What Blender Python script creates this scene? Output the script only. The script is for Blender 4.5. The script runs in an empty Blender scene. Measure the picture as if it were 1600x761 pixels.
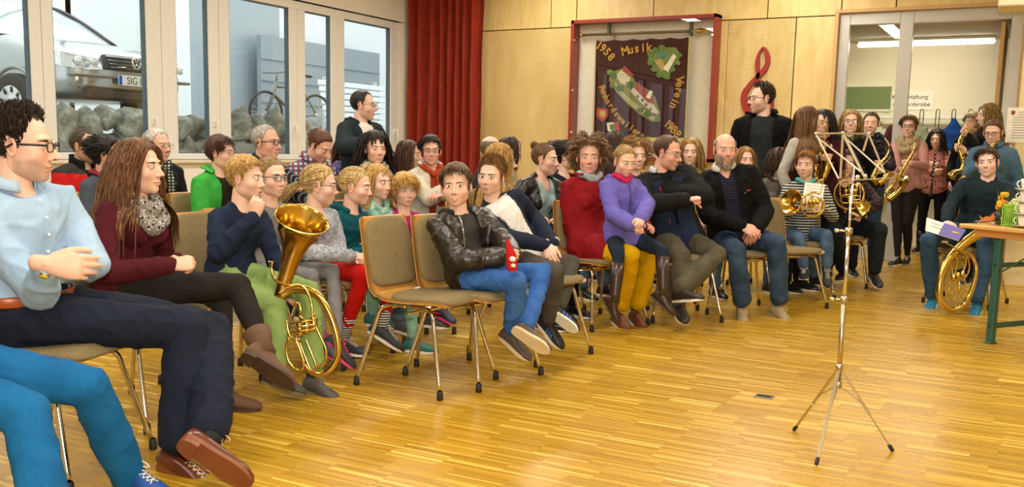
import bpy, math, random
import numpy as np
from mathutils import Vector, Matrix, Euler
random.seed(7); RNG = np.random.default_rng(7)
S = bpy.context.scene; COL = S.collection
PI = math.pi
def R(d): return math.radians(d)

# ------------------------------------------------------------------ camera
F_PX, CY_PX, CAM_H = 1500.0, 440.0, 1.2
YAW, PITCH, ROLL = R(-28.5), R(7.9), R(1.25)
_fw = np.array([math.sin(YAW)*math.cos(PITCH), math.cos(YAW)*math.cos(PITCH), -math.sin(PITCH)])
_r = np.array([math.cos(YAW), -math.sin(YAW), 0.0]); _u = np.cross(_r, _fw)
RT = _r*math.cos(ROLL)+_u*math.sin(ROLL); UP = np.cross(RT, _fw); FW = _fw
CAMP = np.array([0, 0, CAM_H])
cam = bpy.data.cameras.new('camera'); cam_ob = bpy.data.objects.new('camera', cam); COL.objects.link(cam_ob)
m = Matrix.Identity(4)
for i in range(3):
    m[i][0] = RT[i]; m[i][1] = UP[i]; m[i][2] = -FW[i]; m[i][3] = CAMP[i]
cam_ob.matrix_world = m
cam.sensor_width = 36; cam.lens = F_PX/1600*36; cam.shift_y = (CY_PX-380.5)/1600; cam.clip_end = 200
S.camera = cam_ob

# pixel of the photograph -> ray / point in the room (used to measure positions)
def ray(px, py): return FW+RT*(px-800)/F_PX-UP*(py-CY_PX)/F_PX
def at(px, py, d): return CAMP+ray(px, py)*d
def onz(px, py, z=0.0):
    v = ray(px, py); return CAMP+v*((z-CAM_H)/v[2])
def ony(px, py, Y):
    v = ray(px, py); return CAMP+v*(Y/v[1])
def onx(px, py, X):
    v = ray(px, py); return CAMP+v*(X/v[0])

# ------------------------------------------------------------------ light and exposure
S.view_settings.view_transform = 'Standard'; S.view_settings.look = 'None'
S.view_settings.gamma = 1.0; S.view_settings.use_curve_mapping = False
S.view_settings.exposure = 0.25
W = bpy.data.worlds.new('sky'); S.world = W; W.use_nodes = True
_bg = W.node_tree.nodes['Background']; _bg.inputs['Color'].default_value = (0.92, 0.96, 1.0, 1); _bg.inputs['Strength'].default_value = 1.6
def area(name, loc, size, power, col, rot=(0, 0, 0)):
    l = bpy.data.lights.new(name, 'AREA'); l.shape = 'RECTANGLE'; l.size, l.size_y = size; l.energy = power; l.color = col
    o = bpy.data.objects.new(name, l); o.location = loc; o.rotation_euler = rot; COL.objects.link(o); return o
for X in (-5.6, -2.6, 0.4):
    for Y in (1.0, 4.2, 7.4, 10.2):
        area('ceiling_lamp_light', (X, Y, 3.5), (0.25, 2.2), 46, (1.0, 0.955, 0.86))
# the camera's own flash
fl = bpy.data.lights.new('flash', 'AREA'); fl.shape = 'DISK'; fl.size = 0.10; fl.energy = 90; fl.color = (1.0, 0.93, 0.80)
flo = bpy.data.objects.new('flash', fl); flo.location = (0.02, -0.03, CAM_H+0.20); flo.rotation_euler = cam_ob.matrix_world.to_euler(); COL.objects.link(flo)
flo.rotation_euler.rotate_axis('X', R(8))
# ------------------------------------------------------------------ materials
MATS = {}
def lin(c):
    if isinstance(c, str):
        c = c.lstrip('#'); c = [int(c[i:i+2], 16)/255 for i in (0, 2, 4)]
        return tuple((x/12.92 if x < .04045 else ((x+.055)/1.055)**2.4) for x in c)
    return tuple(c[:3])
def new_mat(name):
    mt = bpy.data.materials.new(name); mt.use_nodes = True
    nt = mt.node_tree; b = nt.nodes['Principled BSDF']
    return mt, nt, b
def _n(nt, t, **k):
    n = nt.nodes.new(t)
    for a, v in k.items():
        if a in ('ins',):
            for kk, vv in v.items(): n.inputs[kk].default_value = vv
        else: setattr(n, a, v)
    return n
def _coords(nt, kind='Object', scale=(1, 1, 1), rot=(0, 0, 0)):
    tc = _n(nt, 'ShaderNodeTexCoord'); mp = _n(nt, 'ShaderNodeMapping')
    mp.inputs['Scale'].default_value = scale; mp.inputs['Rotation'].default_value = rot
    nt.links.new(tc.outputs[kind], mp.inputs['Vector']); return mp.outputs['Vector']
def _mix(nt, f, a, b, blend='MIX'):
    mx = _n(nt, 'ShaderNodeMix'); mx.data_type = 'RGBA'; mx.blend_type = blend
    for sock, v in ((0, f), (6, a), (7, b)):
        if hasattr(v, 'is_linked'): nt.links.new(v, mx.inputs[sock])
        elif sock == 0: mx.inputs[0].default_value = v
        else: mx.inputs[sock].default_value = (*lin(v), 1)
    return mx.outputs[2]
def _ramp(nt, fac, stops, interp='LINEAR'):
    r = _n(nt, 'ShaderNodeValToRGB'); r.color_ramp.interpolation = interp
    while len(r.color_ramp.elements) < len(stops): r.color_ramp.elements.new(0.5)
    for e, (p, c) in zip(r.color_ramp.elements, stops): e.position = p; e.color = (*lin(c), 1)
    nt.links.new(fac, r.inputs[0]); return r.outputs[0]
def _bump(nt, b, h, strength=.3, dist=.01):
    bp = _n(nt, 'ShaderNodeBump'); bp.inputs['Strength'].default_value = strength; bp.inputs['Distance'].default_value = dist
    nt.links.new(h, bp.inputs['Height']); nt.links.new(bp.outputs[0], b.inputs['Normal'])
def plain(c, rough=.5, metal=0.0, name=None, noise=.06, nscale=30, coat=0.0, emit=None, es=1.0, bump=0):
    """a solid colour with a faint procedural variation"""
    key = ('plain', c, rough, metal, noise, nscale, coat, emit, es, bump)
    if key in MATS: return MATS[key]
    mt, nt, b = new_mat(name or 'surface'); c = lin(c)
    b.inputs['Roughness'].default_value = rough; b.inputs['Metallic'].default_value = metal; b.inputs['Coat Weight'].default_value = coat
    nz = _n(nt, 'ShaderNodeTexNoise', ins={'Scale': nscale, 'Detail': 3}); nt.links.new(_coords(nt), nz.inputs['Vector'])
    lo = tuple(x*(1-noise) for x in c); hi = tuple(min(1, x*(1+noise)) for x in c)
    nt.links.new(_ramp(nt, nz.outputs[0], [(.3, lo), (.7, hi)]), b.inputs['Base Color'])
    if bump: _bump(nt, b, nz.outputs[0], bump, .01)
    if emit: b.inputs['Emission Color'].default_value = (*lin(emit), 1); b.inputs['Emission Strength'].default_value = es
    MATS[key] = mt; return mt
def fabric(c, kind='plain', c2=None, scale=1.0, rough=.85, rot=(0, 0, 0), c3=None):
    key = ('fab', c, kind, c2, scale, rough, rot, c3)
    if key in MATS: return MATS[key]
    mt, nt, b = new_mat('fabric_'+kind); b.inputs['Roughness'].default_value = rough
    b.inputs['Specular IOR Level'].default_value = .18
    c = tuple(x*.84 for x in lin(c)); c2 = tuple(x*.84 for x in lin(c2)) if c2 else tuple(x*.6 for x in c)
    v = _coords(nt, rot=rot)
    fine = _n(nt, 'ShaderNodeTexNoise', ins={'Scale': 380 if kind != 'knit' else 160, 'Detail': 2}); nt.links.new(v, fine.inputs['Vector'])
    big = _n(nt, 'ShaderNodeTexNoise', ins={'Scale': 9, 'Detail': 4}); nt.links.new(v, big.inputs['Vector'])
    h = fine.outputs[0]; bs = .25
    if kind == 'attr':
        a = _n(nt, 'ShaderNodeAttribute', attribute_name='Col'); col = a.outputs['Color']
    elif kind == 'plain' or kind == 'knit':
        col = _ramp(nt, big.outputs[0], [(.3, tuple(x*.88 for x in c)), (.7, tuple(min(1, x*1.1) for x in c))])
        if kind == 'knit':
            wv = _n(nt, 'ShaderNodeTexWave', ins={'Scale': 45, 'Distortion': 1.5}); nt.links.new(v, wv.inputs['Vector']); h = wv.outputs[0]; bs = .15
    elif kind == 'denim':
        col = _ramp(nt, big.outputs[0], [(.3, c), (.72, c2)]); 
        col = _mix(nt, .35, col, _ramp(nt, fine.outputs[0], [(.4, tuple(x*.7 for x in c)), (.6, c2)]))
    elif kind == 'heather':
        st = _n(nt, 'ShaderNodeTexNoise', ins={'Scale': 60*scale, 'Detail': 3}); nt.links.new(_coords(nt, scale=(1, 1, 3.5)), st.inputs['Vector'])
        col = _ramp(nt, st.outputs[0], [(.38, c), (.62, c2)])
    elif kind == 'hstripe':
        wv = _n(nt, 'ShaderNodeTexWave', wave_type='BANDS', bands_direction='Z', ins={'Scale': 12*scale, 'Distortion': .6, 'Detail': 1, 'Detail Scale': .5}); nt.links.new(v, wv.inputs['Vector'])
        col = _ramp(nt, wv.outputs[0], [(.45, c), (.55, c2)])
    elif kind == 'vstripe':
        wv = _n(nt, 'ShaderNodeTexWave', wave_type='BANDS', bands_direction='X', ins={'Scale': 16*scale, 'Distortion': .4, 'Detail': 1, 'Detail Scale': .5}); nt.links.new(v, wv.inputs['Vector'])
        col = _ramp(nt, wv.outputs[0], [(.72, c), (.85, c2)])
    elif kind == 'plaid':
        w1 = _n(nt, 'ShaderNodeTexWave', wave_type='BANDS', bands_direction='Z', ins={'Scale': 7*scale, 'Distortion': .3}); nt.links.new(v, w1.inputs['Vector'])
        w2 = _n(nt, 'ShaderNodeTexWave', wave_type='BANDS', bands_direction='DIAGONAL', ins={'Scale': 9*scale, 'Distortion': .3}); nt.links.new(_coords(nt, scale=(1, 1, .02)), w2.inputs['Vector'])
        k1 = _ramp(nt, w1.outputs[0], [(.55, (0, 0, 0)), (.7, (1, 1, 1))]); k2 = _ramp(nt, w2.outputs[0], [(.55, (0, 0, 0)), (.7, (1, 1, 1))])
        c3l = lin(c3) if c3 else c2
        col = _mix(nt, k1, c, c2); col = _mix(nt, k2, col, c3l)
    elif kind in ('floral', 'spots'):
        vo = _n(nt, 'ShaderNodeTexVoronoi', ins={'Scale': 38*scale, 'Randomness': 1}); nt.links.new(v, vo.inputs['Vector'])
        vo2 = _n(nt, 'ShaderNodeTexVoronoi', ins={'Scale': 60*scale}); nt.links.new(v, vo2.inputs['Vector'])
        col = _ramp(nt, vo.outputs['Distance'], [(.28, c2), (.38, c)])
        if c3: col = _mix(nt, _ramp(nt, vo2.outputs['Distance'], [(.25, (1, 1, 1)), (.33, (0, 0, 0))]), col, c3)
    elif kind == 'leather':
        b.inputs['Roughness'].default_value = .33; b.inputs['Specular IOR Level'].default_value = .55
        col = _ramp(nt, big.outputs[0], [(.3, c), (.7, c2)])
        h = _n(nt, 'ShaderNodeTexNoise', ins={'Scale': 45, 'Detail': 6}); nt.links.new(v, h.inputs['Vector']); h = h.outputs[0]; bs = .5
    nt.links.new(col, b.inputs['Base Color']); _bump(nt, b, h, bs, .004)
    MATS[key] = mt; return mt
def hair_mat(c, c2=None):
    key = ('hair', c, c2)
    if key in MATS: return MATS[key]
    mt, nt, b = new_mat('hair'); c = lin(c); c2 = lin(c2) if c2 else tuple(min(1, x*1.9) for x in c)
    nz = _n(nt, 'ShaderNodeTexNoise', ins={'Scale': 110, 'Detail': 4}); nt.links.new(_coords(nt, scale=(1, 1, .12)), nz.inputs['Vector'])
    nt.links.new(_ramp(nt, nz.outputs[0], [(.3, tuple(x*.7 for x in c)), (.5, c), (.72, c2)]), b.inputs['Base Color'])
    b.inputs['Roughness'].default_value = .42; b.inputs['Specular IOR Level'].default_value = .35
    nz2 = _n(nt, 'ShaderNodeTexNoise', ins={'Scale': 300, 'Detail': 2}); nt.links.new(_coords(nt, scale=(1, 1, .1)), nz2.inputs['Vector'])
    _bump(nt, b, nz2.outputs[0], .5, .004)
    MATS[key] = mt; return mt
def skin_mat():
    if 'skin' in MATS: return MATS['skin']
    mt, nt, b = new_mat('skin'); a = _n(nt, 'ShaderNodeAttribute', attribute_name='Col')
    nt.links.new(a.outputs['Color'], b.inputs['Base Color']); b.inputs['Roughness'].default_value = .48
    b.inputs['Subsurface Weight'].default_value = .0; b.inputs['Specular IOR Level'].default_value = .4
    nz = _n(nt, 'ShaderNodeTexNoise', ins={'Scale': 250, 'Detail': 2}); nt.links.new(_coords(nt), nz.inputs['Vector']); _bump(nt, b, nz.outputs[0], .08, .002)
    MATS['skin'] = mt; return mt
def glass_mat(tint=(1, 1, 1), rough=0.0, mixw=.12, name='glass'):
    key = ('glass', tint, rough, mixw)
    if key in MATS: return MATS[key]
    mt = bpy.data.materials.new(name); mt.use_nodes = True; nt = mt.node_tree; nt.nodes.clear()
    o = _n(nt, 'ShaderNodeOutputMaterial'); t = _n(nt, 'ShaderNodeBsdfTransparent'); g = _n(nt, 'ShaderNodeBsdfGlossy'); mx = _n(nt, 'ShaderNodeMixShader')
    t.inputs[0].default_value = (*tint, 1); g.inputs['Roughness'].default_value = rough
    fr = _n(nt, 'ShaderNodeLayerWeight', ins={'Blend': .5}); pw = _n(nt, 'ShaderNodeMath', operation='POWER'); pw.inputs[1].default_value = 4.0; ad = _n(nt, 'ShaderNodeMath', operation='ADD'); ad.inputs[1].default_value = mixw-.02
    nt.links.new(fr.outputs['Facing'], pw.inputs[0]); nt.links.new(pw.outputs[0], ad.inputs[0]); nt.links.new(ad.outputs[0], mx.inputs[0]); nt.links.new(t.outputs[0], mx.inputs[1]); nt.links.new(g.outputs[0], mx.inputs[2]); nt.links.new(mx.outputs[0], o.inputs[0])
    MATS[key] = mt; return mt
BRASS = plain('#d0b25c', .17, 1.0, 'brass', .12, 6)
CHROME = plain((.74, .72, .68), .12, 1.0, 'chrome', .05, 10)
NICKEL = plain((.50, .45, .34), .30, 1.0, 'nickel', .1, 10)
RUBBER = plain('#151414', .6, 0, 'rubber')
BLACK = plain('#121214', .35, 0, 'black_plastic')

# ------------------------------------------------------------------ mesh building
class MB:
    """collects vertices, faces and material slots of ONE mesh"""
    def __init__(s): s.v = []; s.f = []; s.m = []; s.n = 0; s.c = []
    def add(s, v, f, mi=0, col=None):
        v = np.asarray(v, float).reshape(-1, 3); s.v.append(v); s.f += [tuple(i+s.n for i in q) for q in f]; s.m += [mi]*len(f); s.n += len(v)
        s.c.append(np.tile(np.array([*(col if col is not None else (1, 1, 1)), 1.0]), (len(v), 1)) if (col is None or np.ndim(col) == 1) else np.c_[col, np.ones(len(v))])
        return s
    def box(s, x0, x1, y0, y1, z0, z1, mi=0, bev=0, M=None):
        x0, x1 = min(x0, x1), max(x0, x1); y0, y1 = min(y0, y1), max(y0, y1); z0, z1 = min(z0, z1), max(z0, z1)
        b = min(bev, (x1-x0)*.45, (y1-y0)*.45, (z1-z0)*.45)
        if b <= 0:
            v = [(x, y, z) for x in (x0, x1) for y in (y0, y1) for z in (z0, z1)]
            f = [(0, 1, 3, 2), (4, 6, 7, 5), (0, 4, 5, 1), (2, 3, 7, 6), (0, 2, 6, 4), (1, 5, 7, 3)]
        else:
            v = []; ix = {}
            for ax in range(3):
                for sx in (0, 1):
                    for sy in (0, 1):
                        for sz in (0, 1):
                            p = [(x0, x1)[sx], (y0, y1)[sy], (z0, z1)[sz]]; sg = (sx, sy, sz)
                            for k in range(3):
                                if k != ax: p[k] += b if sg[k] == 0 else -b
                            ix[(ax, sx, sy, sz)] = len(v); v.append(p)
            f = []
            for ax in range(3):
                for sd in (0, 1):
                    o = [k for k in range(3) if k != ax]; q = []
                    for a, c in ((0, 0), (1, 0), (1, 1), (0, 1)):
                        g = [0, 0, 0]; g[ax] = sd; g[o[0]] = a; g[o[1]] = c; q.append(ix[(ax, *g)])
                    flip = (sd == 0) ^ (ax == 1)
                    f.append(tuple(q[::-1] if flip else q))
            for ax in range(3):
                o = [k for k in range(3) if k != ax]
                for a in (0, 1):
                    for c in (0, 1):
                        g0 = [0, 0, 0]; g0[o[0]] = a; g0[o[1]] = c; g1 = list(g0); g1[ax] = 1
                        f.append((ix[(o[0], *g0)], ix[(o[0], *g1)], ix[(o[1], *g1)], ix[(o[1], *g0)]))
            for sx in (0, 1):
                for sy in (0, 1):
                    for sz in (0, 1): f.append(tuple(ix[(k, sx, sy, sz)] for k in range(3)))
        v = np.array(v, float)
        if M is not None: v = (np.array(M)[:3, :3] @ v.T).T+np.array(M)[:3, 3]
        return s.add(v, f, mi)
    def beam(s, a, b, w, h, up=(0, 0, 1), mi=0, bev=0.0):
        a, b = np.array(a, float), np.array(b, float); d = b-a; L = np.linalg.norm(d); d = d/L
        sd = np.cross(d, up); sd /= np.linalg.norm(sd)+1e-9; u = np.cross(sd, d)
        M = np.eye(4); M[:3, 0] = sd; M[:3, 1] = d; M[:3, 2] = u; M[:3, 3] = a
        return s.box(-w/2, w/2, 0, L, -h/2, h/2, mi, bev, M)
    def loft(s, P, ra, rb=None, side=None, n=12, mi=0, caps=True, col=None, closed=False):
        P = np.asarray(P, float); N = len(P); ra = np.broadcast_to(np.asarray(ra, float), (N,)); rb = ra if rb is None else np.broadcast_to(np.asarray(rb, float), (N,))
        T = np.gradient(P, axis=0) if not closed else (np.roll(P, -1, 0)-np.roll(P, 1, 0)); T /= np.linalg.norm(T, axis=1)[:, None]+1e-12
        if side is None:
            a = np.array([0, 0, 1.0]) if abs(T[0][2]) < .9 else np.array([1.0, 0, 0]); s0 = np.cross(T[0], a)
            U = [s0/np.linalg.norm(s0)]
            for i in range(1, N):
                q = U[-1]-T[i]*(U[-1]@T[i]); U.append(q/(np.linalg.norm(q)+1e-12))
            U = np.array(U)
        else:
            U = np.broadcast_to(np.asarray(side, float), (N, 3)); U = U-T*np.sum(U*T, 1)[:, None]; U = U/(np.linalg.norm(U, axis=1)[:, None]+1e-12)
        V = np.cross(T, U); a = np.arange(n)/n*2*PI; ca, sa = np.cos(a), np.sin(a)
        v = P[:, None]+U[:, None]*(ra[:, None]*ca)[..., None]+V[:, None]*(rb[:, None]*sa)[..., None]
        f = [(i*n+j, i*n+(j+1) % n, (i+1)*n+(j+1) % n, (i+1)*n+j) for i in range(N-1) for j in range(n)]
        if closed: f += [((N-1)*n+j, (N-1)*n+(j+1) % n, (j+1) % n, j) for j in range(n)]
        elif caps: f += [tuple(range(n))[::-1], tuple((N-1)*n+j for j in range(n))]
        return s.add(v.reshape(-1, 3), f, mi, col)
    def capsule(s, P, r, rb=None, side=None, n=12, mi=0, col=None, rnd=1.0):
        """a loft with rounded ends"""
        P = np.asarray(P, float); r = np.asarray(np.broadcast_to(r, (len(P),)), float); rb_ = r if rb is None else np.asarray(np.broadcast_to(rb, (len(P),)), float)
        t0 = P[0]-P[1]; t0 /= np.linalg.norm(t0); t1 = P[-1]-P[-2]; t1 /= np.linalg.norm(t1)
        m0 = min(r[0], rb_[0])*rnd; m1 = min(r[-1], rb_[-1])*rnd
        pre = [P[0]+t0*m0*.97, P[0]+t0*m0*.75, P[0]+t0*m0*.4]; f0 = [.22, .66, .92]
        post = [P[-1]+t1*m1*.4, P[-1]+t1*m1*.75, P[-1]+t1*m1*.97]; f1 = [.92, .66, .22]
        PP = np.vstack([pre, P, post]); rr = np.r_[[r[0]*q for q in f0], r, [r[-1]*q for q in f1]]; rb2 = np.r_[[rb_[0]*q for q in f0], rb_, [rb_[-1]*q for q in f1]]
        if side is not None and np.ndim(side) == 2: side = np.vstack([[side[0]]*3, side, [side[-1]]*3])
        return s.loft(PP, rr, rb2, side, n, mi, True, col)
    def tube(s, P, r, n=8, mi=0, closed=False, sub=0):
        if sub: P = smooth_path(P, sub, closed)
        if np.ndim(r) and len(r) != len(P): r = np.interp(np.linspace(0, 1, len(P)), np.linspace(0, 1, len(r)), r)
        return s.loft(P, r, None, None, n, mi, True, None, closed)
    def ball(s, c, r, mi=0, n=12, col=None):
        r = np.broadcast_to(np.asarray(r, float), (3,)); v = []; f = []; k = max(6, n//2)
        for i in range(1, k):
            t = PI*i/k
            for j in range(n): v.append((c[0]+r[0]*math.sin(t)*math.cos(2*PI*j/n), c[1]+r[1]*math.sin(t)*math.sin(2*PI*j/n), c[2]+r[2]*math.cos(t)))
        v += [(c[0], c[1], c[2]+r[2]), (c[0], c[1], c[2]-r[2])]; T = len(v)-2
        for i in range(k-2):
            for j in range(n): f.append((i*n+j, (i+1)*n+j, (i+1)*n+(j+1) % n, i*n+(j+1) % n))
        for j in range(n): f.append((T, j, (j+1) % n)); f.append((T+1, (k-2)*n+(j+1) % n, (k-2)*n+j))
        return s.add(v, f, mi, col)
    def lathe(s, prof, n=24, mi=0, M=None, caps=False):
        v = [(r*math.cos(2*PI*j/n), r*math.sin(2*PI*j/n), z) for r, z in prof for j in range(n)]; N = len(prof)
        f = [(i*n+j, i*n+(j+1) % n, (i+1)*n+(j+1) % n, (i+1)*n+j) for i in range(N-1) for j in range(n)]
        if caps: f += [tuple(range(n))[::-1], tuple((N-1)*n+j for j in range(n))]
        v = np.array(v)
        if M is not None: v = (np.array(M)[:3, :3] @ v.T).T+np.array(M)[:3, 3]
        return s.add(v, f, mi)
    def prism(s, poly, y0, y1, axis='y', mi=0):
        """2-D outline (x,z) extruded along y (or given axis order)"""
        n = len(poly); v = []
        for y in (y0, y1):
            for a, b in poly: v.append({'y': (a, y, b), 'x': (y, a, b), 'z': (a, b, y)}[axis])
        f = [tuple(range(n)), tuple(range(n, 2*n))[::-1]]+[(i, i+n, (i+1) % n+n, (i+1) % n) for i in range(n)]
        return s.add(v, f, mi)
    def xf(s, M):
        M = np.array(M); s.v = [(M[:3, :3] @ a.T).T+M[:3, 3] for a in s.v]; return s
    def mesh(s, name='m', smooth=True, col=False):
        me = bpy.data.meshes.new(name); V = np.vstack(s.v) if s.v else np.zeros((0, 3))
        me.from_pydata(V.tolist(), [], s.f)
        me.polygons.foreach_set('material_index', s.m)
        me.polygons.foreach_set('use_smooth', [smooth]*len(s.f))
        if col:
            a = me.color_attributes.new('Col', 'FLOAT_COLOR', 'POINT'); a.data.foreach_set('color', np.vstack(s.c).ravel())
        me.update(); return me
    def build(s, name, mats, parent=None, smooth=True, origin=None, col=False, auto=None, **tags):
        """link as ONE object; world-space vertices are stored relative to the parent's place"""
        mats = mats if isinstance(mats, (list, tuple)) else [mats]
        off = np.zeros(3)
        if parent is not None: off = np.array(ROOTS.get(parent.name, (0, 0, 0)))
        elif origin is not None: off = np.array(origin)
        if off.any(): s.v = [a-off for a in s.v]
        me = s.mesh(name, smooth, col)
        for q in mats: me.materials.append(q)
        o = bpy.data.objects.new(name, me); COL.objects.link(o)
        if parent is not None: o.parent = parent; ROOTS[o.name] = tuple(off)
        else: o.location = off; ROOTS[o.name] = tuple(off)
        if auto: o.modifiers.new('edges', 'EDGE_SPLIT').split_angle = R(auto)
        return tag(o, **tags)
ROOTS = {}
def tag(o, label=None, category=None, group=None, kind=None):
    for k, v in (('label', label), ('category', category), ('group', group), ('kind', kind)):
        if v: o[k] = v
    return o
def thing(name, loc, label, category, group=None, rz=0.0):
    o = bpy.data.objects.new(name, None); COL.objects.link(o); o.location = loc; o.rotation_euler = (0, 0, rz); o.empty_display_size = .1
    ROOTS[o.name] = tuple(float(x) for x in loc) if rz == 0 else (0, 0, 0)
    return tag(o, label, category, group)
def kids(o): return [c for c in bpy.data.objects if c.parent == o]
def copy_tree(o, loc=None, rz=None, label=None, group=None, _p=None, _k=None):
    if _k is None:
        _k = {}
        for c in bpy.data.objects:
            if c.parent: _k.setdefault(c.parent.name, []).append(c)
    c = o.copy(); COL.objects.link(c)
    if _p is not None: c.parent = _p
    for ch in _k.get(o.name, []): copy_tree(ch, _p=c, _k=_k)
    if loc is not None: c.location = loc
    if rz is not None: c.rotation_euler = (0, 0, rz)
    if label: c['label'] = label
    if group: c['group'] = group
    return c
def smooth_path(P, sub=6, closed=False):
    """Catmull-Rom through the points"""
    P = np.asarray(P, float); N = len(P); out = []
    for i in range(N if closed else N-1):
        if closed: p0, p1, p2, p3 = P[i-1], P[i], P[(i+1) % N], P[(i+2) % N]
        else: p0, p1, p2, p3 = P[max(i-1, 0)], P[i], P[i+1], P[min(i+2, N-1)]
        for k in range(sub):
            t = k/sub; out.append(.5*((2*p1)+(-p0+p2)*t+(2*p0-5*p1+4*p2-p3)*t*t+(-p0+3*p1-3*p2+p3)*t**3))
    if not closed: out.append(P[-1])
    return np.array(out)
def unit(v): v = np.asarray(v, float); return v/(np.linalg.norm(v)+1e-12)
def basis(x, y, z, o=(0, 0, 0)):
    M = np.eye(4); M[:3, 0] = x; M[:3, 1] = y; M[:3, 2] = z; M[:3, 3] = o; return M
def remesh(mb, voxel, smooth=3, fac=.5):
    """voxel union of everything in mb -> (verts, faces)"""
    me = mb.mesh('tmp'); o = bpy.data.objects.new('tmp', me); COL.objects.link(o)
    r = o.modifiers.new('r', 'REMESH'); r.mode = 'VOXEL'; r.voxel_size = voxel
    if smooth:
        sm = o.modifiers.new('s', 'SMOOTH'); sm.factor = fac; sm.iterations = smooth
    dg = bpy.context.evaluated_depsgraph_get(); ev = o.evaluated_get(dg); m2 = ev.to_mesh()
    V = np.empty(len(m2.vertices)*3, dtype=np.float32); m2.vertices.foreach_get('co', V); V = V.reshape(-1, 3).astype(float)
    NN = np.empty(len(m2.vertices)*3, dtype=np.float32); m2.vertices.foreach_get('normal', NN); NN = NN.reshape(-1, 3).astype(float)
    L = np.empty(len(m2.loops), dtype=np.int32); m2.loops.foreach_get('vertex_index', L)
    st = np.empty(len(m2.polygons), dtype=np.int32); m2.polygons.foreach_get('loop_start', st)
    tot = np.empty(len(m2.polygons), dtype=np.int32); m2.polygons.foreach_get('loop_total', tot)
    assert (tot == 4).all() or True
    Fq = [tuple(L[a:a+b]) for a, b in zip(st, tot)] if not (tot == 4).all() else L.reshape(-1, 4)
    ev.to_mesh_clear(); bpy.data.objects.remove(o); bpy.data.meshes.remove(me)
    return V, NN, np.array(Fq)
def fast_build(name, V, Fq, mats, parent, col=None, mi=None, keep=None):
    if keep is not None: Fq = Fq[keep]
    used = np.unique(Fq); mp = -np.ones(len(V), int); mp[used] = np.arange(len(used)); V = V[used]; Fq = mp[Fq]
    if col is not None: col = col[used]
    off = np.array(ROOTS.get(parent.name, (0, 0, 0))) if parent is not None else np.zeros(3)
    me = bpy.data.meshes.new(name); me.vertices.add(len(V)); me.vertices.foreach_set('co', (V-off).astype(np.float32).ravel())
    me.loops.add(Fq.size); me.loops.foreach_set('vertex_index', Fq.astype(np.int32).ravel())
    me.polygons.add(len(Fq)); me.polygons.foreach_set('loop_start', np.arange(0, Fq.size, Fq.shape[1], dtype=np.int32)); me.polygons.foreach_set('loop_total', np.full(len(Fq), Fq.shape[1], dtype=np.int32))
    me.polygons.foreach_set('use_smooth', np.ones(len(Fq), bool))
    if col is not None:
        a = me.color_attributes.new('Col', 'FLOAT_COLOR', 'POINT'); a.data.foreach_set('color', np.c_[col, np.ones(len(col))].ravel())
    me.update(); me.validate()
    for q in (mats if isinstance(mats, (list, tuple)) else [mats]): me.materials.append(q)
    o = bpy.data.objects.new(name, me); COL.objects.link(o)
    if parent is not None: o.parent = parent; ROOTS[o.name] = tuple(off)
    return o
# ------------------------------------------------------------------ people
def smin(a, b, k): h = np.clip(.5+.5*(b-a)/k, 0, 1); return b*(1-h)+a*h-k*h*(1-h)
def smax(a, b, k): return -smin(-a, -b, k)
def s_ell(p, c, r):
    r = np.asarray(r); q = (p-np.asarray(c)); k0 = np.linalg.norm(q/r, axis=-1); k1 = np.linalg.norm(q/(r*r), axis=-1)+1e-9; return k0*(k0-1)/k1
def s_cap(p, a, b, ra, rb):
    a, b = np.asarray(a), np.asarray(b); ba = b-a; t = np.clip(((p-a)@ba)/(ba@ba), 0, 1); return np.linalg.norm(p-a-t[..., None]*ba, axis=-1)-(ra+(rb-ra)*t)
# head shape: local x = the person's right, y = forward, z = up, metres, chin -.118, crown +.117
def head_sdf(p, kid=0.0, fem=0.0, jaw=1.0, nose=1.0, soft=0.0):
    q = p.copy(); q[..., 0] = np.abs(q[..., 0])
    d = s_ell(q, (0, -.014, .034), (.0745, .094, .083))
    jw = (.053 if not fem else .049)*jaw+.004*soft
    d = smin(d, s_ell(q, (0, .026, -.040+.004*kid), (jw+.004, .062, .076-.008*kid)), .03)
    d = smin(d, s_ell(q, (.034*jaw, .004, -.062+.006*kid), (.022, .036, .030)), .03)
    d = smin(d, s_ell(q, (0, .066-.006*kid, -.097+.008*kid), (.020-.003*fem, .017, .017)), .022)
    d = smin(d, s_ell(q, (.036, .050, -.028), (.026+.004*kid, .028, .026)), .018)
    d = smin(d, s_ell(q, (0.012, .073, .026), (.036, .014, .009-.002*fem-.002*kid)), .014)
    d = smax(d, -s_ell(q, (.031, .100, .004), (.0175, .020, .0125)), .010)
    d = smin(d, s_ell(q, (.031, .0765, .003), (.0150, .0110, .0115)), .005)
    nl = .108+.006*nose-.011*kid-.003*fem
    d = smin(d, s_cap(q, (0, .080, .014), (0, nl-.006, -.026), .0065, .0085), .008)
    d = smin(d, s_ell(q, (0, nl-.002, -.033), (.0095, .0105, .0085)), .006)
    d = smin(d, s_ell(q, (.0105, .094-.006*kid, -.037), (.0070, .0095, .0070)), .005)
    d = smin(d, s_ell(q, (0, .0855-.003*kid, -.0635), (.0215, .0095, .0055)), .005)
    d = smin(d, s_ell(q, (0, .0835-.003*kid, -.0735), (.0180, .0095, .0062)), .004)
    d = smax(d, -s_ell(q, (0, .098-.003*kid, -.0685), (.022, .008, .0012)), .003)
    return d
HC = {}
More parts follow.
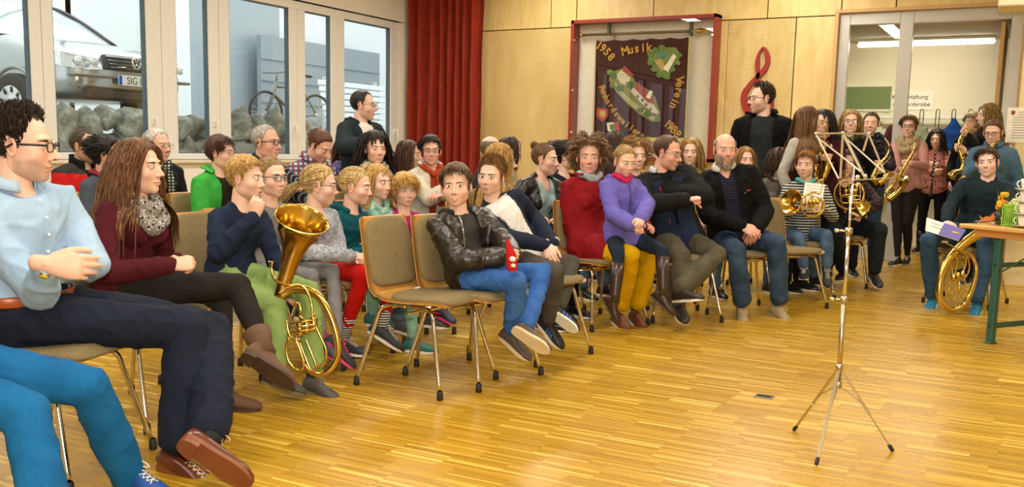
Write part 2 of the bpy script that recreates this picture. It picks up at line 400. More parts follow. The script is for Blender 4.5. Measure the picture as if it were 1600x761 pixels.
def head_grid(key, hi=False):
    k = (key, hi)
    if k in HC: return HC[k]
    kid, fem, jaw, nose, soft = key; n, m_ = (120, 96) if hi else (72, 60)
    t = np.arange(n)/n*2*PI; ph = t-.55*np.sin(t); th = np.linspace(0, PI, m_+2)[1:-1]; th = th+.14*np.sin(2*(th-.2))*0
    TH, PH = np.meshgrid(th, ph, indexing='ij')
    D = np.stack([np.sin(TH)*np.sin(PH), np.sin(TH)*np.cos(PH), np.cos(TH)], -1).reshape(-1, 3)
    D = np.vstack([D, [[0, 0, 1], [0, 0, -1]]]); O = np.array([0, 0, -.01])
    ts = np.linspace(.05, .16, 56); vals = np.stack([head_sdf(O+D*x, kid, fem, jaw, nose, soft) for x in ts], 1)
    ins = vals < 0; last = np.where(ins.any(1), ins.shape[1]-1-np.argmax(ins[:, ::-1], 1), 0)
    lo = ts[last]; hi_ = ts[np.minimum(last+1, len(ts)-1)]
    for _ in range(9):
        mid = (lo+hi_)/2; v = head_sdf(O+D*mid[:, None], kid, fem, jaw, nose, soft) < 0; lo = np.where(v, mid, lo); hi_ = np.where(v, hi_, mid)
    V = O+D*lo[:, None]; N = n*m_
    f = [(i*n+j, (i+1)*n+j, (i+1)*n+(j+1) % n, i*n+(j+1) % n) for i in range(m_-1) for j in range(n)]
    f += [(N, j, (j+1) % n, N) for j in range(n)]; f += [((m_-1)*n+(j+1) % n, (m_-1)*n+j, N+1, N+1) for j in range(n)]
    HC[k] = (V, D, [tuple(dict.fromkeys(q)) for q in f], n, m_, O); return HC[k]
def front_y(x, z, key, y1=.135):
    """where a ray from the front meets the face"""
    x = np.asarray(x, float); z = np.asarray(z, float); lo = np.zeros_like(x); hi = np.full_like(x, y1)
    ys = np.linspace(.14, .0, 71); y = np.full_like(x, 0.03); done = np.zeros(x.shape, bool)
    for a, b in zip(ys[:-1], ys[1:]):
        v = head_sdf(np.stack([x, np.full_like(x, b), z], -1), *key) < 0; new = v & ~done; y = np.where(new, b, y); done |= v
    lo = y; hi = y+.002
    for _ in range(6):
        mid = (lo+hi)/2; v = head_sdf(np.stack([x, mid, z], -1), *key) < 0; lo = np.where(v, mid, lo); hi = np.where(v, hi, mid)
    return lo
def patch(mb, X, Z, key, off, mi, col, hs, back=.0):
    """a small curved grid lying on the face; X,Z are (a,b) arrays"""
    Y = front_y(X, Z, key)+off; a, b = X.shape; V = np.stack([X, Y, Z], -1).reshape(-1, 3)
    f = [(i*b+j, i*b+j+1, (i+1)*b+j+1, (i+1)*b+j) for i in range(a-1) for j in range(b-1)]
    c = col if np.ndim(col) == 1 else np.asarray(col).reshape(-1, 3); mb.add(V, f, mi, c)
SKIN = {'fair': (.74, .47, .35), 'pale': (.80, .55, .43), 'tan': (.60, .36, .25), 'ruddy': (.70, .39, .29), 'olive': (.64, .40, .26)}
IRIS = {'brown': (.06, .03, .015), 'blue': (.09, .17, .28), 'green': (.11, .14, .07), 'grey': (.14, .17, .19)}
def build_head(key, M, hs, sk, opt, hi=False):
    """adds head, ears, eyes, brows and lips to one MB in head-local coordinates, then moves it to M"""
    V, D, Fc, n, m_, O = head_grid(key, hi); c0 = np.array(SKIN[sk]) if isinstance(sk, str) else np.array(sk)
    col = np.tile(c0, (len(V), 1)); x, y, z = V.T; ax = np.abs(x); fr = y > .03
    g = lambda cx, cz, rx, rz: np.exp(-((ax-cx)/rx)**2-((z-cz)/rz)**2)*fr
    blush = .55*g(.040, -.035, .024, .022)+.5*g(0, -.034, .014, .012)
    if opt.get('ruddy'): blush *= opt['ruddy']
    col *= (1-blush[:, None]*np.array([.02, .22, .2]))
    if opt.get('stubble'):
        bc = np.array(opt.get('stubc', (.16, .10, .06))); st = opt['stubble']*np.clip((-z-.035-.030*np.clip((.055-ax)/.05, 0, 1)*(z > -.058)*1+.0)/.018, 0, 1)*(y > -.01)*np.clip((y+.03)/.04, 0, 1)
        lipm = g(0, -.068, .022, .010); st = st*(1-lipm); col = col*(1-st[:, None])+bc*st[:, None]
    mb = MB(); mb.add(V, Fc, 0, col)
    for sx in (-1, 1):   # ears
        e = MB(); a = np.linspace(0, 2*PI, 15)[:-1]
        rim = np.stack([np.full_like(a, 0), np.cos(a)*.0150*(1+.15*np.sin(a)), np.sin(a)*.0285-.001*np.cos(a)], 1)
        e.loft(rim, .0048, None, None, 6, 0, False, c0*np.array([1, .88, .86]), True)
        e.ball((-.002, .003, -.002), (.004, .013, .024), 0, 10, c0*np.array([.95, .8, .78]))
        e.ball((-.001, .001, -.024), (.0055, .0085, .008), 0, 8, c0*np.array([1, .86, .84]))
        tl = Matrix.Translation((sx*.0775, -.004, -.004)) @ Matrix.Rotation(sx*R(-22), 4, 'Z') @ Matrix.Rotation(R(10), 4, 'X')
        e.xf(tl); [mb.add(v, [], 0) for v in ()]
        base = mb.n
        for v, cc in zip(e.v, e.c): mb.v.append(v); mb.c.append(cc)
        mb.f += [tuple(i+base for i in q) for q in e.f]; mb.m += [0]*len(e.f); mb.n += e.n
    go = opt.get('gaze', (0, 0)); op = opt.get('open', 1.0)
    ir = np.array(IRIS[opt.get('iris', 'brown')]); ez = .0035; ex = .0305
    big = 1.12 if key[0] else 1.0
    for sx in (-1, 1):
        A, B = (25, 13) if hi else (17, 9); u = np.linspace(-1, 1, A); w = np.linspace(-1, 1, B); U, Wv = np.meshgrid(u, w, indexing='ij')
        top = .0062*big*op*(1-np.abs(U)**2.2)+.0006; bot = .0042*big*op*(1-np.abs(U)**2.0)+.0004
        X = U*.0145*big; Z = np.where(Wv > 0, Wv*top, Wv*bot)+ez+.0012*U
        dx = X-go[0]*.006*sx; dz = Z-ez-go[1]*.003; rr = np.hypot(dx, dz)
        cw = np.tile(np.array([.80, .77, .73]), (*X.shape, 1)); cw = np.where((rr < .0062*big)[..., None], ir, cw); cw = np.where((rr < .0030)[..., None], (.01, .01, .01), cw)
        if op > .25:
            patch(mb, X*1.0+ex, Z, key, .0010, 1, cw, hs) if sx > 0 else patch(mb, -(X+ex), Z, key, .0010, 1, cw, hs)
        # lash line and lid crease
        uu = np.linspace(-1, 1, 14); tz = (.0062*big*op*(1-np.abs(uu)**2.2)+.0006)*(1 if op > .25 else -.3)+ez+.0012*uu
        Xl = np.tile(uu*.0152*big+ex, (2, 1))*sx; Zl = np.stack([tz-.0002, tz+(.0013 if opt.get('lash', 1) < 1.5 else .0022)])
        patch(mb, Xl, Zl, key, .0016, 0, np.array(opt.get('lashc', (.07, .04, .03))), hs)
        # eyebrow
        bt = opt.get('brow', 1.0); bu = np.linspace(0, 1, 9); bx = (.0135+bu*.033); bz = .0185+.0055*np.sin(bu*PI*.72)-.0035*bu+opt.get('browz', 0)
        bw = .0026*bt*np.sin(np.clip(bu*.85+.15, 0, 1)*PI)**.5+.0004
        patch(mb, np.tile(bx*sx, (3, 1)), np.stack([bz-bw, bz, bz+bw]), key, .0014, 0, np.array(opt.get('browc', (.07, .04, .022))), hs)
    # lips (and teeth when smiling)
    sm = opt.get('smile', 0.0); op_m = opt.get('mouth', 0.0); lc = np.array(opt.get('lipc', c0*np.array([.74, .42, .42])))
    lw = .0235*(1-.12*key[0])*(1+.15*sm); u = np.linspace(-1, 1, 19); up = .0062*(1-u**2)**.7*(1-.22*np.exp(-(u/.16)**2)); lo = .0072*(1-u**2)**.8
    zc = -.0685+.0055*sm*(u**2)
    rows = [zc+op_m*.5*(1-u**2)+up*k for k in (1, .5, .12)]+[zc-op_m*.5*(1-u**2)-lo*k for k in (.1, .55, 1)]
    tcol = np.array([.85, .82, .74]) if op_m else lc*.35
    patch(mb, np.tile(u*lw, (3, 1)), np.stack(rows[:3]), key, .0011, 0, lc, hs)
    patch(mb, np.tile(u*lw, (3, 1)), np.stack(rows[3:]), key, .0011, 0, lc*1.05, hs)
    patch(mb, np.tile(u*lw*.97, (2, 1)), np.stack([rows[2], rows[3]]), key, .0008, 0, tcol, hs)
    for sx in (-1, 1):   # nostrils
        a = np.linspace(0, 2*PI, 9)[:-1]; mb.ball((sx*.0062, .0990+.004*key[3]-.009*key[0]-.002*key[1], -.0415), (.0030, .0034, .0016), 0, 8, c0*.28)
    mb.xf(M @ Matrix.Scale(hs, 4)); return mb
# ---- hair
def cran(p):   # simplified skull for strands
    return smin(s_ell(p, (0, -.014, .034), (.0745, .094, .083)), s_ell(p, (0, .022, -.040), (.056, .062, .074)), .03)
def cran_grad(p):
    e = 1e-3; g = np.stack([cran(p+np.eye(3)[i]*e)-cran(p-np.eye(3)[i]*e) for i in range(3)], -1); return g/(np.linalg.norm(g, axis=-1, keepdims=True)+1e-9)
def hairline(az, kind):
    T = {'norm': [(0, .072), (30, .070), (50, .055), (62, .030), (72, .0), (80, -.012), (86, .026), (104, .028), (112, -.02), (125, -.050), (180, -.068)],
         'high': [(0, .088), (22, .084), (38, .092), (55, .066), (66, .035), (76, .0), (82, -.005), (88, .026), (104, .028), (112, -.02), (125, -.050), (180, -.068)],
         'low': [(0, .058), (30, .058), (50, .045), (62, .020), (72, -.01), (86, -.03), (104, -.04), (125, -.060), (180, -.078)],
         'bald': [(0, .2), (60, .2), (70, .060), (82, .0), (88, .026), (104, .028), (112, -.02), (125, -.050), (180, -.068)]}[kind]
    return np.interp(az, [a for a, b in T], [b for a, b in T])
def strands(P, w, out, flat=.45):
    """P (K,n,3) centre lines, w (K,n) half widths -> verts, faces"""
    K, n, _ = P.shape; T = np.gradient(P, axis=1); T /= np.linalg.norm(T, axis=-1, keepdims=True)+1e-12
    sd = np.cross(T, out); sd /= np.linalg.norm(sd, axis=-1, keepdims=True)+1e-9; nm = np.cross(sd, T)
    V = np.stack([P+sd*w[..., None], P+nm*(w*flat)[..., None], P-sd*w[..., None], P-nm*(w*flat)[..., None]], 2)
    base = (np.arange(K)*n*4)[:, None, None]+(np.arange(n-1)*4)[None, :, None]; j = np.arange(4)[None, None]; j2 = (j+1) % 4
    Fq = np.stack([base+j, base+4+j, base+4+j2, base+j2], -1).reshape(-1, 4)
    return V.reshape(-1, 3), Fq
def make_hair(root, key, M, hs, h, upw, hi=False, cols=(), name='hair'):
    st = h['s']; rng = np.random.default_rng(h.get('seed', abs(hash(st)) % 97 if False else len(st)*7+int(h.get('L', 0)*100)))
    V, D, Fc, n, m_, O = head_grid(key, False); az = np.degrees(np.abs(np.arctan2(V[:, 0], V[:, 1]))); z = V[:, 2]
    line = h.get('line', 'norm'); hl = hairline(az, line); mk = z-hl
    if line == 'bald': mk = np.minimum(mk, h.get('top', .075)-z)
    th = h.get('th', .012); tz = np.clip(mk/.022, 0, 1)**.6; thick = th*tz*(1+.5*np.clip(z/.1, 0, 1)*h.get('topv', 1))*((.40+.60*np.clip((z+.01)/.07, 0, 1)) *(1-(1-h.get('side', 1))*np.clip((.055-z)/.04, 0, 1)) if st in ('short', 'spiky', 'crop') else 1)+.0008
    thick = thick*(1+.12*np.sin(V[:, 0]*170+V[:, 1]*90+h.get('ph', 0))*np.sin(V[:, 1]*120))
    cap = V+D*(thick*(.45 if st in ('pony', 'bun') else .8))[:, None]; okv = mk > -.001
    Fa = [q for q in Fc if all(okv[i] for i in q)]
    Minv = np.linalg.inv(np.array(M)); g = Minv[:3, :3] @ np.array([0, 0, -1.0])
    cand = np.where(mk > (.004 if st not in ('short', 'spiky', 'crop') else .001))[0]; ar = np.clip(np.sin(np.arccos(np.clip(D[cand, 2], -1, 1))), .05, 1); ar = ar*(1-.55*np.cos(np.arctan2(D[cand, 0], D[cand, 1])))
    K = int(h.get('K', {'short': 1150, 'spiky': 1100, 'crop': 700, 'long': 260, 'pony': 200, 'bun': 200, 'curly': 420, 'bob': 260}.get(st, 300))*(1.5 if hi else 1))
    rs = rng.choice(cand, K, p=ar/ar.sum()); jit = rng.normal(0, .003, (K, 3)); P0 = V[rs]+D[rs]*thick[rs][:, None]*.5+jit*.5; D0 = D[rs]
    n_ = 6; L = h.get('L', .035); wd = h.get('w', .0030 if h['s'] in ('short', 'spiky', 'crop', 'thin') else .0040); X = P0[:, 0]; part = h.get('part', 0.0)
    def sim(P0, v0, L, n_, target, blend, offr, grav=0.0, wob=0.0, osc=1.0):
        P = [P0]; v = v0.copy(); off = rng.uniform(*offr, len(P0))*osc; Ls = np.broadcast_to(L, (len(P0),))*rng.uniform(.85, 1.1, len(P0)); dl = Ls/(n_-1)
        for i in range(n_-1):
            p = P[-1]; tg = target(p, i); v = v*(1-blend)+tg*blend+g*grav+rng.normal(0, wob, p.shape) if wob else v*(1-blend)+tg*blend+g*grav
            v = v/(np.linalg.norm(v, axis=-1, keepdims=True)+1e-9); p = p+v*dl[:, None]
            for _ in range(2):
                d = cran(p); gr = cran_grad(p); p = p+gr*np.clip(off-d, 0, None)[:, None]
            for c, r in cols:
                q = p-c; dist = np.linalg.norm(q/r, axis=-1); p = np.where((dist < 1)[:, None], c+q/np.maximum(dist, .05)[:, None], p)
            P.append(p)
        return np.stack(P, 1)
    Ps = []; Ws = []
    taper = lambda n_, w0, K: np.tile(w0*np.array([.7]+[1]*(n_-3)+[.8, .12])[:n_], (K, 1)) if n_ > 3 else np.tile(np.linspace(1, .1, n_)*w0, (K, 1))
    if st in ('short', 'spiky', 'crop'):
        fl = {'fringe': lambda p: np.stack([p[:, 0]*2, .5+0*p[:, 0], -.35+0*p[:, 0]], 1), 'back': lambda p: np.stack([p[:, 0]*2, -.6+0*p[:, 0], -.1+0*p[:, 0]], 1),
              'side': lambda p: np.stack([.6+0*p[:, 0], .25+0*p[:, 0], -.3+0*p[:, 0]], 1), 'up': lambda p: np.stack([p[:, 0]*2, .25+0*p[:, 0], .7+0*p[:, 0]], 1)}[h.get('flow', 'fringe')]
        dn = D0.copy(); low = np.clip((.045-P0[:, 2])/.04, 0, 1)[:, None]
        base = fl(P0)*(1-low)+low*np.stack([D0[:, 0]*.2, -.35+0*X, -.9+0*X], 1)
        v0 = D0*(.85 if st == 'spiky' else .12)+base*(.5 if st == 'spiky' else 1.0)+rng.normal(0, .10, (K, 3)); Ls = L*(1-.62*low[:, 0])*(1-(1-h.get('side', 1))*low[:, 0])*(1+(.5 if st == 'spiky' else 0)*np.clip(P0[:, 2]/.1, 0, 1)*(P0[:, 1] > .0))
        P = sim(P0, v0, Ls, n_, lambda p, i: base, .12 if st == 'spiky' else .22, (.003, th*1.05), 0.0, .02, (1-.6*low[:, 0])*(1-(1-h.get('side', 1))*low[:, 0])); Ps.append(P); Ws.append(taper(n_, wd, K))
    elif st in ('long', 'bob'):
        n_ = 18 if L > .25 else 12; sx = np.sign(X-part)+.001
        front = np.clip(P0[:, 1]/.08, 0, 1)
        out0 = np.stack([sx*.9, -.15-.25*front*h.get('sweep', 1), -.25+0*X], 1)
        def tg(p, i): return np.stack([np.sign(p[:, 0])*.16*h.get('flare', 1)+0*p[:, 0], -.12*h.get('backf', 1)+0*p[:, 0], 0*p[:, 0]], 1)+g*1.0+(rng.normal(0, h.get('wave', .08), p.shape))
        P = sim(P0, out0+D0*.15, L-.0*X, n_, tg, .36, (.005, th*1.9), .12); 
        if h.get('fr'):   # a fringe across the brow
            fk = (P0[:, 1] > .045) & (np.abs(X) < .05); P[fk] = sim(P0[fk], np.stack([X[fk]*3, .6+0*X[fk], -.2+0*X[fk]], 1), .055, n_, lambda p, i: g+np.stack([p[:, 0]*2, .1+0*p[:, 0], 0*p[:, 0]], 1), .4, (.004, .010), 0)
        Ps.append(P); Ws.append(taper(n_, wd*1.35, K))
    elif st in ('pony', 'bun'):
        tie = np.array(h.get('tie', (0, -.108, .035))); n_ = 12
        dist = np.linalg.norm(P0-tie, axis=1)
        P = sim(P0, (tie-P0)/dist[:, None]+D0*.1, dist*1.12, n_, lambda p, i: (tie-p)/(np.linalg.norm(tie-p, axis=1, keepdims=True)+1e-3), .8, (.003, th*.9)); Ps.append(P); Ws.append(taper(n_, wd*1.1, K))
        if st == 'pony':
            K2 = 70; a = rng.normal(0, .007, (K2, 3)); T0 = tie+a; back = unit(tie*np.array([1, 1, .3])); n2 = 16; sd = np.array(h.get('taildir', (0, 0, 0)))
            P2 = sim(T0, np.tile(back, (K2, 1))+a*30, h.get('tail', .25), n2, lambda p, i: g+sd+rng.normal(0, .10, p.shape)+(back*.25 if i < 4 else 0), .42, (.012, .03)); Ps.append(P2); Ws.append(taper(n2, wd*1.25, K2))
        else:
            K2 = 60; r = h.get('bunr', .030); c = tie+unit(tie)*r*.7; t = np.linspace(0, 2.2*PI, 14); PB = []
            for k in range(K2):
                q = rng.normal(0, 1, 3); q = unit(q); e1 = unit(np.cross(q, rng.normal(0, 1, 3))); e2 = np.cross(q, e1); rr = r*rng.uniform(.55, 1.0); PB.append(c+(e1*np.cos(t)[:, None]+e2*np.sin(t)[:, None])*rr+q*r*.3*rng.uniform(-1, 1))
            Ps.append(np.array(PB)); Ws.append(taper(14, wd*1.3, K2))
    elif st == 'curly':
        n_ = 14; v0 = D0*.9+np.stack([np.sign(X)*.3, -.1+0*X, .0+0*X], 1)
        P = sim(P0, v0, L, n_, lambda p, i: g*.75+D0*.25, .16, (.006, th*2.2)); ph = rng.uniform(0, 6, K); t = np.arange(n_)
        rad = .008*np.minimum(t/3, 1); e1 = unit(np.cross(D0, [0, 0, 1.0])+1e-6*0); e1 = np.cross(D0, np.array([0, 0, 1.0])); e1 /= np.linalg.norm(e1, axis=1, keepdims=True)+1e-6; e2 = np.cross(D0, e1)
        P = P+e1[:, None]*(rad*np.cos(t*1.25+ph[:, None]))[..., None]+e2[:, None]*(rad*np.sin(t*1.25+ph[:, None]))[..., None]; Ps.append(P); Ws.append(taper(n_, wd*1.1, K))
    elif st == 'thin':
        P = sim(P0, D0*.2+np.stack([0*X, -.5+0*X, -.5+0*X], 1), L, n_, lambda p, i: np.stack([0*p[:, 0], -.4+0*p[:, 0], -.8+0*p[:, 0]], 1), .3, (.002, th)); Ps.append(P); Ws.append(taper(n_, wd, K))
    if h.get('beard'):
        V2 = V; bm = (V[:, 2] < -.030-.035*np.clip((.05-np.abs(V[:, 0]))/.05, 0, 1)*(V[:, 2] > -.055)) & (V[:, 1] > -.02+.0) & ~((np.abs(V[:, 0]) < .021) & (np.abs(V[:, 2]+.068) < .010) & (V[:, 1] > .05)) & (V[:, 2] > -.125)
        mus = (np.abs(V[:, 0]) < .026) & (V[:, 2] < -.046) & (V[:, 2] > -.058) & (V[:, 1] > .06); bm |= mus
        c2 = np.where(bm)[0]; K3 = 420; rb = rng.choice(c2, K3); PB = V[rb]; Lb = np.where(V[rb][:, 2] < -.085, h['beard'], h['beard']*.55)
        P3 = sim(PB, D[rb]*.5+np.array([0, .1, -.8]), Lb, 5, lambda p, i: np.array([0, .12, -1.0])+0*p, .4, (.002, .010)); Pb = P3; bW = taper(5, .0030, K3)
    allv = [cap]; allf = [np.array([q if len(q) == 4 else (*q, q[-1]) for q in Fa])] if Fa else []
    nv = len(cap)
    for P, w in zip(Ps, Ws):
        out = np.stack([cran_grad(P[:, i]) for i in range(P.shape[1])], 1); v, f = strands(P, w, out); allv.append(v); allf.append(f+nv); nv += len(v)
    Vw = np.vstack(allv)*hs; Ma = np.array(M); Vw = (Ma[:3, :3] @ Vw.T).T+Ma[:3, 3]
    o = fast_build_poly(name, Vw, np.vstack(allf), hair_mat(h['c'], h.get('c2')), root)
    if h.get('beard'):
        out = np.stack([cran_grad(Pb[:, i]) for i in range(Pb.shape[1])], 1); v, f = strands(Pb, bW, out); v = (Ma[:3, :3] @ (v*hs).T).T+Ma[:3, 3]
        fast_build('beard', v, f, hair_mat(h.get('bc', h['c'])), root)
    return o
def fast_build_poly(name, V, F4, mat, root):
    tri = F4[:, 2] == F4[:, 3]
    if tri.any():
        F = [tuple(int(i) for i in (q[:3] if t else q)) for q, t in zip(F4, tri)]
        off = np.array(ROOTS.get(root.name, (0, 0, 0))); used = np.unique(F4); mp = -np.ones(len(V), int); mp[used] = np.arange(len(used)); V = V[used]
        me = bpy.data.meshes.new(name); me.from_pydata((V-off).tolist(), [], [tuple(int(mp[i]) for i in q) for q in F]); me.polygons.foreach_set('use_smooth', [True]*len(F)); me.materials.append(mat)
        o = bpy.data.objects.new(name, me); COL.objects.link(o); o.parent = root; ROOTS[o.name] = tuple(off); return o
    return fast_build(name, V, F4, mat, root)
# ---- hands: local y = towards the fingers, z = back of the hand, x = thumb side of a right hand seen from the back... mirrored for the left
HT = {}
def hand_template(kind):
    if kind in HT: return HT[kind]
    curl = {'relaxed': (18, 30, 18), 'grip': (48, 68, 40), 'flat': (4, 8, 6), 'fist': (75, 88, 55), 'point': (50, 70, 40)}[kind]; th = {'relaxed': 18, 'grip': 40, 'flat': 5, 'fist': 55, 'point': 30}[kind]
    mb = MB(); mb.capsule([(0, -.03, 0), (0, 0, 0), (0.002, .035, 0), (.001, .07, -.001), (0, .088, -.002)], [.024, .025, .034, .039, .038], [.019, .018, .015, .0135, .011], (1, 0, 0), 12)
    for i, (x, y, l, r) in enumerate([(-.030, .090, .070, .0088), (-.010, .094, .078, .0090), (.011, .091, .072, .0086), (.030, .083, .056, .0076)]):
        a = 0.0; p = np.array([x, y-.012, -.002]); pts = [p-np.array([0, .02, 0]), p]; spl = -x*1.2
        for k, (c, fr) in enumerate(zip(curl, (.45, .31, .24))):
            cc = c*(.35 if (kind == 'point' and i == 0) else 1)*(1+.06*i)
            a += R(cc); p = p+np.array([-spl*.4, math.cos(a), -math.sin(a)])*l*fr; pts.append(p)
        mb.capsule(smooth_path(pts, 3), np.interp(np.linspace(0, 1, (len(pts)-1)*3+1), [0, .3, 1], [r*1.05, r*1.05, r*.78]), None, (1, 0, 0), 8)
    p = np.array([-.024, .018, -.004]); pts = [p]; a = R(38-th*.5); e = R(th*.6)
    for l in (.042, .032, .027):
        p = p+np.array([-math.sin(a)*math.cos(e), math.cos(a)*math.cos(e), -math.sin(e)])*l; pts.append(p); a -= R(16); e += R(10)
    mb.capsule(smooth_path(pts, 3), np.linspace(.0125, .0085, 10), None, None, 8)
    V, N, F = remesh(mb, .0042, 2, .4); HT[kind] = (V, F); return HT[kind]
def place_hand(mb, kind, w, d, back, side, s, col):
    """w wrist point, d finger direction, back = direction the back of the hand faces; side +1 right hand"""
    V, F = hand_template(kind); y = unit(d); z = unit(np.asarray(back, float)-y*(np.asarray(back, float)@y)); x = np.cross(y, z)
    v = V.copy(); 
    if side < 0: v[:, 0] *= -1
    M = basis(x, y, z, w); v = (M[:3, :3] @ (v*s).T).T+M[:3, 3]; f = F if side > 0 else F[:, ::-1]
    c = np.tile(col, (len(v), 1)); tip = np.clip((V[:, 1]-.09)/.05, 0, 1)[:, None]; c = c*(1-tip*np.array([0, .10, .10])); mb.add(v, [tuple(int(i) for i in q) for q in f], 0, c)
def ik(a, b, l1, l2, hint):
    a, b = np.asarray(a), np.asarray(b); d = b-a; L = np.linalg.norm(d); u = d/(L+1e-9); Lc = min(L, (l1+l2)*.998); x = (l1*l1-l2*l2+Lc*Lc)/(2*Lc); h = math.sqrt(max(l1*l1-x*x, 0)); q = np.asarray(hint, float); q = unit(q-u*(q@u))
    return a+u*x*(L/Lc)+q*h
def noise3(p, f, seed=0):
    q = p*f; s = seed*1.7; return (np.sin(q[:, 0]+1.7*np.sin(q[:, 1]*.9+s)+s)+np.sin(q[:, 1]*1.13+1.9*np.sin(q[:, 2]*.8+2*s)+.5)+np.sin(q[:, 2]*1.07+1.6*np.sin(q[:, 0]*1.1+s)+1.1))/3
def folds(V, N, amp, seed, f=38):
    W_ = V+.02*np.stack([noise3(V, f*.3, seed+5), noise3(V, f*.3, seed+6), 1.5*noise3(V, f*.3, seed+7)], 1); r = (1-np.abs(noise3(W_, f, seed)))**3-.35+.5*noise3(V, f*.45, seed+3); return V+N*(r*amp*1.35)[:, None]
def seg_d(p, a, b):
    ba = b-a; t = np.clip(((p-a)@ba)/(ba@ba), 0, 1); return np.linalg.norm(p-a-t[:, None]*ba, axis=1), t
REPORT = []
def solve(spec, parent=None, L=None):
    if spec is None: return None
    if isinstance(spec, np.ndarray): return spec
    if spec[0] == 'w': return np.array(spec[1:], float)
    px, py, m = spec[:3]
    if m == 'z': return onz(px, py, spec[3])
    if m == 'd': return at(px, py, spec[3])
    if m in ('n', 'f'):
        r = ray(px, py); k = spec[3] if len(spec) > 3 else 1.0; A = r@r; q = CAMP-parent; B = q@r; Cc = q@q-(L*k)**2; disc = B*B-A*Cc
        if disc <= 0: return CAMP+r*(-B/A)
        return CAMP+r*((-B-math.sqrt(disc))/A if m == 'n' else (-B+math.sqrt(disc))/A)
    return at(px, py, m)   # third number is the depth
def person(label, head, psi=0, yaw=None, pitch=0, roll=0, s=1.0, hs=None, kid=0, fem=0, jaw=1.0, nose=1.0, soft=0, pose='sit', pel=None, lean=.06, pz=None, shyaw=None, arms=None, legs=None, top=None, bot=None, shoe=None, hair=None, glasses=None, skin='fair', face=None, girth=1.0, belly=0, over=None, inner=None, extras=None, group=None, vox=None, hi=False, fold=.004, neck=None, shw=1.0, category='person', hat=None, footz=0.0):
    yaw = psi if yaw is None else yaw; hs = hs or (s if not kid else .93*max(s, .86)); face = dict(face or {}); arms = arms or {}; legs = legs or {}
    vox = vox or (.009 if head[2] < 6.2 else .012)
    dirv = lambda a: np.array([math.cos(R(a)), math.sin(R(a)), 0.0]); f = dirv(psi); up = np.array([0, 0, 1.0]); r = np.cross(f, up)
    hf = dirv(yaw); hr = np.cross(hf, up); p_ = R(pitch); hf2 = hf*math.cos(p_)+up*math.sin(p_); hu = np.cross(hr, hf2); ro = R(roll); hr2 = hr*math.cos(ro)-hu*math.sin(ro); hu2 = np.cross(hr2, hf2)
    H = at(*head); M = Matrix(basis(hr2, hf2, hu2, H).tolist())
    nk = solve(neck) if neck is not None else H-hu2*(.130 if not (fem or kid) else .138)*hs-hf2*.026*hs-up*.004*s
    if pel is not None: pv = solve(pel)
    elif pose == 'sit':
        z = (.545 if not kid else .445+.085*s) if pz is None else pz; pv = nk-f*lean; pv = np.array([pv[0], pv[1], z])
    else: pv = nk-f*lean*.3; pv = np.array([pv[0], pv[1], nk[2]*.635 if pz is None else pz])
    sf = dirv(shyaw) if shyaw is not None else f; sp = unit(nk-pv); sr = np.cross(sf, sp); sr = unit(sr); sf = np.cross(sp, sr)
    J = {'pel': pv, 'neck': nk}
    LA1, LA2, LL1, LL2 = .285*s, .255*s, .43*s, .42*s
    for sd, sg in (('R', 1), ('L', -1)):
        sh = nk+sr*sg*(.166 if not kid else .158)*s*shw*(.93 if fem else 1)*girth**.5-sp*.066*s; J['s'+sd] = sh
        A = arms.get(sd, {}); hp = pv+r*sg*.092*s; J['h'+sd] = hp
        w = A.get('w'); e = A.get('e')
        if e is not None:
            e = solve(e, sh, LA1); w = solve(w, e, LA2) if w is not None else e+(f*.7+sp*-.2)*LA2
        else:
            if w is None: w = (pv+f*.30*s+r*sg*.045*s+up*.105*s) if pose == 'sit' else (sh-up*(LA1+LA2)*.93+r*sg*.05*s+f*.04)
            else: w = solve(w, sh, (LA1+LA2)*.8)
            e = ik(sh, w, LA1, LA2, A.get('hint', tuple(-sf*.5+sr*sg*.5-up*.7)))
        J['e'+sd], J['w'+sd] = e, w
        G = legs.get(sd, {}); k = G.get('k'); a = G.get('a')
        if k is not None:
            k = solve(k, hp, LL1); a = solve(a, k, LL2) if a is not None else np.array([k[0]+f[0]*.02, k[1]+f[1]*.02, .085*s+footz])
        else:
            if a is not None: a = solve(a, hp, LL1); k = ik(hp, a, LL1, LL2, tuple(f+up*.6))
            elif pose == 'sit':
                k = hp+f*LL1*.97+r*sg*.05*s; k[2] = max(pv[2]-.02, .46*s) if not kid else pv[2]; a = k+f*.03-up*(k[2]-.085*s-footz) if not kid or k[2] <= LL2+.1 else k-up*LL2+f*.03
            else:
                a = np.array([hp[0], hp[1], .085*s+footz])+r*sg*.02*s-f*.02; k = (hp+a)/2+f*.02
        J['k'+sd], J['a'+sd] = k, a
    REPORT.append((label[:34], 'torso %.2f thigh %.2f %.2f shin %.2f %.2f uarm %.2f %.2f farm %.2f %.2f s%.2f' % (np.linalg.norm(nk-pv)/s, *[np.linalg.norm(J[a+x]-J[b+x])/s for a, b in (('h', 'k'), ('k', 'a'), ('s', 'e'), ('e', 'w')) for x in 'RL'], s)))
    root = thing('person', (pv[0], pv[1], 0), label, category, group)
    # ---------- torso sections
    g = girth; T = nk-pv; sl = np.array([-.05*s/np.linalg.norm(T), .02, .16, .34, .52, .70, .84, .93, .985, 1.01])
    bend = np.array([0, 0, -.012, -.02, -.016, -.006, 0, 0, 0, .01])*s*(1.0 if pose == 'sit' else .3)
    fw_ = np.array([f*(1-t)+sf*t for t in np.clip(sl, 0, 1)]); sd_ = np.array([unit(r*(1-t)+sr*t) for t in np.clip(sl, 0, 1)])
    CP = pv+T*sl[:, None]+fw_*bend[:, None]
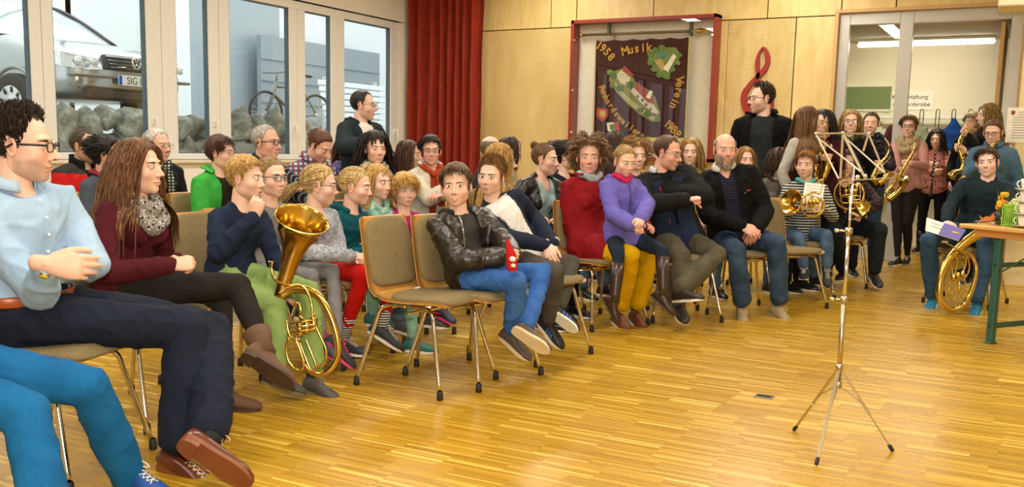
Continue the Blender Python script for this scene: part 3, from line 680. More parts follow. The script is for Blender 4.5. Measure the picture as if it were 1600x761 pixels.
    wa = np.array([.142, .162, .154, .142, .154, .165, .160, .120, .072, .058])*s*g; wb = np.array([.100, .108, .100, .094, .105, .112, .098, .078, .062, .056])*s*g**.8
    if fem: wa = wa*np.array([1.0, 1.04, 1, .90, .90, .92, .92, .92, .92, .9]); wb = wb*np.array([1, 1, 1, .94, .92, .94, .95, .95, .95, .9])
    if kid: wa = wa*np.array([.92, .92, .95, .98, .95, .95, .95, .95, .95, .9]); wb = wb*.95
    def torso(mb, ext, i0=0, i1=10, hem=0.0):
        he = np.array([1, 1, .8, .3]+[0]*6)*hem
        mb.capsule(CP[i0:i1], (wa+he+ext)[i0:i1], (wb+he+ext)[i0:i1], sd_[i0:i1], 20, rnd=.3)
        if fem > 0 and i1 > 6:
            for q in (-1, 1): mb.ball(CP[5]*.6+CP[4]*.4+sd_[5]*q*.066*s+fw_[5]*(.070*s), .058*s*fem+ext*.8, 0, 12)
        if belly: mb.ball(CP[3]*.5+CP[2]*.5+fw_[3]*.05*s, (.13*s*g*belly+ext,)*3, 0, 14)
    def arm(mb, sd, ext, t1=1.0, flare=0.0, inset=0.0):
        a, e, w = J['s'+sd], J['e'+sd], J['w'+sd]; q = 1 if sd == 'R' else -1; a0 = a-sr*q*.065*s+sp*.020*s
        if t1 <= 1: w = e+(w-e)*max(t1*2-1, .05) if t1 > .5 else None
        fr = np.array([.042, .050, .050, .046, .041])*s*g**.5*(.9 if fem else 1)*(.92 if kid else 1); fa = np.array([.043, .044, .040, .034, .027])*s*(.92 if fem else 1)
        up_ = [a0, a, a+(e-a)*.33, a+(e-a)*.66, e]; 
        if w is None: t_ = t1*2; up_ = [a0, a, a+(e-a)*.33*t_, a+(e-a)*.66*t_, a+(e-a)*t_]; mb.capsule(up_, fr+ext, None, None, 12); return
        mb.capsule(up_, fr+ext, None, None, 12); mb.capsule([e+(w-e)*t for t in (0, .25, .5, .75, 1)], fa+ext+np.linspace(0, flare, 5), None, None, 12)
    def leg(mb, sd, ext, end=1.0, cut=None):
        h_, k, a = J['h'+sd], J['k'+sd], J['a'+sd]; kk = .9 if kid else 1.0
        ft = np.array([.088, .088, .078, .068, .060])*s*kk*(1.05 if fem else 1)*g**.4; fs = np.array([.057, .058, .054, .044, .038])*s*kk
        fs = fs+(np.linspace(0, cut, 5) if cut else 0)
        mid = pv*.35+h_*.65
        mb.capsule([mid, h_+(k-h_)*.12, h_+(k-h_)*.4, h_+(k-h_)*.7, k], ft+ext, None, None, 14); e_ = k+(a-k)*end
        mb.capsule([k+(e_-k)*t for t in (0, .28, .55, .8, 1)], fs+ext, None, None, 14)
    sk = np.array(SKIN[skin])
    # ---------- body
    mb = MB(); torso(mb, -.014); mb.capsule([CP[7], nk, nk*.5+H*.5-hf2*.01, H-hu2*.03*hs-hf2*.02*hs], np.array([.07, .058, .053, .050])*hs*(.88 if fem or kid else 1), None, None, 14)
    for sd in 'RL': arm(mb, sd, -.004, 1.01); leg(mb, sd, -.013)
    V, N, Fq = remesh(mb, max(vox, .011), 3)
    # hold back the body under the clothes' fronts; skin colour everywhere
    B = MB(); B.add(V, [tuple(int(i) for i in q) for q in Fq], 0, np.tile(sk, (len(V), 1)))
    hd = build_head((kid, 1 if fem else 0, jaw, nose, soft), M, hs, sk, face, hi)
    for sd, sg in (('R', 1), ('L', -1)):
        A = arms.get(sd, {}); w, e = J['w'+sd], J['e'+sd]; d = unit(w-e); kd = A.get('hand', 'relaxed')
        hd_ = A.get('hd'); hd_ = d if hd_ is None else (unit(solve(hd_)-w) if not isinstance(hd_, np.ndarray) else hd_); bk = A.get('back', up*.8+sr*sg*.5 if pose == 'sit' else sr*sg+sf*.3)
        place_hand(B, kd, w-hd_*.004, hd_, np.array(bk, float)+1e-3, sg, s*(.96 if fem else 1.04)*(.98 if kid else 1), sk*np.array([1.0, .95, .93]))
    base = B.n; B.f += [tuple(i+base for i in q) for q in hd.f]; B.m += hd.m; B.v += hd.v; B.c += hd.c; B.n += hd.n
    eyem = MATS.get('eye')
    if eyem is None:
        eyem, nt, b = new_mat('eye'); a_ = _n(nt, 'ShaderNodeAttribute', attribute_name='Col'); nt.links.new(a_.outputs['Color'], b.inputs['Base Color']); b.inputs['Roughness'].default_value = .08; MATS['eye'] = eyem
    B.build('body', [skin_mat(), eyem], root, True, col=True)
    # ---------- clothes
    def garment(spec, idx, base_ext):
        mb = MB(); ext = base_ext+spec.get('ext', 0)
        torso(mb, ext, 2 if spec.get('tuck') else spec.get('i0', 0), 10 if not spec.get('low') else 9, 0 if spec.get('tuck') else .012)
        sl_ = spec.get('sl', 1.0)
        for sd in 'RL':
            if sl_ > 0: arm(mb, sd, ext+.002, sl_*.985 if sl_ < 1 else .975, spec.get('cuff', .004))
        if spec.get('skirt') and pose == 'sit':
            for sd in 'RL': h_, k = J['h'+sd], J['k'+sd]; mb.capsule([h_, h_+(k-h_)*spec['skirt']], [.105*s+ext, .10*s+ext], None, None, 12)
        elif spec.get('skirt'):
            mb.capsule([pv+up*.05, pv-up*spec['skirt']*.5*s], [.165*s+ext, .17*s+ext], [.115*s+ext, .125*s+ext], r, 18)
        V, N, Fq = remesh(mb, vox, 4)
        V = folds(V, N, spec.get('fold', fold), idx+len(label), spec.get('ff', 34)); V = folds(V, N, .0012, idx+9, 120)
        rel = V-pv; L_ = np.linalg.norm(T); sv = rel@sp/L_; xs = rel@sr; ys = rel@sf
        darm = np.full(len(V), 9.0)
        for sd in 'RL': darm = np.minimum(darm, np.minimum(seg_d(V, J['s'+sd], J['e'+sd])[0]-.06*s, seg_d(V, J['e'+sd], J['w'+sd])[0]-.05*s))
        keep = None; inarm = darm < ext+.012
        def snap(lim, okm):
            e_ = np.abs(xs)-lim; q = (np.abs(e_) < vox*.75) & okm; V[q] -= sr*(np.sign(xs[q])*(e_[q]))[:, None]; xs[q] -= np.sign(xs[q])*e_[q]
        if spec.get('open') is not None:   # an open front: (width at hem, width at neck)
            w0, w1 = spec['open']; lim = (w0+(w1-w0)*np.clip(sv, 0, 1))*s; snap(lim, (ys > .02*s) & ~inarm); bad = (np.abs(xs) < lim-.002) & (ys > .02*s) & ~inarm & (sv > -.3) & (sv < 1.06)
            keep = ~bad[Fq].any(1)
        if spec.get('vneck'):   # (depth fraction, half width)
            dp, hw = spec['vneck']; lim = hw*s*np.clip((sv-(1-dp))/dp, 0, 1); snap(lim, (ys > 0) & ~inarm & (sv > 1-dp)); bad = (np.abs(xs) < lim-.002) & (ys > 0) & ~inarm; keep = (~bad[Fq].any(1)) if keep is None else keep & ~bad[Fq].any(1)
        col = None
        if spec.get('colf'): col = spec['colf'](sv, xs/s, ys/s, inarm, V)
        o = fast_build(spec.get('name', 'sweater'), V, Fq, spec['m'], root, col=col, keep=keep); return o
    if bot:
        mb = MB(); ext = .004+bot.get('ext', 0); mb.capsule(CP[0:3], wa[0:3]+ext, wb[0:3]+ext, sd_[0:3], 20)
        for sd in 'RL': leg(mb, sd, ext, bot.get('len', .93), bot.get('flare', .012))
        V, N, Fq = remesh(mb, vox, 3); V = folds(V, N, bot.get('fold', fold), len(label), 30); V = folds(V, N, .001, 4, 110)
        fast_build(bot.get('name', 'trousers'), V, Fq, bot['m'], root)
        if bot.get('turn'):
            for sd in 'RL':
                k, a = J['k'+sd], J['a'+sd]; e_ = k+(a-k)*bot['len']; q = MB(); q.loft([e_+(k-a)*.0, e_+unit(k-a)*.05], [.062*s, .064*s], None, None, 16); q.build('turn_up', bot['turn'], root)
    if inner: garment(inner, 5, .004)
    if top: garment(top, 1, .008 if not inner else .012)
    if over: garment(over, 2, .022)
    # collar / scarf / hood rings around the neck
    for ex in (extras or []):
        kd = ex['k']
        if kd == 'scarf':
            q = MB(); a = np.arange(22)/22*2*PI
            for li, (Rr, rr, dz) in enumerate([(.078, .030, .0), (.098, .034, -.035)][:ex.get('n', 2)]):
                Rr *= s*ex.get('R', 1); rr *= s*ex.get('r', 1); c = nk+up*(.018*s+dz*s)+sf*.012
                P = c+sr*(np.cos(a)*Rr*1.05)[:, None]+sf*(np.sin(a)*Rr)[:, None]+up*(-.035*s*np.clip(np.sin(a), 0, 1)*(1+li*.9)*ex.get('drop', 1)+.012*np.sin(3*a+li))[:, None]
                q.loft(P, rr*(1+.18*np.sin(5*a+li*2)), rr*(1+.15*np.cos(4*a)), None, 12, 0, False, None, True)
            if ex.get('tail'):
                for qq in (ex.get('tails') or (-1, 1)):
                    P = np.array([nk+sf*.085*s+sr*qq*.03*s-up*.03*s, nk+sf*(.12*s)+sr*qq*.05*s-sp*.12*s, nk+sf*.145*s+sr*qq*.055*s-sp*(.12+ex['tail'])*s]); q.capsule(smooth_path(P, 4), .036*s, .014*s, sr, 12)
            V, N, Fq = remesh(q, .008, 2); V = folds(V, N, .006, 3, 75); fast_build(ex.get('name', 'scarf'), V, Fq, ex['m'], root)
        elif kd == 'collar':   # standing / turned-down collar band
            q = MB(); a = R(-90)+np.linspace(R(ex.get('gap', 28)), R(360-ex.get('gap', 28)), 26)+PI
            hgt = ex.get('h', .035)*s; R0 = .064*s*ex.get('R', 1); c = nk+up*.012*s
            rows = []
            for R1, z1 in ex.get('prof', ((1.0, .0), (.96, 1.0), (1.08, 1.08), (1.35, .15))):
                rows.append(c+sr*(np.cos(a)*R0*R1*1.05)[:, None]+sf*(np.sin(a)*R0*R1*1.05)[:, None]+up*(z1*hgt-.028*s*np.clip(np.sin(a), 0, 1)*1.2)[:, None])
            V = np.vstack(rows); n2 = len(a); f4 = np.array([(i*n2+j, i*n2+j+1, (i+1)*n2+j+1, (i+1)*n2+j) for i in range(len(rows)-1) for j in range(n2-1)])
            o = fast_build(ex.get('name', 'collar'), V, f4, ex['m'], root); sm = o.modifiers.new('t', 'SOLIDIFY'); sm.thickness = .004
        elif kd == 'hood':
            q = MB(); a = np.linspace(R(150), R(390), 20); a = np.linspace(R(-225), R(45), 22); Rr = .082*s; tp_ = .35+.65*np.sin(np.linspace(.12, PI-.12, 22))**.6
            P = nk+up*.012*s-sf*.02*s+sr*(np.cos(a)*Rr*1.1)[:, None]+sf*(np.sin(a)*Rr)[:, None]+up*(-.02*s*np.clip(np.sin(a), 0, 1)-.018*s*np.clip(-np.sin(a), 0, 1))[:, None]
            q.capsule(P, .030*s*ex.get('r', 1)*(1+.5*np.clip(-np.sin(a), 0, 1))*tp_, .038*s*ex.get('r', 1)*tp_, None, 12)
            V, N, Fq = remesh(q, .009, 2); V = folds(V, N, .004, 3, 55); fast_build('hood', V, Fq, ex['m'], root)
        elif kd == 'belt':
            q = MB(); a = np.arange(28)/28*2*PI; c = CP[2]; A1, B1 = wa[2]+.016, wb[2]+.018
            P = c+sd_[2]*(np.cos(a)*A1)[:, None]+fw_[2]*(np.sin(a)*B1)[:, None]; nn = unit(sp)
            q.loft(P, .004, .020, np.cross(unit(np.roll(P, -1, 0)-P), nn), 8, 0, False, None, True); bl = q.build('belt', ex['m'], root)
            bk = MB(); cc = c+fw_[2]*(B1+.006); bk.tube([cc+sd_[2]*x_+nn*z_ for x_, z_ in ((-.025, -.021), (.025, -.021), (.025, .021), (-.025, .021))], .003, 6, 0, True); bk.build('belt_buckle', NICKEL, bl)
        elif kd == 'zip':
            q = MB(); t = np.linspace(ex.get('t0', .05), ex.get('t1', .98), 16); cpi = np.array([np.interp(t, sl, CP[:, i]) for i in range(3)]).T; bi = np.interp(t, sl, wb)
            q.tube(cpi+sf*(bi+ex.get('off', .030))[:, None]+sr*ex.get('x', 0), ex.get('r', .004), 6); q.build('zip', ex['m'], root)
        elif kd == 'buttons':
            bt_ = np.linspace(ex.get('t0', .2), .9, ex.get('n', 6))
            for t in bt_:
                c = np.array([np.interp(t, sl, CP[:, i]) for i in range(3)])+sf*(np.interp(t, sl, wb)+ex.get('off', .014)); MB().ball(c, .006, 0, 8).build('button', ex['m'], root)
        elif kd == 'patchmark':   # a small mark on the garment
            c = np.array([np.interp(ex['t'], sl, CP[:, i]) for i in range(3)]); wbi = np.interp(ex['t'], sl, wb)+.026; wai = np.interp(ex['t'], sl, wa); xx = ex['x']*s
            c = c+sf*(wbi*math.sqrt(max(0, 1-(xx/(wai+.03))**2)))+sr*xx; MB().beam(c-sr*ex.get('w', .03)/2-sp*ex.get('sl', 0), c+sr*ex.get('w', .03)/2+sp*ex.get('sl', 0), .006, ex.get('h', .01), sp).build(ex.get('name', 'mark'), ex['m'], root)
        elif kd == 'watch':
            sd = ex['s']; w, e = J['w'+sd], J['e'+sd]; d = unit(w-e); c = w-d*.018; o1 = unit(np.cross(d, up)); o2 = np.cross(o1, d); a = np.arange(18)/18*2*PI; Rr = .030*s*ex.get('R', 1)
            q = MB(); q.loft(c+o1*(np.cos(a)*Rr)[:, None]+o2*(np.sin(a)*Rr)[:, None], .0022, .008, None, 8, 0, False, None, True); b_ = q.build('watch', ex['m'], root)
            fd = unit(np.asarray(ex.get('face', tuple(unit(CAMP-c)))), ); fd = unit(fd-d*(fd@d)); q = MB(); Mx = basis(unit(np.cross(d, fd)), d, fd, c+fd*(Rr+.001)); q.lathe([(0, 0), (.016, 0), (.016, .005), (.0135, .007), (0, .007)], 20, 0, Mx); q.build('watch_case', ex['m'], b_)
            q = MB(); q.lathe([(0, .0072), (.0125, .0072), (.0125, .0078), (0, .0078)], 20, 0, Mx); q.build('watch_dial', ex.get('dial', plain('#f2e21c', .4)), b_)
    # ---------- shoes
    for sd, sg in (('R', 1), ('L', -1)):
        if shoe is None: continue
        k, a = J['k'+sd], J['a'+sd]; G = legs.get(sd, {}); sh = unit(k-a); t = G.get('t')
        if t is not None: d = unit(solve(t, a, .19*s)-a)
        else: d = f+r*sg*.18
        nrm = sh if G.get('air') else up
        if t is None: d = unit(d-nrm*(d@nrm))
        z_ = unit((sh if (t is not None and G.get('air')) else up)-d*((sh if (t is not None and G.get('air')) else up)@d)); x_ = np.cross(d, z_)
        sc = s*(shoe.get('sc', 1.0)); o_ = a-z_*.085*s
        if not G.get('air') and abs(o_[2]-footz) < .06: o_[2] = footz+.001
        Mx = basis(x_, d, z_, o_)
        build_shoe(root, Mx, sc, shoe, a, k, sg)
    # ---------- hair, glasses
    if hair:
        cols = [( (np.linalg.inv(np.array(M)) @ np.r_[nk-up*.12*s, 1])[:3]/hs, np.array([.215, .165, .15])*s/hs)] if hair['s'] in ('long', 'pony') else []
        Mi = np.array(M); make_hair(root, (kid, 1 if fem else 0, jaw, nose, soft), M, hs, hair, up, hi, cols)
    if glasses:
        key = (kid, 1 if fem else 0, jaw, nose, soft); g_ = MB(); fr_y = float(front_y(np.array([.031]), np.array([.004]), key)[0])+.014
        gw, gh = glasses.get('w', .0235), glasses.get('h', .0165); rr = glasses.get('r', .0016)
        for sx in (-1, 1):
            a = np.arange(20)/20*2*PI; pw = .55; P = np.stack([sx*.0315+gw*np.sign(np.cos(a))*np.abs(np.cos(a))**pw, fr_y-.18*np.abs(sx*.0315+gw*np.cos(a)-0)**1.0*.25, .001+gh*np.sign(np.sin(a))*np.abs(np.sin(a))**pw], 1); g_.tube(P, rr, 6, 0, True)
            g_.tube([(sx*(.0315+gw), fr_y-.004, .007), (sx*.074, .055, .007), (sx*.079, .0, .006), (sx*.078, -.02, -.006)], rr*glasses.get('arm', 1.1), 6)
        g_.tube([(-.0095, fr_y, .006), (0, fr_y+.003, .008), (.0095, fr_y, .006)], rr, 6); g_.xf(M @ Matrix.Scale(hs, 4)); go = g_.build('glasses', glasses.get('m', BLACK), root)
        ln = MB()
        for sx in (-1, 1):
            a = np.arange(20)/20*2*PI; P = np.stack([sx*.0315+gw*.97*np.sign(np.cos(a))*np.abs(np.cos(a))**.55, fr_y-.18*np.abs(sx*.0315+gw*np.cos(a))*.25, .001+gh*.97*np.sign(np.sin(a))*np.abs(np.sin(a))**.55], 1); ln.add(P, [tuple(range(20))])
        ln.xf(M @ Matrix.Scale(hs, 4)); ln.build('lens', glass_mat((.97, .97, .97), .02, .05, 'spectacle_glass'), go)
    J['root'] = root; J['H'] = H; J['M'] = M; J['f'] = f; J['r'] = r; J['sf'] = sf; J['sr'] = sr; return J
def build_shoe(root, Mx, sc, sp, a, k, sg):
    kd = sp.get('k', 'trainer'); Ma = np.array(Mx); tr = lambda v: (Ma[:3, :3] @ (np.asarray(v)*sc).T).T+Ma[:3, 3]
    ys = np.array([-.062, -.055, -.03, .0, .035, .075, .12, .16, .188, .198]); hw = np.array([.022, .031, .035, .035, .034, .037, .043, .040, .026, .012]); ht = np.array([.045, .075, .092, .096, .088, .070, .056, .048, .038, .026])
    if kd == 'boot': ht[2:5] = (.105, .115, .100)
    if kd == 'low': ht = ht*np.array([.9, .85, .72, .68, .72, .8, .82, .8, .8, .8])
    n = 16; an = np.arange(n)/n*2*PI; rows = []
    for y, w, h in zip(ys, hw, ht):
        cz = .012+(h-.012)*.45; rows.append(np.stack([np.sign(np.cos(an))*np.abs(np.cos(an))**.75*w-sg*.004*np.clip(y/.15, -1, 1), np.full(n, y), np.where(np.sin(an) > 0, cz+np.abs(np.sin(an))**.9*(h-cz), cz-np.abs(np.sin(an))**.6*(cz-.010))], 1))
    V = tr(np.vstack(rows)); f = [(i*n+j, (i+1)*n+j, (i+1)*n+(j+1) % n, i*n+(j+1) % n) for i in range(len(ys)-1) for j in range(n)]+[tuple(range(n)), tuple((len(ys)-1)*n+j for j in range(n))[::-1]]
    mb = MB(); mb.add(V, f); shaft = sp.get('shaft', 0)
    u = unit(k-a)
    if shaft: mb.loft([a-u*.02, a+u*.04, a+u*shaft*.6, a+u*shaft], np.array([.046, .044, .055, .060])*sc*sp.get('sw', 1), None, None, 16)
    o = mb.build(sp.get('name', 'boot' if kd == 'boot' else 'shoe'), sp['m'], root)
    so = MB(); m2 = 22; t = np.arange(m2)/m2*2*PI; oy = .068+.131*np.sin(t); ox = np.interp(oy, ys, hw)*1.10*np.sign(np.cos(t))*np.abs(np.cos(t))**.35-sg*.004; th = sp.get('sole', .016)
    lo = np.stack([ox, oy, np.full(m2, 0.0)+.006*np.clip((oy-.15)/.05, 0, 1)], 1); hi_ = lo+np.array([0, 0, th]); so.add(tr(np.vstack([lo, hi_])), [tuple(range(m2))[::-1], tuple(range(m2, 2*m2))]+[(i, (i+1) % m2, (i+1) % m2+m2, i+m2) for i in range(m2)])
    if sp.get('heel'): so.add(tr(np.vstack([np.stack([ox, oy, lo[:, 2]-sp['heel']], 1)[oy < .01], np.stack([ox, oy, lo[:, 2]+.002], 1)[oy < .01]])), [tuple(range((oy < .01).sum()))[::-1]]+[(i, (i+1) % (oy < .01).sum(), (i+1) % (oy < .01).sum()+(oy < .01).sum(), i+(oy < .01).sum()) for i in range((oy < .01).sum())])
    so.build('sole', sp.get('sm', plain('#e8e4da', .6)), o, False)
    if sp.get('lace') is not None:
        la = MB()
        for i in range(4):
            y = .045+i*.020; h = np.interp(y, ys, ht)+.003; h2 = np.interp(y+.018, ys, ht)+.003; w = .016
            la.tube(tr([(-w, y, h-.004), (0, y+.009, (h+h2)/2+.002), (w, y+.018, h2-.004)]), .0022*sc, 5); la.tube(tr([(w, y, h-.004), (0, y+.009, (h+h2)/2+.002), (-w, y+.018, h2-.004)]), .0022*sc, 5)
        la.tube(tr(smooth_path([(0, .04, .094), (.022, .035, .104), (.03, .06, .09), (.004, .045, .094)], 4)), .002*sc, 5); la.tube(tr(smooth_path([(0, .04, .094), (-.022, .035, .104), (-.03, .06, .088), (-.004, .045, .094)], 4)), .002*sc, 5)
        la.build('laces', sp['lace'], o)
    if sp.get('stripes') is not None:
        st = MB()
        for i in range(3):
            y = .045+i*.024
            for q in (-1, 1):
                w0 = np.interp(y, ys, hw); h0 = np.interp(y, ys, ht); P = [(q*(w0+.001)-sg*.003, y+.014, .022), (q*(w0*.98+.001)-sg*.003, y+.004, .022+(h0-.02)*.45), (q*(w0*.62+.001), y-.006, h0-.012)]
                st.capsule(tr(smooth_path(P, 3)), .0048*sc, .0022*sc, Ma[:3, 1], 8)
        st.build('stripes', sp['stripes'], o)
    if sp.get('sock') is not None:
        q = MB(); q.loft([a-u*.02*sc, a+u*.10*sc, a+u*.16*sc], np.array([.036, .037, .042])*sc, None, None, 14); q.build('sock', sp['sock'], root)
# ------------------------------------------------------------------ the room
XW, YB, ZC, XR, YF = -8.08, 11.8, 3.6, 3.2, -2.6     # window wall, back wall, ceiling, right wall, wall behind the camera
def struct(o): o['kind'] = 'structure'; return o
def sbox(name, boxes, mat, bev=0, parent=None):
    mb = MB()
    for b in boxes: mb.box(*b[:6], 0, bev)
    o = mb.build(name, mat, parent, False)
    return o if parent else struct(o)
def floor_mat():
    mt, nt, b = new_mat('lamella_parquet'); tc = _n(nt, 'ShaderNodeTexCoord'); sp = _n(nt, 'ShaderNodeSeparateXYZ'); nt.links.new(tc.outputs['Object'], sp.inputs[0])
    def M(op, a, c=None, c2=None):
        n = _n(nt, 'ShaderNodeMath', operation=op)
        for i, v in enumerate((a, c, c2)):
            if v is None: continue
            if hasattr(v, 'is_linked'): nt.links.new(v, n.inputs[i])
            else: n.inputs[i].default_value = v
        return n.outputs[0]
    x, y = sp.outputs[0], sp.outputs[1]
    row = M('FLOOR', M('DIVIDE', y, .0135)); blk = M('FLOOR', M('DIVIDE', y, .165))
    wb = _n(nt, 'ShaderNodeTexWhiteNoise', noise_dimensions='1D'); nt.links.new(blk, wb.inputs['W'])
    u = M('ADD', M('DIVIDE', x, .24), M('MULTIPLY', wb.outputs['Value'], .8)); col = M('FLOOR', u)
    cv = _n(nt, 'ShaderNodeCombineXYZ'); nt.links.new(col, cv.inputs[0]); nt.links.new(row, cv.inputs[1])
    w = _n(nt, 'ShaderNodeTexWhiteNoise', noise_dimensions='2D'); nt.links.new(cv.outputs[0], w.inputs['Vector'])
    cv2 = _n(nt, 'ShaderNodeCombineXYZ'); nt.links.new(col, cv2.inputs[0]); nt.links.new(blk, cv2.inputs[1])
    w2 = _n(nt, 'ShaderNodeTexWhiteNoise', noise_dimensions='2D'); nt.links.new(cv2.outputs[0], w2.inputs['Vector'])
    c = _ramp(nt, w.outputs['Value'], [(0, '#a27a12'), (.3, '#ae8618'), (.75, '#ba9222'), (.93, '#d2ac3a'), (1, '#e8cc66')])
    c = _mix(nt, .5, c, _ramp(nt, w2.outputs['Value'], [(0, (.86, .84, .80)), (1, (1.12, 1.1, 1.05))]), 'MULTIPLY')
    gr = _n(nt, 'ShaderNodeTexNoise', ins={'Scale': 8, 'Detail': 6}); nt.links.new(_coords(nt, scale=(1, 14, 1)), gr.inputs['Vector'])
    c = _mix(nt, .35, c, _ramp(nt, gr.outputs[0], [(.3, (.8, .75, .7)), (.7, (1.1, 1.1, 1.1))]), 'MULTIPLY')
    fy = M('FRACT', M('DIVIDE', y, .0135)); fx = M('FRACT', u); e1 = M('LESS_THAN', fy, .09); e2 = M('LESS_THAN', fx, .006); e = M('MAXIMUM', e1, e2)
    c = _mix(nt, M('MULTIPLY', e, .22), c, '#6b4810'); nt.links.new(c, b.inputs['Base Color'])
    n2 = _n(nt, 'ShaderNodeTexNoise', ins={'Scale': 1.3, 'Detail': 3}); nt.links.new(tc.outputs['Object'], n2.inputs['Vector'])
    nt.links.new(M('ADD', M('MULTIPLY', n2.outputs[0], .12), M('ADD', M('MULTIPLY', w.outputs['Value'], .06), .20)), b.inputs['Roughness'])
    b.inputs['Specular IOR Level'].default_value = .5; _bump(nt, b, M('MULTIPLY', M('ADD', w.outputs['Value'], M('MULTIPLY', e, -1.5)), .15), .12, .002); return mt
def ply_mat(holes=False):
    mt, nt, b = new_mat('birch_plywood'+('_perforated' if holes else '')); v = _coords(nt, scale=(1.2, 1.2, .35))
    nz = _n(nt, 'ShaderNodeTexNoise', ins={'Scale': 5, 'Detail': 8, 'Distortion': 1.2}); nt.links.new(v, nz.inputs['Vector'])
    c = _ramp(nt, nz.outputs[0], [(.25, '#cfb06a'), (.5, '#dabe7c'), (.75, '#e4cd8e')])
    if holes:
        tc = _n(nt, 'ShaderNodeTexCoord'); sp = _n(nt, 'ShaderNodeSeparateXYZ'); nt.links.new(tc.outputs['Object'], sp.inputs[0])
        def M(op, a, c=None):
            n = _n(nt, 'ShaderNodeMath', operation=op)
            for i, q in enumerate((a, c)):
                if q is None: continue
                if hasattr(q, 'is_linked'): nt.links.new(q, n.inputs[i])
                else: n.inputs[i].default_value = q
            return n.outputs[0]
        p = .024; fx = M('SUBTRACT', M('FRACT', M('DIVIDE', sp.outputs[0], p)), .5); fz = M('SUBTRACT', M('FRACT', M('DIVIDE', sp.outputs[2], p)), .5)
        d = M('SQRT', M('ADD', M('MULTIPLY', fx, fx), M('MULTIPLY', fz, fz))); h = M('LESS_THAN', d, .24); c = _mix(nt, M('MULTIPLY', h, .8), c, '#5c4420')
    nt.links.new(c, b.inputs['Base Color']); b.inputs['Roughness'].default_value = .45; return mt
def plaster(c='#efe6d2'): return plain(c, .8, 0, 'painted_plaster', .03, 60, bump=.05)
PLY, PLYH, WHITE, FRAMEW = ply_mat(), ply_mat(True), plaster('#ece3cf'), plain('#e2e4e0', .35, 0, 'window_frame_white', .02, 12)
ALU = plain('#b9b6ae', .35, .35, 'aluminium', .03, 20)
sbox('floor', [(XW-.3, XR+.2, YF-.2, 16.2, -.2, 0)], floor_mat())
sbox('ceiling', [(XW, XR, YF, YB, ZC, ZC+.2)], plaster('#e8dcc0'))
sbox('wall_right', [(XR, XR+.2, YF, YB, 0, ZC)], plaster('#e2cf9c'))
sbox('wall_front', [(XW-.3, XR+.2, YF-.2, YF, 0, ZC)], plaster('#e2d3ac'))
# window wall with its opening
WZ0, WZ1 = 1.0, 2.92
sbox('wall_left', [(XW-.28, XW, YF, YB+.2, 0, WZ0), (XW-.28, XW, YF, YB+.2, WZ1, ZC), (XW-.28, XW, 11.5, YB+.2, WZ0, WZ1), (XW-.28, XW, YF, -1.6, WZ0, WZ1)], plaster('#e4e2da'))
sbox('trim_1', [(XW-.26, XW+.06, -1.6, 11.5, WZ0-.035, WZ0)], plain('#d9d2be', .3), .008)
panes = [(-1.5, -.4), (-.1, .4), (.7, 1.7), (2.0, 2.5), (2.8, 3.85), (4.1, 4.45), (4.75, 5.70), (5.94, 7.00), (7.39, 7.84), (8.16, 9.14), (9.43, 9.92), (10.2, 11.22)]
for i, (y0, y1) in enumerate(panes):
    lo = (panes[i-1][1]+y0)/2 if i else -1.6; hi_ = (panes[i+1][0]+y1)/2 if i < len(panes)-1 else 11.42
    fb = MB(); x0, x1 = XW-.10, XW-.02
    for a in ((lo, hi_, 2.82, 2.92), (lo, hi_, WZ0, 1.07)): fb.box(x0, x1, a[0], a[1], a[2], a[3], 0, .006)
    fb.box(x0, x1, lo+.003, y0, 1.07, 2.82, 0, .006); fb.box(x0, x1, y1, hi_-.003, 1.07, 2.82, 0, .006)
    w = struct(fb.build('window_%d' % (i+1), FRAMEW, None, False)); g = MB()
    g.box(XW-.066, XW-.060, y0-.004, y1+.004, 1.066, 2.824); g.build('pane', glass_mat((.93, .96, .95), 0, .05, 'window_glass'), w, False)
    g = MB(); [g.box(XW-.092, XW-.035, *q) for q in ((y0, y0+.012, 1.07, 2.82), (y1-.012, y1, 1.07, 2.82), (y0, y1, 2.808, 2.82), (y0, y1, 1.07, 1.08))]; g.build('gasket', plain('#4a5c68', .5), w, False)
    if y1-y0 > .6 or i in (8,):
        h = MB(); hy = y1+.06 if i != 11 else y1+.09; hy = min(hy, hi_-.03); h.box(XW-.02, XW-.008, hy-.016, hy+.016, 1.36, 1.44, 0, .004); h.tube([(XW-.01, hy, 1.42), (XW+.035, hy, 1.42), (XW+.04, hy, 1.40), (XW+.042, hy+.005, 1.29)], .010, 8, 0, False, 3); h.build('window_handle', plain('#f1ede2', .3), w)
sbox('trim_2', [(XW-.26, XW-.0, 11.42, 11.5, WZ0, WZ1), (XW-.26, XW-.0, -1.6, 11.5, WZ1, WZ1+.01)], plaster('#e9e4d6'))
# back wall: plywood panels over a dark ground, perforated acoustic panels between
DX0, DX1, DZ = -2.19, -.27, 2.83
sbox('wall_back', [(XW, DX0, YB, YB+.2, 0, ZC), (DX1, XR, YB, YB+.2, 0, ZC), (DX0, DX1, YB, YB+.2, DZ, ZC)], plain('#3a2a14', .8))
def xat(px, py=60): return ony(px, py, YB)[0]
gap = .006
def panel(name, x0, x1, z0, z1, mat=None): return sbox(name, [(x0+gap, x1-gap, YB-.02, YB+.0, z0+gap, z1-gap)], mat or PLY, .003)
zs = 2.80; zt = 2.90; n_ = 3
ux = [XW, xat(862, 20), xat(902, 20), -4.45, xat(1200, 20), xat(1315, 20)]
sbox('trim_3', [(a+gap, b-gap, YB-.02, YB, zs+gap if i < 99 else 0, ZC) for i, (a, b) in enumerate(zip(ux[:-1], ux[1:]))]+[(xat(1315, 20)+gap, xat(1400, 20)-gap, YB-.02, YB, DZ+.03, ZC), (xat(1400, 20)+gap, XR, YB-.02, YB, DZ+.03, ZC)], PLY, .003)
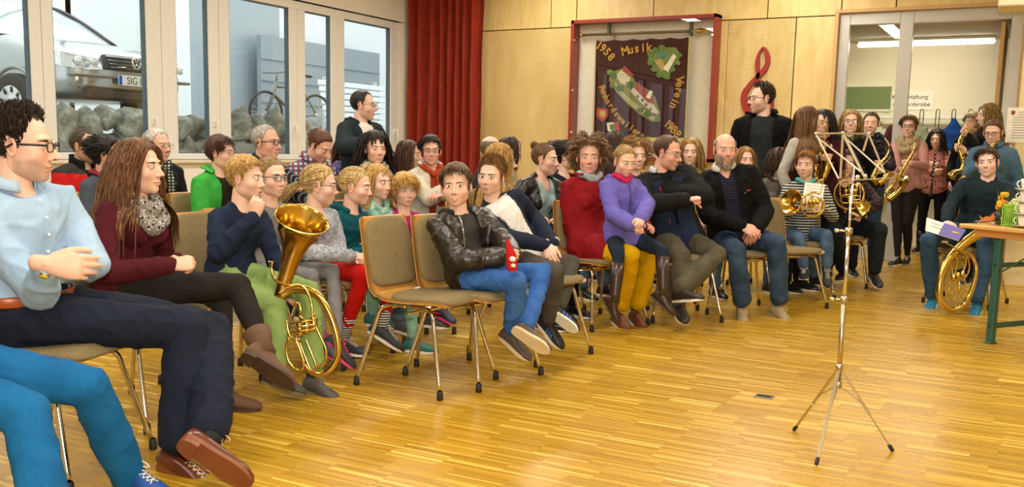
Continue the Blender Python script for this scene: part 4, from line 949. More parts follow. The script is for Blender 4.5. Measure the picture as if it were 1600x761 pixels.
lowx = [XW, xat(772, 130), -5.50]
sbox('trim_4', [(XW, -6.80, YB-.02, YB, 0, zs-gap), (-6.80+gap, xat(772, 100)-.002, YB-.02, YB, 0, zs-gap), (-5.55, xat(1138, 100)-.02, YB-.02, YB, 0, zs-gap), (xat(1241, 100)+gap, DX0-.03, YB-.02, YB, 0, zs-gap), (DX1+.03, XR, YB-.02, YB, 0, DZ)], PLY, .003)
sbox('trim_5', [(xat(772, 100)+.002, -5.55-gap, YB-.018, YB, .1, zs-gap), (xat(1138, 100)-.015, xat(1241, 100)-gap, YB-.018, YB, .1, zs-gap)], PLYH)
sbox('trim_6', [(DX0-.03, DX0+.012, YB-.05, YB+.2, 0, DZ), (DX1-.012, DX1+.03, YB-.05, YB+.2, 0, DZ), (DX0-.03, DX1+.03, YB-.05, YB+.2, DZ-.01, DZ+.03)], plain('#caa268', .45, 0, 'oak_lining'), .003)
# glazed door: aluminium frame, side light, open leaf
dn = struct(thing('door_1', (0, 0, 0), None, None)); pl, pr = xat(1394, 200), xat(1412, 200)
mb = MB(); y0, y1 = YB+.02, YB+.09
mb.box(DX0+.012, DX0+.13, y0, y1, 0, DZ-.01, 0, .004); mb.box(pl, pr+.02, y0, y1, 0, DZ-.01, 0, .004); mb.box(DX1-.13, DX1-.012, y0, y1, 0, DZ-.01, 0, .004)
mb.box(DX0+.13, pl, y0, y1, DZ-.14, DZ-.01, 0, .004); mb.box(pr+.02, DX1-.13, y0, y1, DZ-.14, DZ-.01, 0, .004); mb.box(DX0+.13, pl, y0, y1, 0, .16, 0, .004); mb.build('door_frame', ALU, dn, False)
mb = MB(); mb.box(DX0+.13, pl, YB+.05, YB+.058, .16, DZ-.14); mb.build('side_light_pane', glass_mat((.95, .97, .95), 0, .06, 'door_glass'), dn, False)
mb = MB(); lx = DX1-.13; mb.box(lx-.10, lx-.055, YB+.09, YB+1.0, .01, DZ-.16, 0, .004); lf = mb.build('door_leaf', plain('#c09450', .4, 0, 'oak_door'), dn, False)
mb = MB(); mb.tube([(lx-.10, YB+.9, 1.05), (lx-.15, YB+.9, 1.05), (lx-.155, YB+.80, 1.05)], .009, 8, 0, False, 3); mb.build('door_handle', CHROME, lf)
# foyer
FY = 14.0; FZ = 2.72
sbox('wall_foyer', [(-5.2, 2.2, FY, FY+.15, 0, FZ), (-5.35, -5.2, YB+.2, FY+.15, 0, FZ), (2.2, 2.35, YB+.2, FY+.15, 0, FZ)], plaster('#ece4c8'))
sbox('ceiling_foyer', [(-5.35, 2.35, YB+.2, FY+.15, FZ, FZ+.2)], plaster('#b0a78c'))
def tube_lamp(x0, x1, y, label):
    t = thing('ceiling_light', ((x0+x1)/2, y, FZ-.09), label, 'ceiling light'); mb = MB(); mb.box(x0, x1, y-.04, y+.04, FZ-.04, FZ-.001, 0, .005); mb.build('housing', plain('#d8d4c8', .4), t, False)
    mb = MB(); mb.capsule([(x0+.03, y, FZ-.075), (x1-.03, y, FZ-.075)], .030, None, None, 12); mb.build('lamp_tube', plain('#fffaf0', .4, emit='#fff6e2', es=7, name='lit_tube'), t)
tube_lamp(-2.25, -.62, 13.55, 'long bright fluorescent lamp under the foyer ceiling, seen through the glass door')
tube_lamp(-3.6, -2.35, 13.0, 'second fluorescent lamp in the foyer, seen only through the narrow side pane of the door')
area('foyer_lamp_light', (-1.6, 12.8, FZ-.16), (1.6, .3), 30, (1.0, .92, .75))
def text_mesh(s, size, mat, M, name='lettering', parent=None, ext=.001, sx=1.0, **tags):
    cu = bpy.data.curves.new('t', 'FONT'); cu.body = s; cu.size = size; cu.extrude = ext; cu.align_x = 'CENTER'; cu.align_y = 'CENTER'; cu.resolution_u = 3; cu.offset = tags.pop('off', 0)
    o = bpy.data.objects.new('t', cu); COL.objects.link(o); dg = bpy.context.evaluated_depsgraph_get(); dg.update(); me = bpy.data.meshes.new_from_object(o.evaluated_get(dg)); bpy.data.objects.remove(o)
    me.transform(Matrix.Scale(sx, 4, (1, 0, 0))); me.transform(Matrix(M)); off = ROOTS.get(parent.name, (0, 0, 0)) if parent else (0, 0, 0); me.transform(Matrix.Translation([-a for a in off])); me.materials.clear(); me.materials.append(mat); me.name = name
    o = bpy.data.objects.new(name, me); COL.objects.link(o)
    if parent: o.parent = parent; ROOTS[o.name] = off
    return tag(o, **tags)
def facing(p, right=(1, 0, 0), up=(0, 0, 1)): return Matrix(basis(unit(right), unit(up), unit(np.cross(right, up)), p).tolist())
# sign on the foyer wall
a, b_ = ony(1378, 143, FY-.01), ony(1458, 172, FY-.01); t = thing('sign', (float(b_[0])-.3, FY, 2.0), 'white sign about the cloakroom on the foyer wall above the coat rack', 'sign')
mb = MB(); mb.box(b_[0]-.66, b_[0], FY-.008, FY-.001, b_[2], a[2]); mb.build('sign_board', plain('#f0ead6', .5), t, False)
zc = (a[2]+b_[2])/2
text_mesh('Keine Haftung', .078, BLACK, facing((b_[0]-.30, FY-.010, zc+.048)), 'lettering', t); text_mesh('für die Garderobe', .078, BLACK, facing((b_[0]-.33, FY-.010, zc-.048)), 'lettering', t)
# coat rack
cr = thing('coat_rack', (-1.2, FY-.12, 1.7), 'long white coat rail with black hooks along the foyer wall', 'coat rack'); zr = 1.72
mb = MB(); mb.box(-2.4, -.35, FY-.16, FY-.12, zr-.02, zr+.02, 0, .005); [mb.box(x, x+.03, FY-.13, FY, zr-.015, zr+.01) for x in (-2.3, -.45)]; mb.box(-2.4, -.35, FY-.03, FY-.001, zr-.52, zr-.42, 0, .004); mb.build('rail', plain('#e9e4d4', .35), cr, False)
for px in (1415, 1440, 1465, 1490, 1516, 1540):
    x = float(ony(px, 180, FY-.17)[0]); mb = MB(); mb.tube([(x-.02, FY-.17, zr-.12), (x-.02, FY-.17, zr+.06), (x-.012, FY-.17, zr+.10), (x+.012, FY-.17, zr+.10), (x+.022, FY-.17, zr+.06), (x+.022, FY-.17, zr-.16)], .006, 6, 0, False, 3); mb.build('hook', BLACK, cr)
def hung_coat(px, c, L, w, label, kind='plain'):
    x = float(ony(px, 200, FY-.25)[0]); z0 = zr-.02; t = thing('jacket', (x, FY-.25, z0-L), label, 'jacket', 'coats on the foyer rack')
    mb = MB(); zz = np.array([0, -.06, -.16, -.35, -.6, -1])*L; ww = np.array([.03, .07, .13, .15, .16, .18])*w/.17*1.0
    mb.capsule(np.stack([np.full(6, x), np.full(6, FY-.22), z0+zz], 1), ww, ww*.45+.02, (1, 0, 0), 18, rnd=.3); V, N, Fq = remesh(mb, .012, 2); V = folds(V, N, .014, len(label), 22); fast_build('coat_body', V, Fq, fabric(c, kind), t)
    for q in (-1, 1):
        mb = MB(); mb.capsule([(x+q*w*.6, FY-.24, z0-.17*L), (x+q*w*1.05, FY-.26, z0-.45*L), (x+q*w*1.1, FY-.27, z0-.72*L)], [.06, .055, .05], None, None, 12); V, N, Fq = remesh(mb, .012, 2); V = folds(V, N, .008, 5, 30); fast_build('sleeve', V, Fq, fabric(c, kind), t)
hung_coat(1490, '#15407e', 1.05, .17, 'bright blue jacket hanging from the foyer coat rack')
hung_coat(1518, '#17161a', 1.2, .18, 'black coat hanging on the rack beside the blue jacket')
hung_coat(1432, '#8d9278', .9, .15, 'olive grey coat hanging behind the girl in the beige scarf')
hung_coat(1403, '#4a2228', .8, .14, 'dark maroon jacket hanging on the rack by the door post')
# green board and blind seen through the side light
x0, z1 = ony(1325, 150, FY-.02)[[0, 2]]; x1 = ony(1398, 170, FY-.02)[0]
g = thing('notice_board', (float(x0+x1)/2, FY, float(z1)-.3), 'green notice board on the foyer wall seen through the side pane', 'notice board'); mb = MB(); mb.box(x0-.3, x1-.06, FY-.02, FY-.001, z1-.18, z1+.12); mb.build('green_panel', plain('#6f8450', .6), g, False)
mb = MB(); mb.box(x0-.3, x1-.06, FY-.025, FY-.001, z1+.12, z1+.14); mb.box(x0-.3, x1-.06, FY-.025, FY-.001, z1-.21, z1-.18); mb.build('board_edge', plain('#e6e2d2', .4), g, False)
mb = MB(); mb.box(x0+.1, x1-.14, FY-.03, FY-.022, z1-.75, z1-.22); mb.build('paper_sheet', plain('#e8e3d0', .6), g, False)
# projecting wall block right of the door
wb = onz(1566, 444); RX, RY = float(wb[0]), float(wb[1])
sbox('wall_pier', [(RX, XR, RY, YB-.02, 0, ZC)], plaster('#e6d6a4'))
p0 = ony(1575, 168, RY-.005); p1 = ony(1600, 223, RY-.005)
po = thing('notice', (float(p0[0])+.1, RY, float(p1[2])), 'printed white notice with a small red crest taped to the wall right of the door', 'notice'); mb = MB(); mb.box(p0[0], p0[0]+.24, RY-.004, RY-.001, p1[2], p0[2]); mb.build('paper_sheet', plain('#efe9da', .6), po, False)
mb = MB(); mb.prism([(p0[0]+.03, p0[2]-.03), (p0[0]+.065, p0[2]-.03), (p0[0]+.065, p0[2]-.055), (p0[0]+.048, p0[2]-.075), (p0[0]+.03, p0[2]-.055)], RY-.006, RY-.004); mb.build('crest', plain('#8a3030', .5), po, False)
mb = MB(); [mb.box(p0[0]+(.09 if k < 2 else .05), p0[0]+.09+.12*(1-.3*(k % 3 == 2)), RY-.006, RY-.004, p0[2]-.045-k*.024, p0[2]-.040-k*.024) for k in range(11)]; mb.build('printed_lines', plain('#8b877c', .6), po, False)
a = ony(1592, 30, RY); mb = MB(); mb.box(RX+.02, RX+.06, RY-.025, RY-.001, float(ony(1592, 62, RY)[2]), float(ony(1592, 38, RY)[2]), 0, .006); tag(mb.build('wall_light_switch', plain('#f5ecd0', .2), None, False), 'small glossy white fitting high on the wall beside the door frame', 'switch')
# a white ceiling box at the top right corner
c0 = ony(1559, 10, 9.2); c1 = ony(1600, 9, 9.2); mb = MB(); mb.box(c0[0], c0[0]+1.6, 9.2, 9.6, c0[2], ZC, 0, .01); q = mb.build('ceiling_box', plaster('#efe2bd'), None, False); q.name = 'trim_7'; struct(q)
# floor socket plate
c = onz(1194, 620); mb = MB(); mb.box(-.045, .045, -.035, .035, 0, .004, 0, .001); mb.xf(Matrix.Translation(c)); o = mb.build('floor_socket', plain('#8a8478', .35, .7), None, False); tag(o, 'small grey metal socket plate set in the parquet left of the music stand', 'floor socket')
mb = MB(); [mb.box(-.035, .035, y, y+.006, .004, .006) for y in (-.02, -.005, .010)]; mb.xf(Matrix.Translation(c)); mb.build('slot', BLACK, o, False)
# curtain
def curtain():
    t = thing('curtain', (-7.44, 11.52, 0), 'tall red curtain hanging in folds in the corner beside the window', 'curtain'); nx, nz = 180, 30
    xs = np.linspace(XW+.01, -6.80, nx); u = np.linspace(0, 1, nx); zs_ = np.linspace(.03, 3.5, nz); V = []
    for z in zs_:
        k = (3.5-z)/3.5; amp = .045+.02*k; ph = u*2*PI*8.5+1.8*np.sin(u*8+1)+.25*np.sin(z*1.2+u*20)
        y = 11.56+amp*np.sin(ph)+.014*np.sin(ph*2+1)+.008*np.sin(z*5+u*30); x = xs+.018*np.cos(ph)*k+ (0.015*math.sin(z*2))*(u-.5); x = np.maximum(x, XW+.015); V.append(np.stack([x, y, np.full(nx, z)], 1))
    V = np.vstack(V); f = np.array([(i*nx+j, i*nx+j+1, (i+1)*nx+j+1, (i+1)*nx+j) for i in range(nz-1) for j in range(nx-1)])
    o = fast_build('cloth', V, f, fabric('#9a3422', 'plain', rough=.85), t); sm = o.modifiers.new('t', 'SOLIDIFY'); sm.thickness = .004
    mb = MB(); mb.tube([(XW+.02, 11.56, 3.53), (-6.75, 11.56, 3.53)], .014, 10); mb.build('curtain_rod', ALU, t)
curtain()
# treble clef on the acoustic panel
def ribbon(P, w, y0, y1, name, mat, parent):
    P = np.asarray(P, float); T = np.gradient(P, axis=0); T /= np.linalg.norm(T, axis=1)[:, None]; Nn = np.stack([-T[:, 1], T[:, 0]], 1); w = np.interp(np.linspace(0, 1, len(P)), np.linspace(0, 1, len(w)), w)
    L_, R_ = P+Nn*w[:, None]/2, P-Nn*w[:, None]/2; n = len(P); V = []
    for q, y in ((L_, y0), (R_, y0), (R_, y1), (L_, y1)): V.append(np.stack([q[:, 0], np.full(n, y), q[:, 1]], 1))
    f = [(a*n+i, a*n+i+1, ((a+1) % 4)*n+i+1, ((a+1) % 4)*n+i) for a in range(4) for i in range(n-1)]+[(0, n, 2*n, 3*n), (n-1, 4*n-1, 3*n-1, 2*n-1)]
    mb = MB(); mb.add(np.vstack(V), f); return mb.build(name, mat, parent, False)
REDP = plain('#96221a', .4, 0, 'red_lacquer')
px_ = lambda pts: np.array([ony(x, y, YB-.03)[[0, 2]] for x, y in pts])
tc_ = thing('treble_clef', (float(ony(1185, 120, YB)[0]), YB-.03, 1.9), 'red wooden treble clef mounted on the perforated wall panel', 'treble clef')
ribbon(smooth_path(px_([(1186, 190), (1174, 178), (1166, 168), (1163, 150), (1170, 136), (1182, 122), (1194, 110), (1200, 98), (1199, 84), (1193, 75), (1186, 86), (1184, 100), (1185, 118), (1187, 150), (1190, 185)]), 6), [.05, .09, .07, .05, .06, .05, .02, .05, .045, .04], YB-.06, YB-.02, 'clef_scroll', REDP, tc_)
ribbon(smooth_path(px_([(1172, 164), (1176, 150), (1188, 144), (1202, 152), (1204, 170), (1194, 184), (1180, 188), (1166, 176)]), 6), [.05, .05, .07, .07, .05], YB-.06, YB-.02, 'clef_bowl', REDP, tc_)
# ------------------------------------------------------------------ outside
mb = MB(); mb.box(-22, -8.75, -4, 24, .9, 1.19); struct(mb.build('ground', plain('#8f8d86', .9, 0, 'asphalt', .15, 14, bump=.3), None, False))
mb = MB(); mb.box(-14.2, -14.0, -6, 10.6, 1.3, 8); mb.box(-15.2, -15.0, 10, 26, 1.3, 8)
for y in (6.2, 9.3, 12.6): mb.box(-14.0, -13.85, y, y+.35, 1.3, 8)
mb.box(-15.2, -14.0, 10.5, 10.8, 1.3, 8); struct(mb.build('wall_outside', plain('#dfe3e2', .8, 0, 'render_outside', .03, 30), None, False))
mb = MB(); mb.box(-13.99, -13.93, 7.0, 8.9, 1.3, 4.4); mb.box(-14.98, -14.9, 12.9, 16.5, 1.3, 5.0); struct(mb.build('door_2', plain('#9aa4a8', .5, 0, 'grey_gate', .04, 20), None, False))
rng = np.random.default_rng(3)
def rock(name, c, r, seed, label, group='boulders banked up outside the windows'):
    mb = MB(); n = 26; m_ = 16; v = []
    for i in range(1, m_):
        th = PI*i/m_
        for j in range(n): v.append((math.sin(th)*math.cos(2*PI*j/n), math.sin(th)*math.sin(2*PI*j/n), math.cos(th)))
    v += [(0, 0, 1), (0, 0, -1)]; v = np.array(v); k = np.ones(len(v)); g = np.random.default_rng(seed)
    for _ in range(11):
        d = unit(g.normal(0, 1, 3)); t = g.uniform(.55, .85); q = v@d; k = np.where(q*k > t, t/np.maximum(q, .01), k)
    v = v*k[:, None]; v = v*(1+.08*noise3(v, 4, seed))[:, None]+v*(.035*noise3(v, 11, seed+1)+.02*noise3(v, 25, seed+2))[:, None]; T = len(v)-2
    f = [(i*n+j, (i+1)*n+j, (i+1)*n+(j+1) % n, i*n+(j+1) % n) for i in range(m_-2) for j in range(n)]+[(T, j, (j+1) % n) for j in range(n)]+[(T+1, (m_-2)*n+(j+1) % n, (m_-2)*n+j) for j in range(n)]
    mb.add(v*np.array(r)+np.array(c), f); o = mb.build('boulder', ROCK, None, True, origin=(c[0], c[1], c[2]-r[2]*.8)); tag(o, label, 'boulder', group); return o
mt, nt, b = new_mat('limestone'); nz = _n(nt, 'ShaderNodeTexNoise', ins={'Scale': 3.5, 'Detail': 10, 'Roughness': .65}); nt.links.new(_coords(nt), nz.inputs['Vector'])
nt.links.new(_ramp(nt, nz.outputs[0], [(.32, '#3c3d35'), (.46, '#77776a'), (.56, '#a39f90'), (.68, '#e2dfd4')]), b.inputs['Base Color']); b.inputs['Roughness'].default_value = .9; _bump(nt, b, nz.outputs[0], .9, .06); ROCK = mt
rk = [(100, 190, .30, .38, 'rounded', 'at the far left behind the red-jacketed man'), (138, 208, .46, .40, 'broad smooth', 'below the headlamp of the car'), (168, 182, .34, .22, 'pale-topped', 'just under the bumper of the car'), (205, 192, .44, .30, 'long flat-topped', 'under the number plate'), (222, 226, .34, .26, 'small', 'low down beside the second window post'), (185, 232, .34, .30, 'dark', 'low down behind the white-haired man'), (118, 240, .40, .26, 'low', 'behind the black-haired woman'), (60, 215, .40, .36, 'tall', 'hidden mostly by the first window post'), (282, 200, .28, .24, 'chalky white', 'leftmost in the second narrow pane'), (303, 196, .24, .18, 'jagged', 'in the middle of the second narrow pane'), (322, 208, .34, .28, 'dark veined', 'at the right edge of the second narrow pane'), (285, 235, .34, .22, 'mossy', 'at the bottom left of the second narrow pane'), (318, 240, .34, .24, 'brownish', 'at the bottom right of the second narrow pane'), (345, 225, .34, .30, 'greenish', 'behind the post left of the wide middle pane'), (378, 200, .40, .40, 'rounded brown', 'leftmost in the wide middle pane'), (406, 208, .40, .40, 'domed', 'left of centre in the wide middle pane'), (428, 194, .40, .36, 'tall pale', 'in front of the front wheel of the bicycle'), (448, 212, .36, .40, 'steep', 'at the right edge of the wide middle pane'), (395, 245, .40, .22, 'flat', 'along the bottom of the wide middle pane'), (485, 210, .40, .30, 'dark grey', 'below the rear wheel of the bicycle'), (508, 222, .40, .30, 'slanting', 'at the right of the bicycle'), (490, 240, .40, .22, 'low dark', 'behind the man in the plaid shirt'), (545, 232, .40, .30, 'half hidden', 'behind the standing man by the window'), (575, 240, .40, .28, 'low wide', 'behind the waist of the standing man'), (25, 235, .5, .34, 'large', 'behind the head of the man in the blue shirt'), (0, 212, .5, .4, 'large pale', 'cut by the left edge of the photo'), (255, 222, .34, .26, 'hidden', 'behind the window post with two handles'), (605, 245, .4, .3, 'small grey', 'at the far right end of the bank')]
for i, (px, py, ry, rz_, ad, wh) in enumerate(rk):
    c = onx(px, py, -8.80-.06*((i*7) % 4)*.5); c[2] = max(c[2], 1.0)
    rock('boulder', c, (.20, ry*.50, rz_*.70), i+11, ad+' limestone boulder outside, '+wh, 'boulders banked up outside the windows')
ga, gb = onx(402, 58, -14.6), onx(588, 40, -14.6); mb = MB(); mb.box(-14.62, -14.5, ga[1], gb[1], 1.19, ga[2]+.05); [mb.box(-14.5, -14.47, ga[1], gb[1], z, z+.02) for z in np.arange(1.6, ga[2], .45)]; struct(mb.build('door_3', plain('#8d979b', .6, 0, 'grey_panel', .05, 8), None, False))
# the car: body sections from the nose (x=0) back to the boot (x=-4.7), local y sideways, z up
def car():
    X0, Yc, G = -9.15, 7.72, 1.43; GW = 1.20; t = thing('car', (X0-2.3, Yc, G), 'silver estate car parked nose-on outside the left-hand window', 'car')
    st = [(0.0, .55, .36, .50, .60), (-.05, .72, .26, .60, .70), (-.22, .82, .20, .66, .76), (-.55, .87, .18, .72, .84), (-1.0, .90, .18, .78, .92), (-1.32, .905, .18, .82, .955), (-2.2, .91, .18, .84, .98), (-3.4, .91, .18, .85, 1.0), (-4.2, .89, .2, .86, 1.0), (-4.62, .82, .30, .82, .96), (-4.72, .70, .40, .70, .85)]
    mb = MB(); n = 28; rows = []
    for x, w, zb, zs_, zt in st:
        pts = [(-w*.86, zb), (-w*.98, zb+.08), (-w, (zb+zs_)/2), (-w*.985, zs_), (-w*.93, zs_+(zt-zs_)*.6), (-w*.78, zt-.01), (-w*.40, zt+.012), (0, zt+.018)]
        pts = pts+[(-a, z) for a, z in pts[-2::-1]]; rows.append([(X0+x, Yc+a, G+z) for a, z in pts])
    k = len(rows[0]); mb.add(np.array(rows).reshape(-1, 3), [(i*k+j, i*k+j+1, (i+1)*k+j+1, (i+1)*k+j) for i in range(len(rows)-1) for j in range(k-1)]+[(i*k+k-1, i*k, (i+1)*k, (i+1)*k+k-1) for i in range(len(rows)-1)]+[tuple(range(k))[::-1], tuple((len(rows)-1)*k+j for j in range(k))])
    SIL = plain('#b9bcbb', .22, .75, 'silver_paint', .02, 5, coat=.6)
    o = mb.build('car_body', SIL, t); o.modifiers.new('s', 'SUBSURF').levels = 1; o.modifiers['s'].render_levels = 2
    # cabin: glass house with roof and pillars
    def hoop(x0, w, z): return [(X0+x0, Yc-w, G+z), (X0+x0, Yc+w, G+z)]
    prof = [(-1.28, .80, .93), (-1.75, .70, 1.22), (-2.15, .63, 1.40), (-2.6, .60, 1.46), (-3.3, .60, 1.46), (-3.9, .60, 1.40), (-4.35, .70, 1.12), (-4.5, .76, .98)]
    rf = MB(); top = [(x, w, z) for x, w, z in prof[2:6]]; R_ = [[(X0+x, Yc+a*w, G+z+(.03 if abs(a) < .9 else 0)) for a in (-1, -.5, 0, .5, 1)] for x, w, z in top]; rf.add(np.array(R_).reshape(-1, 3), [(i*5+j, i*5+j+1, (i+1)*5+j+1, (i+1)*5+j) for i in range(3) for j in range(4)]); q = rf.build('roof', SIL, t); q.modifiers.new('t', 'SOLIDIFY').thickness = .02
    GL = plain('#aebcbd', .05, .0, 'car_glass', .05, 4, coat=1.0); ws = MB(); R_ = [[(X0+x, Yc+a*w, G+z+(.02 if abs(a) < .9 else 0)) for a in (-1, -.5, 0, .5, 1)] for x, w, z in prof[:3]]; ws.add(np.array(R_).reshape(-1, 3), [(i*5+j, i*5+j+1, (i+1)*5+j+1, (i+1)*5+j) for i in range(2) for j in range(4)]); ws.build('windscreen', GL, t)
    rw = MB(); R_ = [[(X0+x, Yc+a*w, G+z) for a in (-1, 0, 1)] for x, w, z in prof[5:]]; rw.add(np.array(R_).reshape(-1, 3), [(i*3+j, i*3+j+1, (i+1)*3+j+1, (i+1)*3+j) for i in range(2) for j in range(2)]); rw.build('rear_window', GL, t)
    for s_ in (-1, 1):
        sw = MB(); P = [(X0+x, Yc+s_*w, G+z) for x, w, z in prof]; Bt = [(X0+x, Yc+s_*.84, G+.95) for x, w, z in prof]; sw.add(np.array(P+Bt), [(i, i+1, len(P)+i+1, len(P)+i) for i in range(len(P)-1)]); sw.build('side_window', GL, t)
        pr = MB(); pr.tube([(X0+x, Yc+s_*(w+.005), G+z+.005) for x, w, z in prof], .028, 8, 0, False, 3); [pr.tube([(X0+x, Yc+s_*.85, G+.94), (X0+x-.05*0, Yc+s_*.62, G+1.44)], .03, 8) for x in (-2.65, -3.6)]; pr.build('pillar', BLACK if s_ > 0 else SIL, t)
        wm = MB(); wm.ball((X0-1.75, Yc+s_*1.0, G+1.0), (.07, .11, .075), 0, 14); wm.tube([(X0-1.72, Yc+s_*.86, G+.95), (X0-1.75, Yc+s_*.97, G+.97)], .02, 6); wm.build('wing_mirror', SIL if s_ < 0 else BLACK, t)
        # headlamp: clear lens with two round lamps
        hl = MB(); P = np.array([(-.03, .42, .60), (-.06, .60, .66), (-.20, .80, .70), (-.42, .865, .73), (-.36, .87, .60), (-.16, .83, .545), (-.02, .60, .52), (.012, .44, .53)]); hl.add(np.array([(X0+x+.025, Yc+s_*(y+.012), G+z) for x, y, z in P]+[(X0+x-.03, Yc+s_*(y-.03), G+z) for x, y, z in P]), [tuple(range(8)), tuple(range(8, 16))[::-1]]+[(i, (i+1) % 8, (i+1) % 8+8, i+8) for i in range(8)]); h_ = hl.build('headlamp', plain('#e6e8e6', .1, .1, 'lamp_glass', .1, 30, coat=1), t, False)
        for y, x in ((.56, .03), (.70, -.05)): m2 = MB(); m2.ball((X0+x+.02, Yc+s_*y, G+.605), (.02, .05, .05), 0, 16); m2.build('lamp_bulb', plain('#f4f4f2', .1, .5, 'reflector'), h_)
        for xw in (-.86, -3.65):
            M = Matrix.Translation((X0+xw, Yc+s_*.86, GW+.35)) @ Matrix.Scale(1.08, 4) @ Matrix.Rotation(R(-90*s_), 4, 'X'); w_ = MB(); w_.lathe([(.20, -.09), (.29, -.10), (.325, -.07), (.33, 0), (.325, .07), (.29, .095), (.20, .085)], 36, 0, M); wo = w_.build('wheel', plain('#26241f', .8, 0, 'tyre'), t)
            hc = MB(); hc.lathe([(0, .075), (.05, .08), (.06, .07), (.20, .085), (.215, .07)], 36, 0, M); 
            hh = hc.build('hubcap', plain('#cfd0cc', .3, .4, 'hubcap'), wo)
            sl = MB(); [sl.beam(M @ Vector((math.cos(a)*.135, math.sin(a)*.135, .083)), M @ Vector((math.cos(a)*.19, math.sin(a)*.19, .088)), .035, .008, M.to_3x3() @ Vector((0, 0, 1))) for a in np.arange(9)/9*2*PI]; sl.build('hub_slot', BLACK, hh)
            ar = MB(); a = np.linspace(R(-8), R(188), 24); ar.tube([(X0+xw+math.cos(q)*.41, Yc+s_*.895, GW+.37+math.sin(q)*.40) for q in a], .022, 8); ar.build('wheel_arch', plain('#8d8f8e', .5), t)
    gr = MB(); gw = .40
    gr.box(X0-.06, X0+.028, Yc-gw, Yc+gw, G+.535, G+.70, 0, .01); g_ = gr.build('grille', plain('#2d3134', .4), t, False); sl = MB()
    for i in range(4): sl.box(X0+.026, X0+.036, Yc-gw+.02*i, Yc+gw-.02*i, G+.685-i*.038-.010, G+.685-i*.038, 0, .002)
    sl.build('grille_bars', CHROME, g_, False)
    Me = Matrix(basis((0, 1, 0), (0, 0, 1), (1, 0, 0), (X0+.045, Yc, G+.63)).tolist()); em = MB(); a = np.arange(28)/28*2*PI; em.loft(np.stack([np.cos(a)*.062, np.sin(a)*.062, 0*a], 1), .006, None, None, 8, 0, False, None, True)
    em.beam((-.030, .050, 0), (-.002, .006, 0), .011, .008); em.beam((.030, .050, 0), (.002, .006, 0), .011, .008)
    for a_, b2 in (((-.056, .022), (-.026, -.050)), ((-.026, -.050), (0, .0)), ((0, 0), (.026, -.050)), ((.026, -.050), (.056, .022))): em.beam((*a_, 0), (*b2, 0), .011, .008)
    em.xf(Me); em.build('emblem', CHROME, g_)
    bp = MB(); bp.box(X0-.12, X0+.03, Yc-.62, Yc+.62, G+.20, G+.33, 0, .03); bp.build('bumper_intake', plain('#4a3c30', .6), t, False); tr = MB(); tr.box(X0-.10, X0+.045, Yc-.80, Yc+.80, G+.44, G+.475, 0, .012); tr.build('bumper_trim', plain('#8a7f70', .4), t, False)
    pl_ = MB(); pl_.box(X0+.045, X0+.058, Yc-.26, Yc+.26, G+.375, G+.487, 0, .004); pp = pl_.build('number_plate', plain('#f1f1ec', .4), t, False); eu = MB(); eu.box(X0+.0585, X0+.060, Yc-.255, Yc-.215, G+.38, G+.482); eu.build('blue_band', plain('#1d4fc0', .4), pp, False)
    text_mesh('SIG B', .118, BLACK, facing((X0+.0600, Yc-.035, G+.428), (0, 1, 0)), 'plate_lettering', pp, sx=.86)
car()
def bicycle(c, sc, ang, label):
    t = thing('bicycle', tuple(c-np.array([0, 0, .34*sc])), label, 'bicycle'); d = np.array([math.cos(ang), math.sin(ang), 0.0]); up = np.array([0, 0, 1.0]); n = np.cross(d, up); P = lambda x, z, y=0: c+d*x*sc+up*z*sc+n*y*sc
    FRM = plain('#5d5c56', .4, .3, 'frame_grey'); TY = plain('#34322f', .7)
    for x0 in (0, 1.08):
        mb = MB(); a = np.arange(32)/32*2*PI; mb.loft([P(x0+math.cos(q)*.33, math.sin(q)*.33+(.30 if False else 0)) for q in a], .022*sc, None, None, 8, 0, False, None, True); w = mb.build('wheel', TY, t)
        mb = MB(); [mb.tube([P(x0, 0), P(x0+math.cos(q)*.32, math.sin(q)*.32)], .002, 4) for q in np.arange(18)/18*2*PI]; mb.ball(P(x0, 0), .03*sc); mb.build('spokes', CHROME, w)
    mb = MB(); bb, st_, hd, hb = (.42, -.05), (.30, .42), (.88, .42), (.92, .30)
    for a, b2, r in ((bb, st_, .02), (st_, hd, .018), (bb, hb, .024), (bb, (0, 0), .012), (st_, (0, 0), .011)): mb.tube([P(*a), P(*b2)], r*sc, 10)
    mb.build('frame', FRM, t); mb = MB(); mb.tube([P(.86, .50), P(.93, .28), P(1.08, 0)], .030*sc, 10); mb.build('fork', plain('#7b776d', .5), t)
    mb = MB(); mb.tube([P(.30, .42), P(.27, .60)], .014*sc, 8); mb.capsule([P(.14, .63), P(.25, .64), P(.40, .63)], [.07*sc, .05*sc, .02*sc], [.025*sc]*3, n, 10); mb.build('saddle', BLACK, t)
    mb = MB(); mb.tube([P(.86, .50), P(.84, .62)], .016*sc, 8); mb.tube([P(.86, .66, -.33), P(.90, .64, -.1), P(.90, .64, .1), P(.86, .66, .33)], .013*sc, 8, 0, False, 3); mb.build('handlebar', plain('#6b675e', .5), t)
    mb = MB(); mb.lathe([(.09, 0), (.09, .01)], 20, 0, basis(d, up, n, P(.42, -.05, .04)), True); mb.beam(P(.42, -.05, .07), P(.52, -.17, .07), .02, .02); mb.build('crankset', CHROME, t)
cb = onx(494, 180, -10.0); mb = MB(); mb.box(-12.0, -9.3, 9.7, 13.2, 1.1, cb[2]-.335*.92); o = mb.build('ground', plain('#8f8d86', .9, 0, 'asphalt', .15, 14, bump=.3), None, False); o.name = 'ground_bank'; struct(o); bicycle(cb, .92, R(-97), 'grey mountain bicycle leaning outside behind the boulders, saddle to the right')
bn = thing('slatted_fence', (-12.2, 16.5, 1.3), 'white slatted fence outside behind the bicycle', 'fence'); mb = MB()
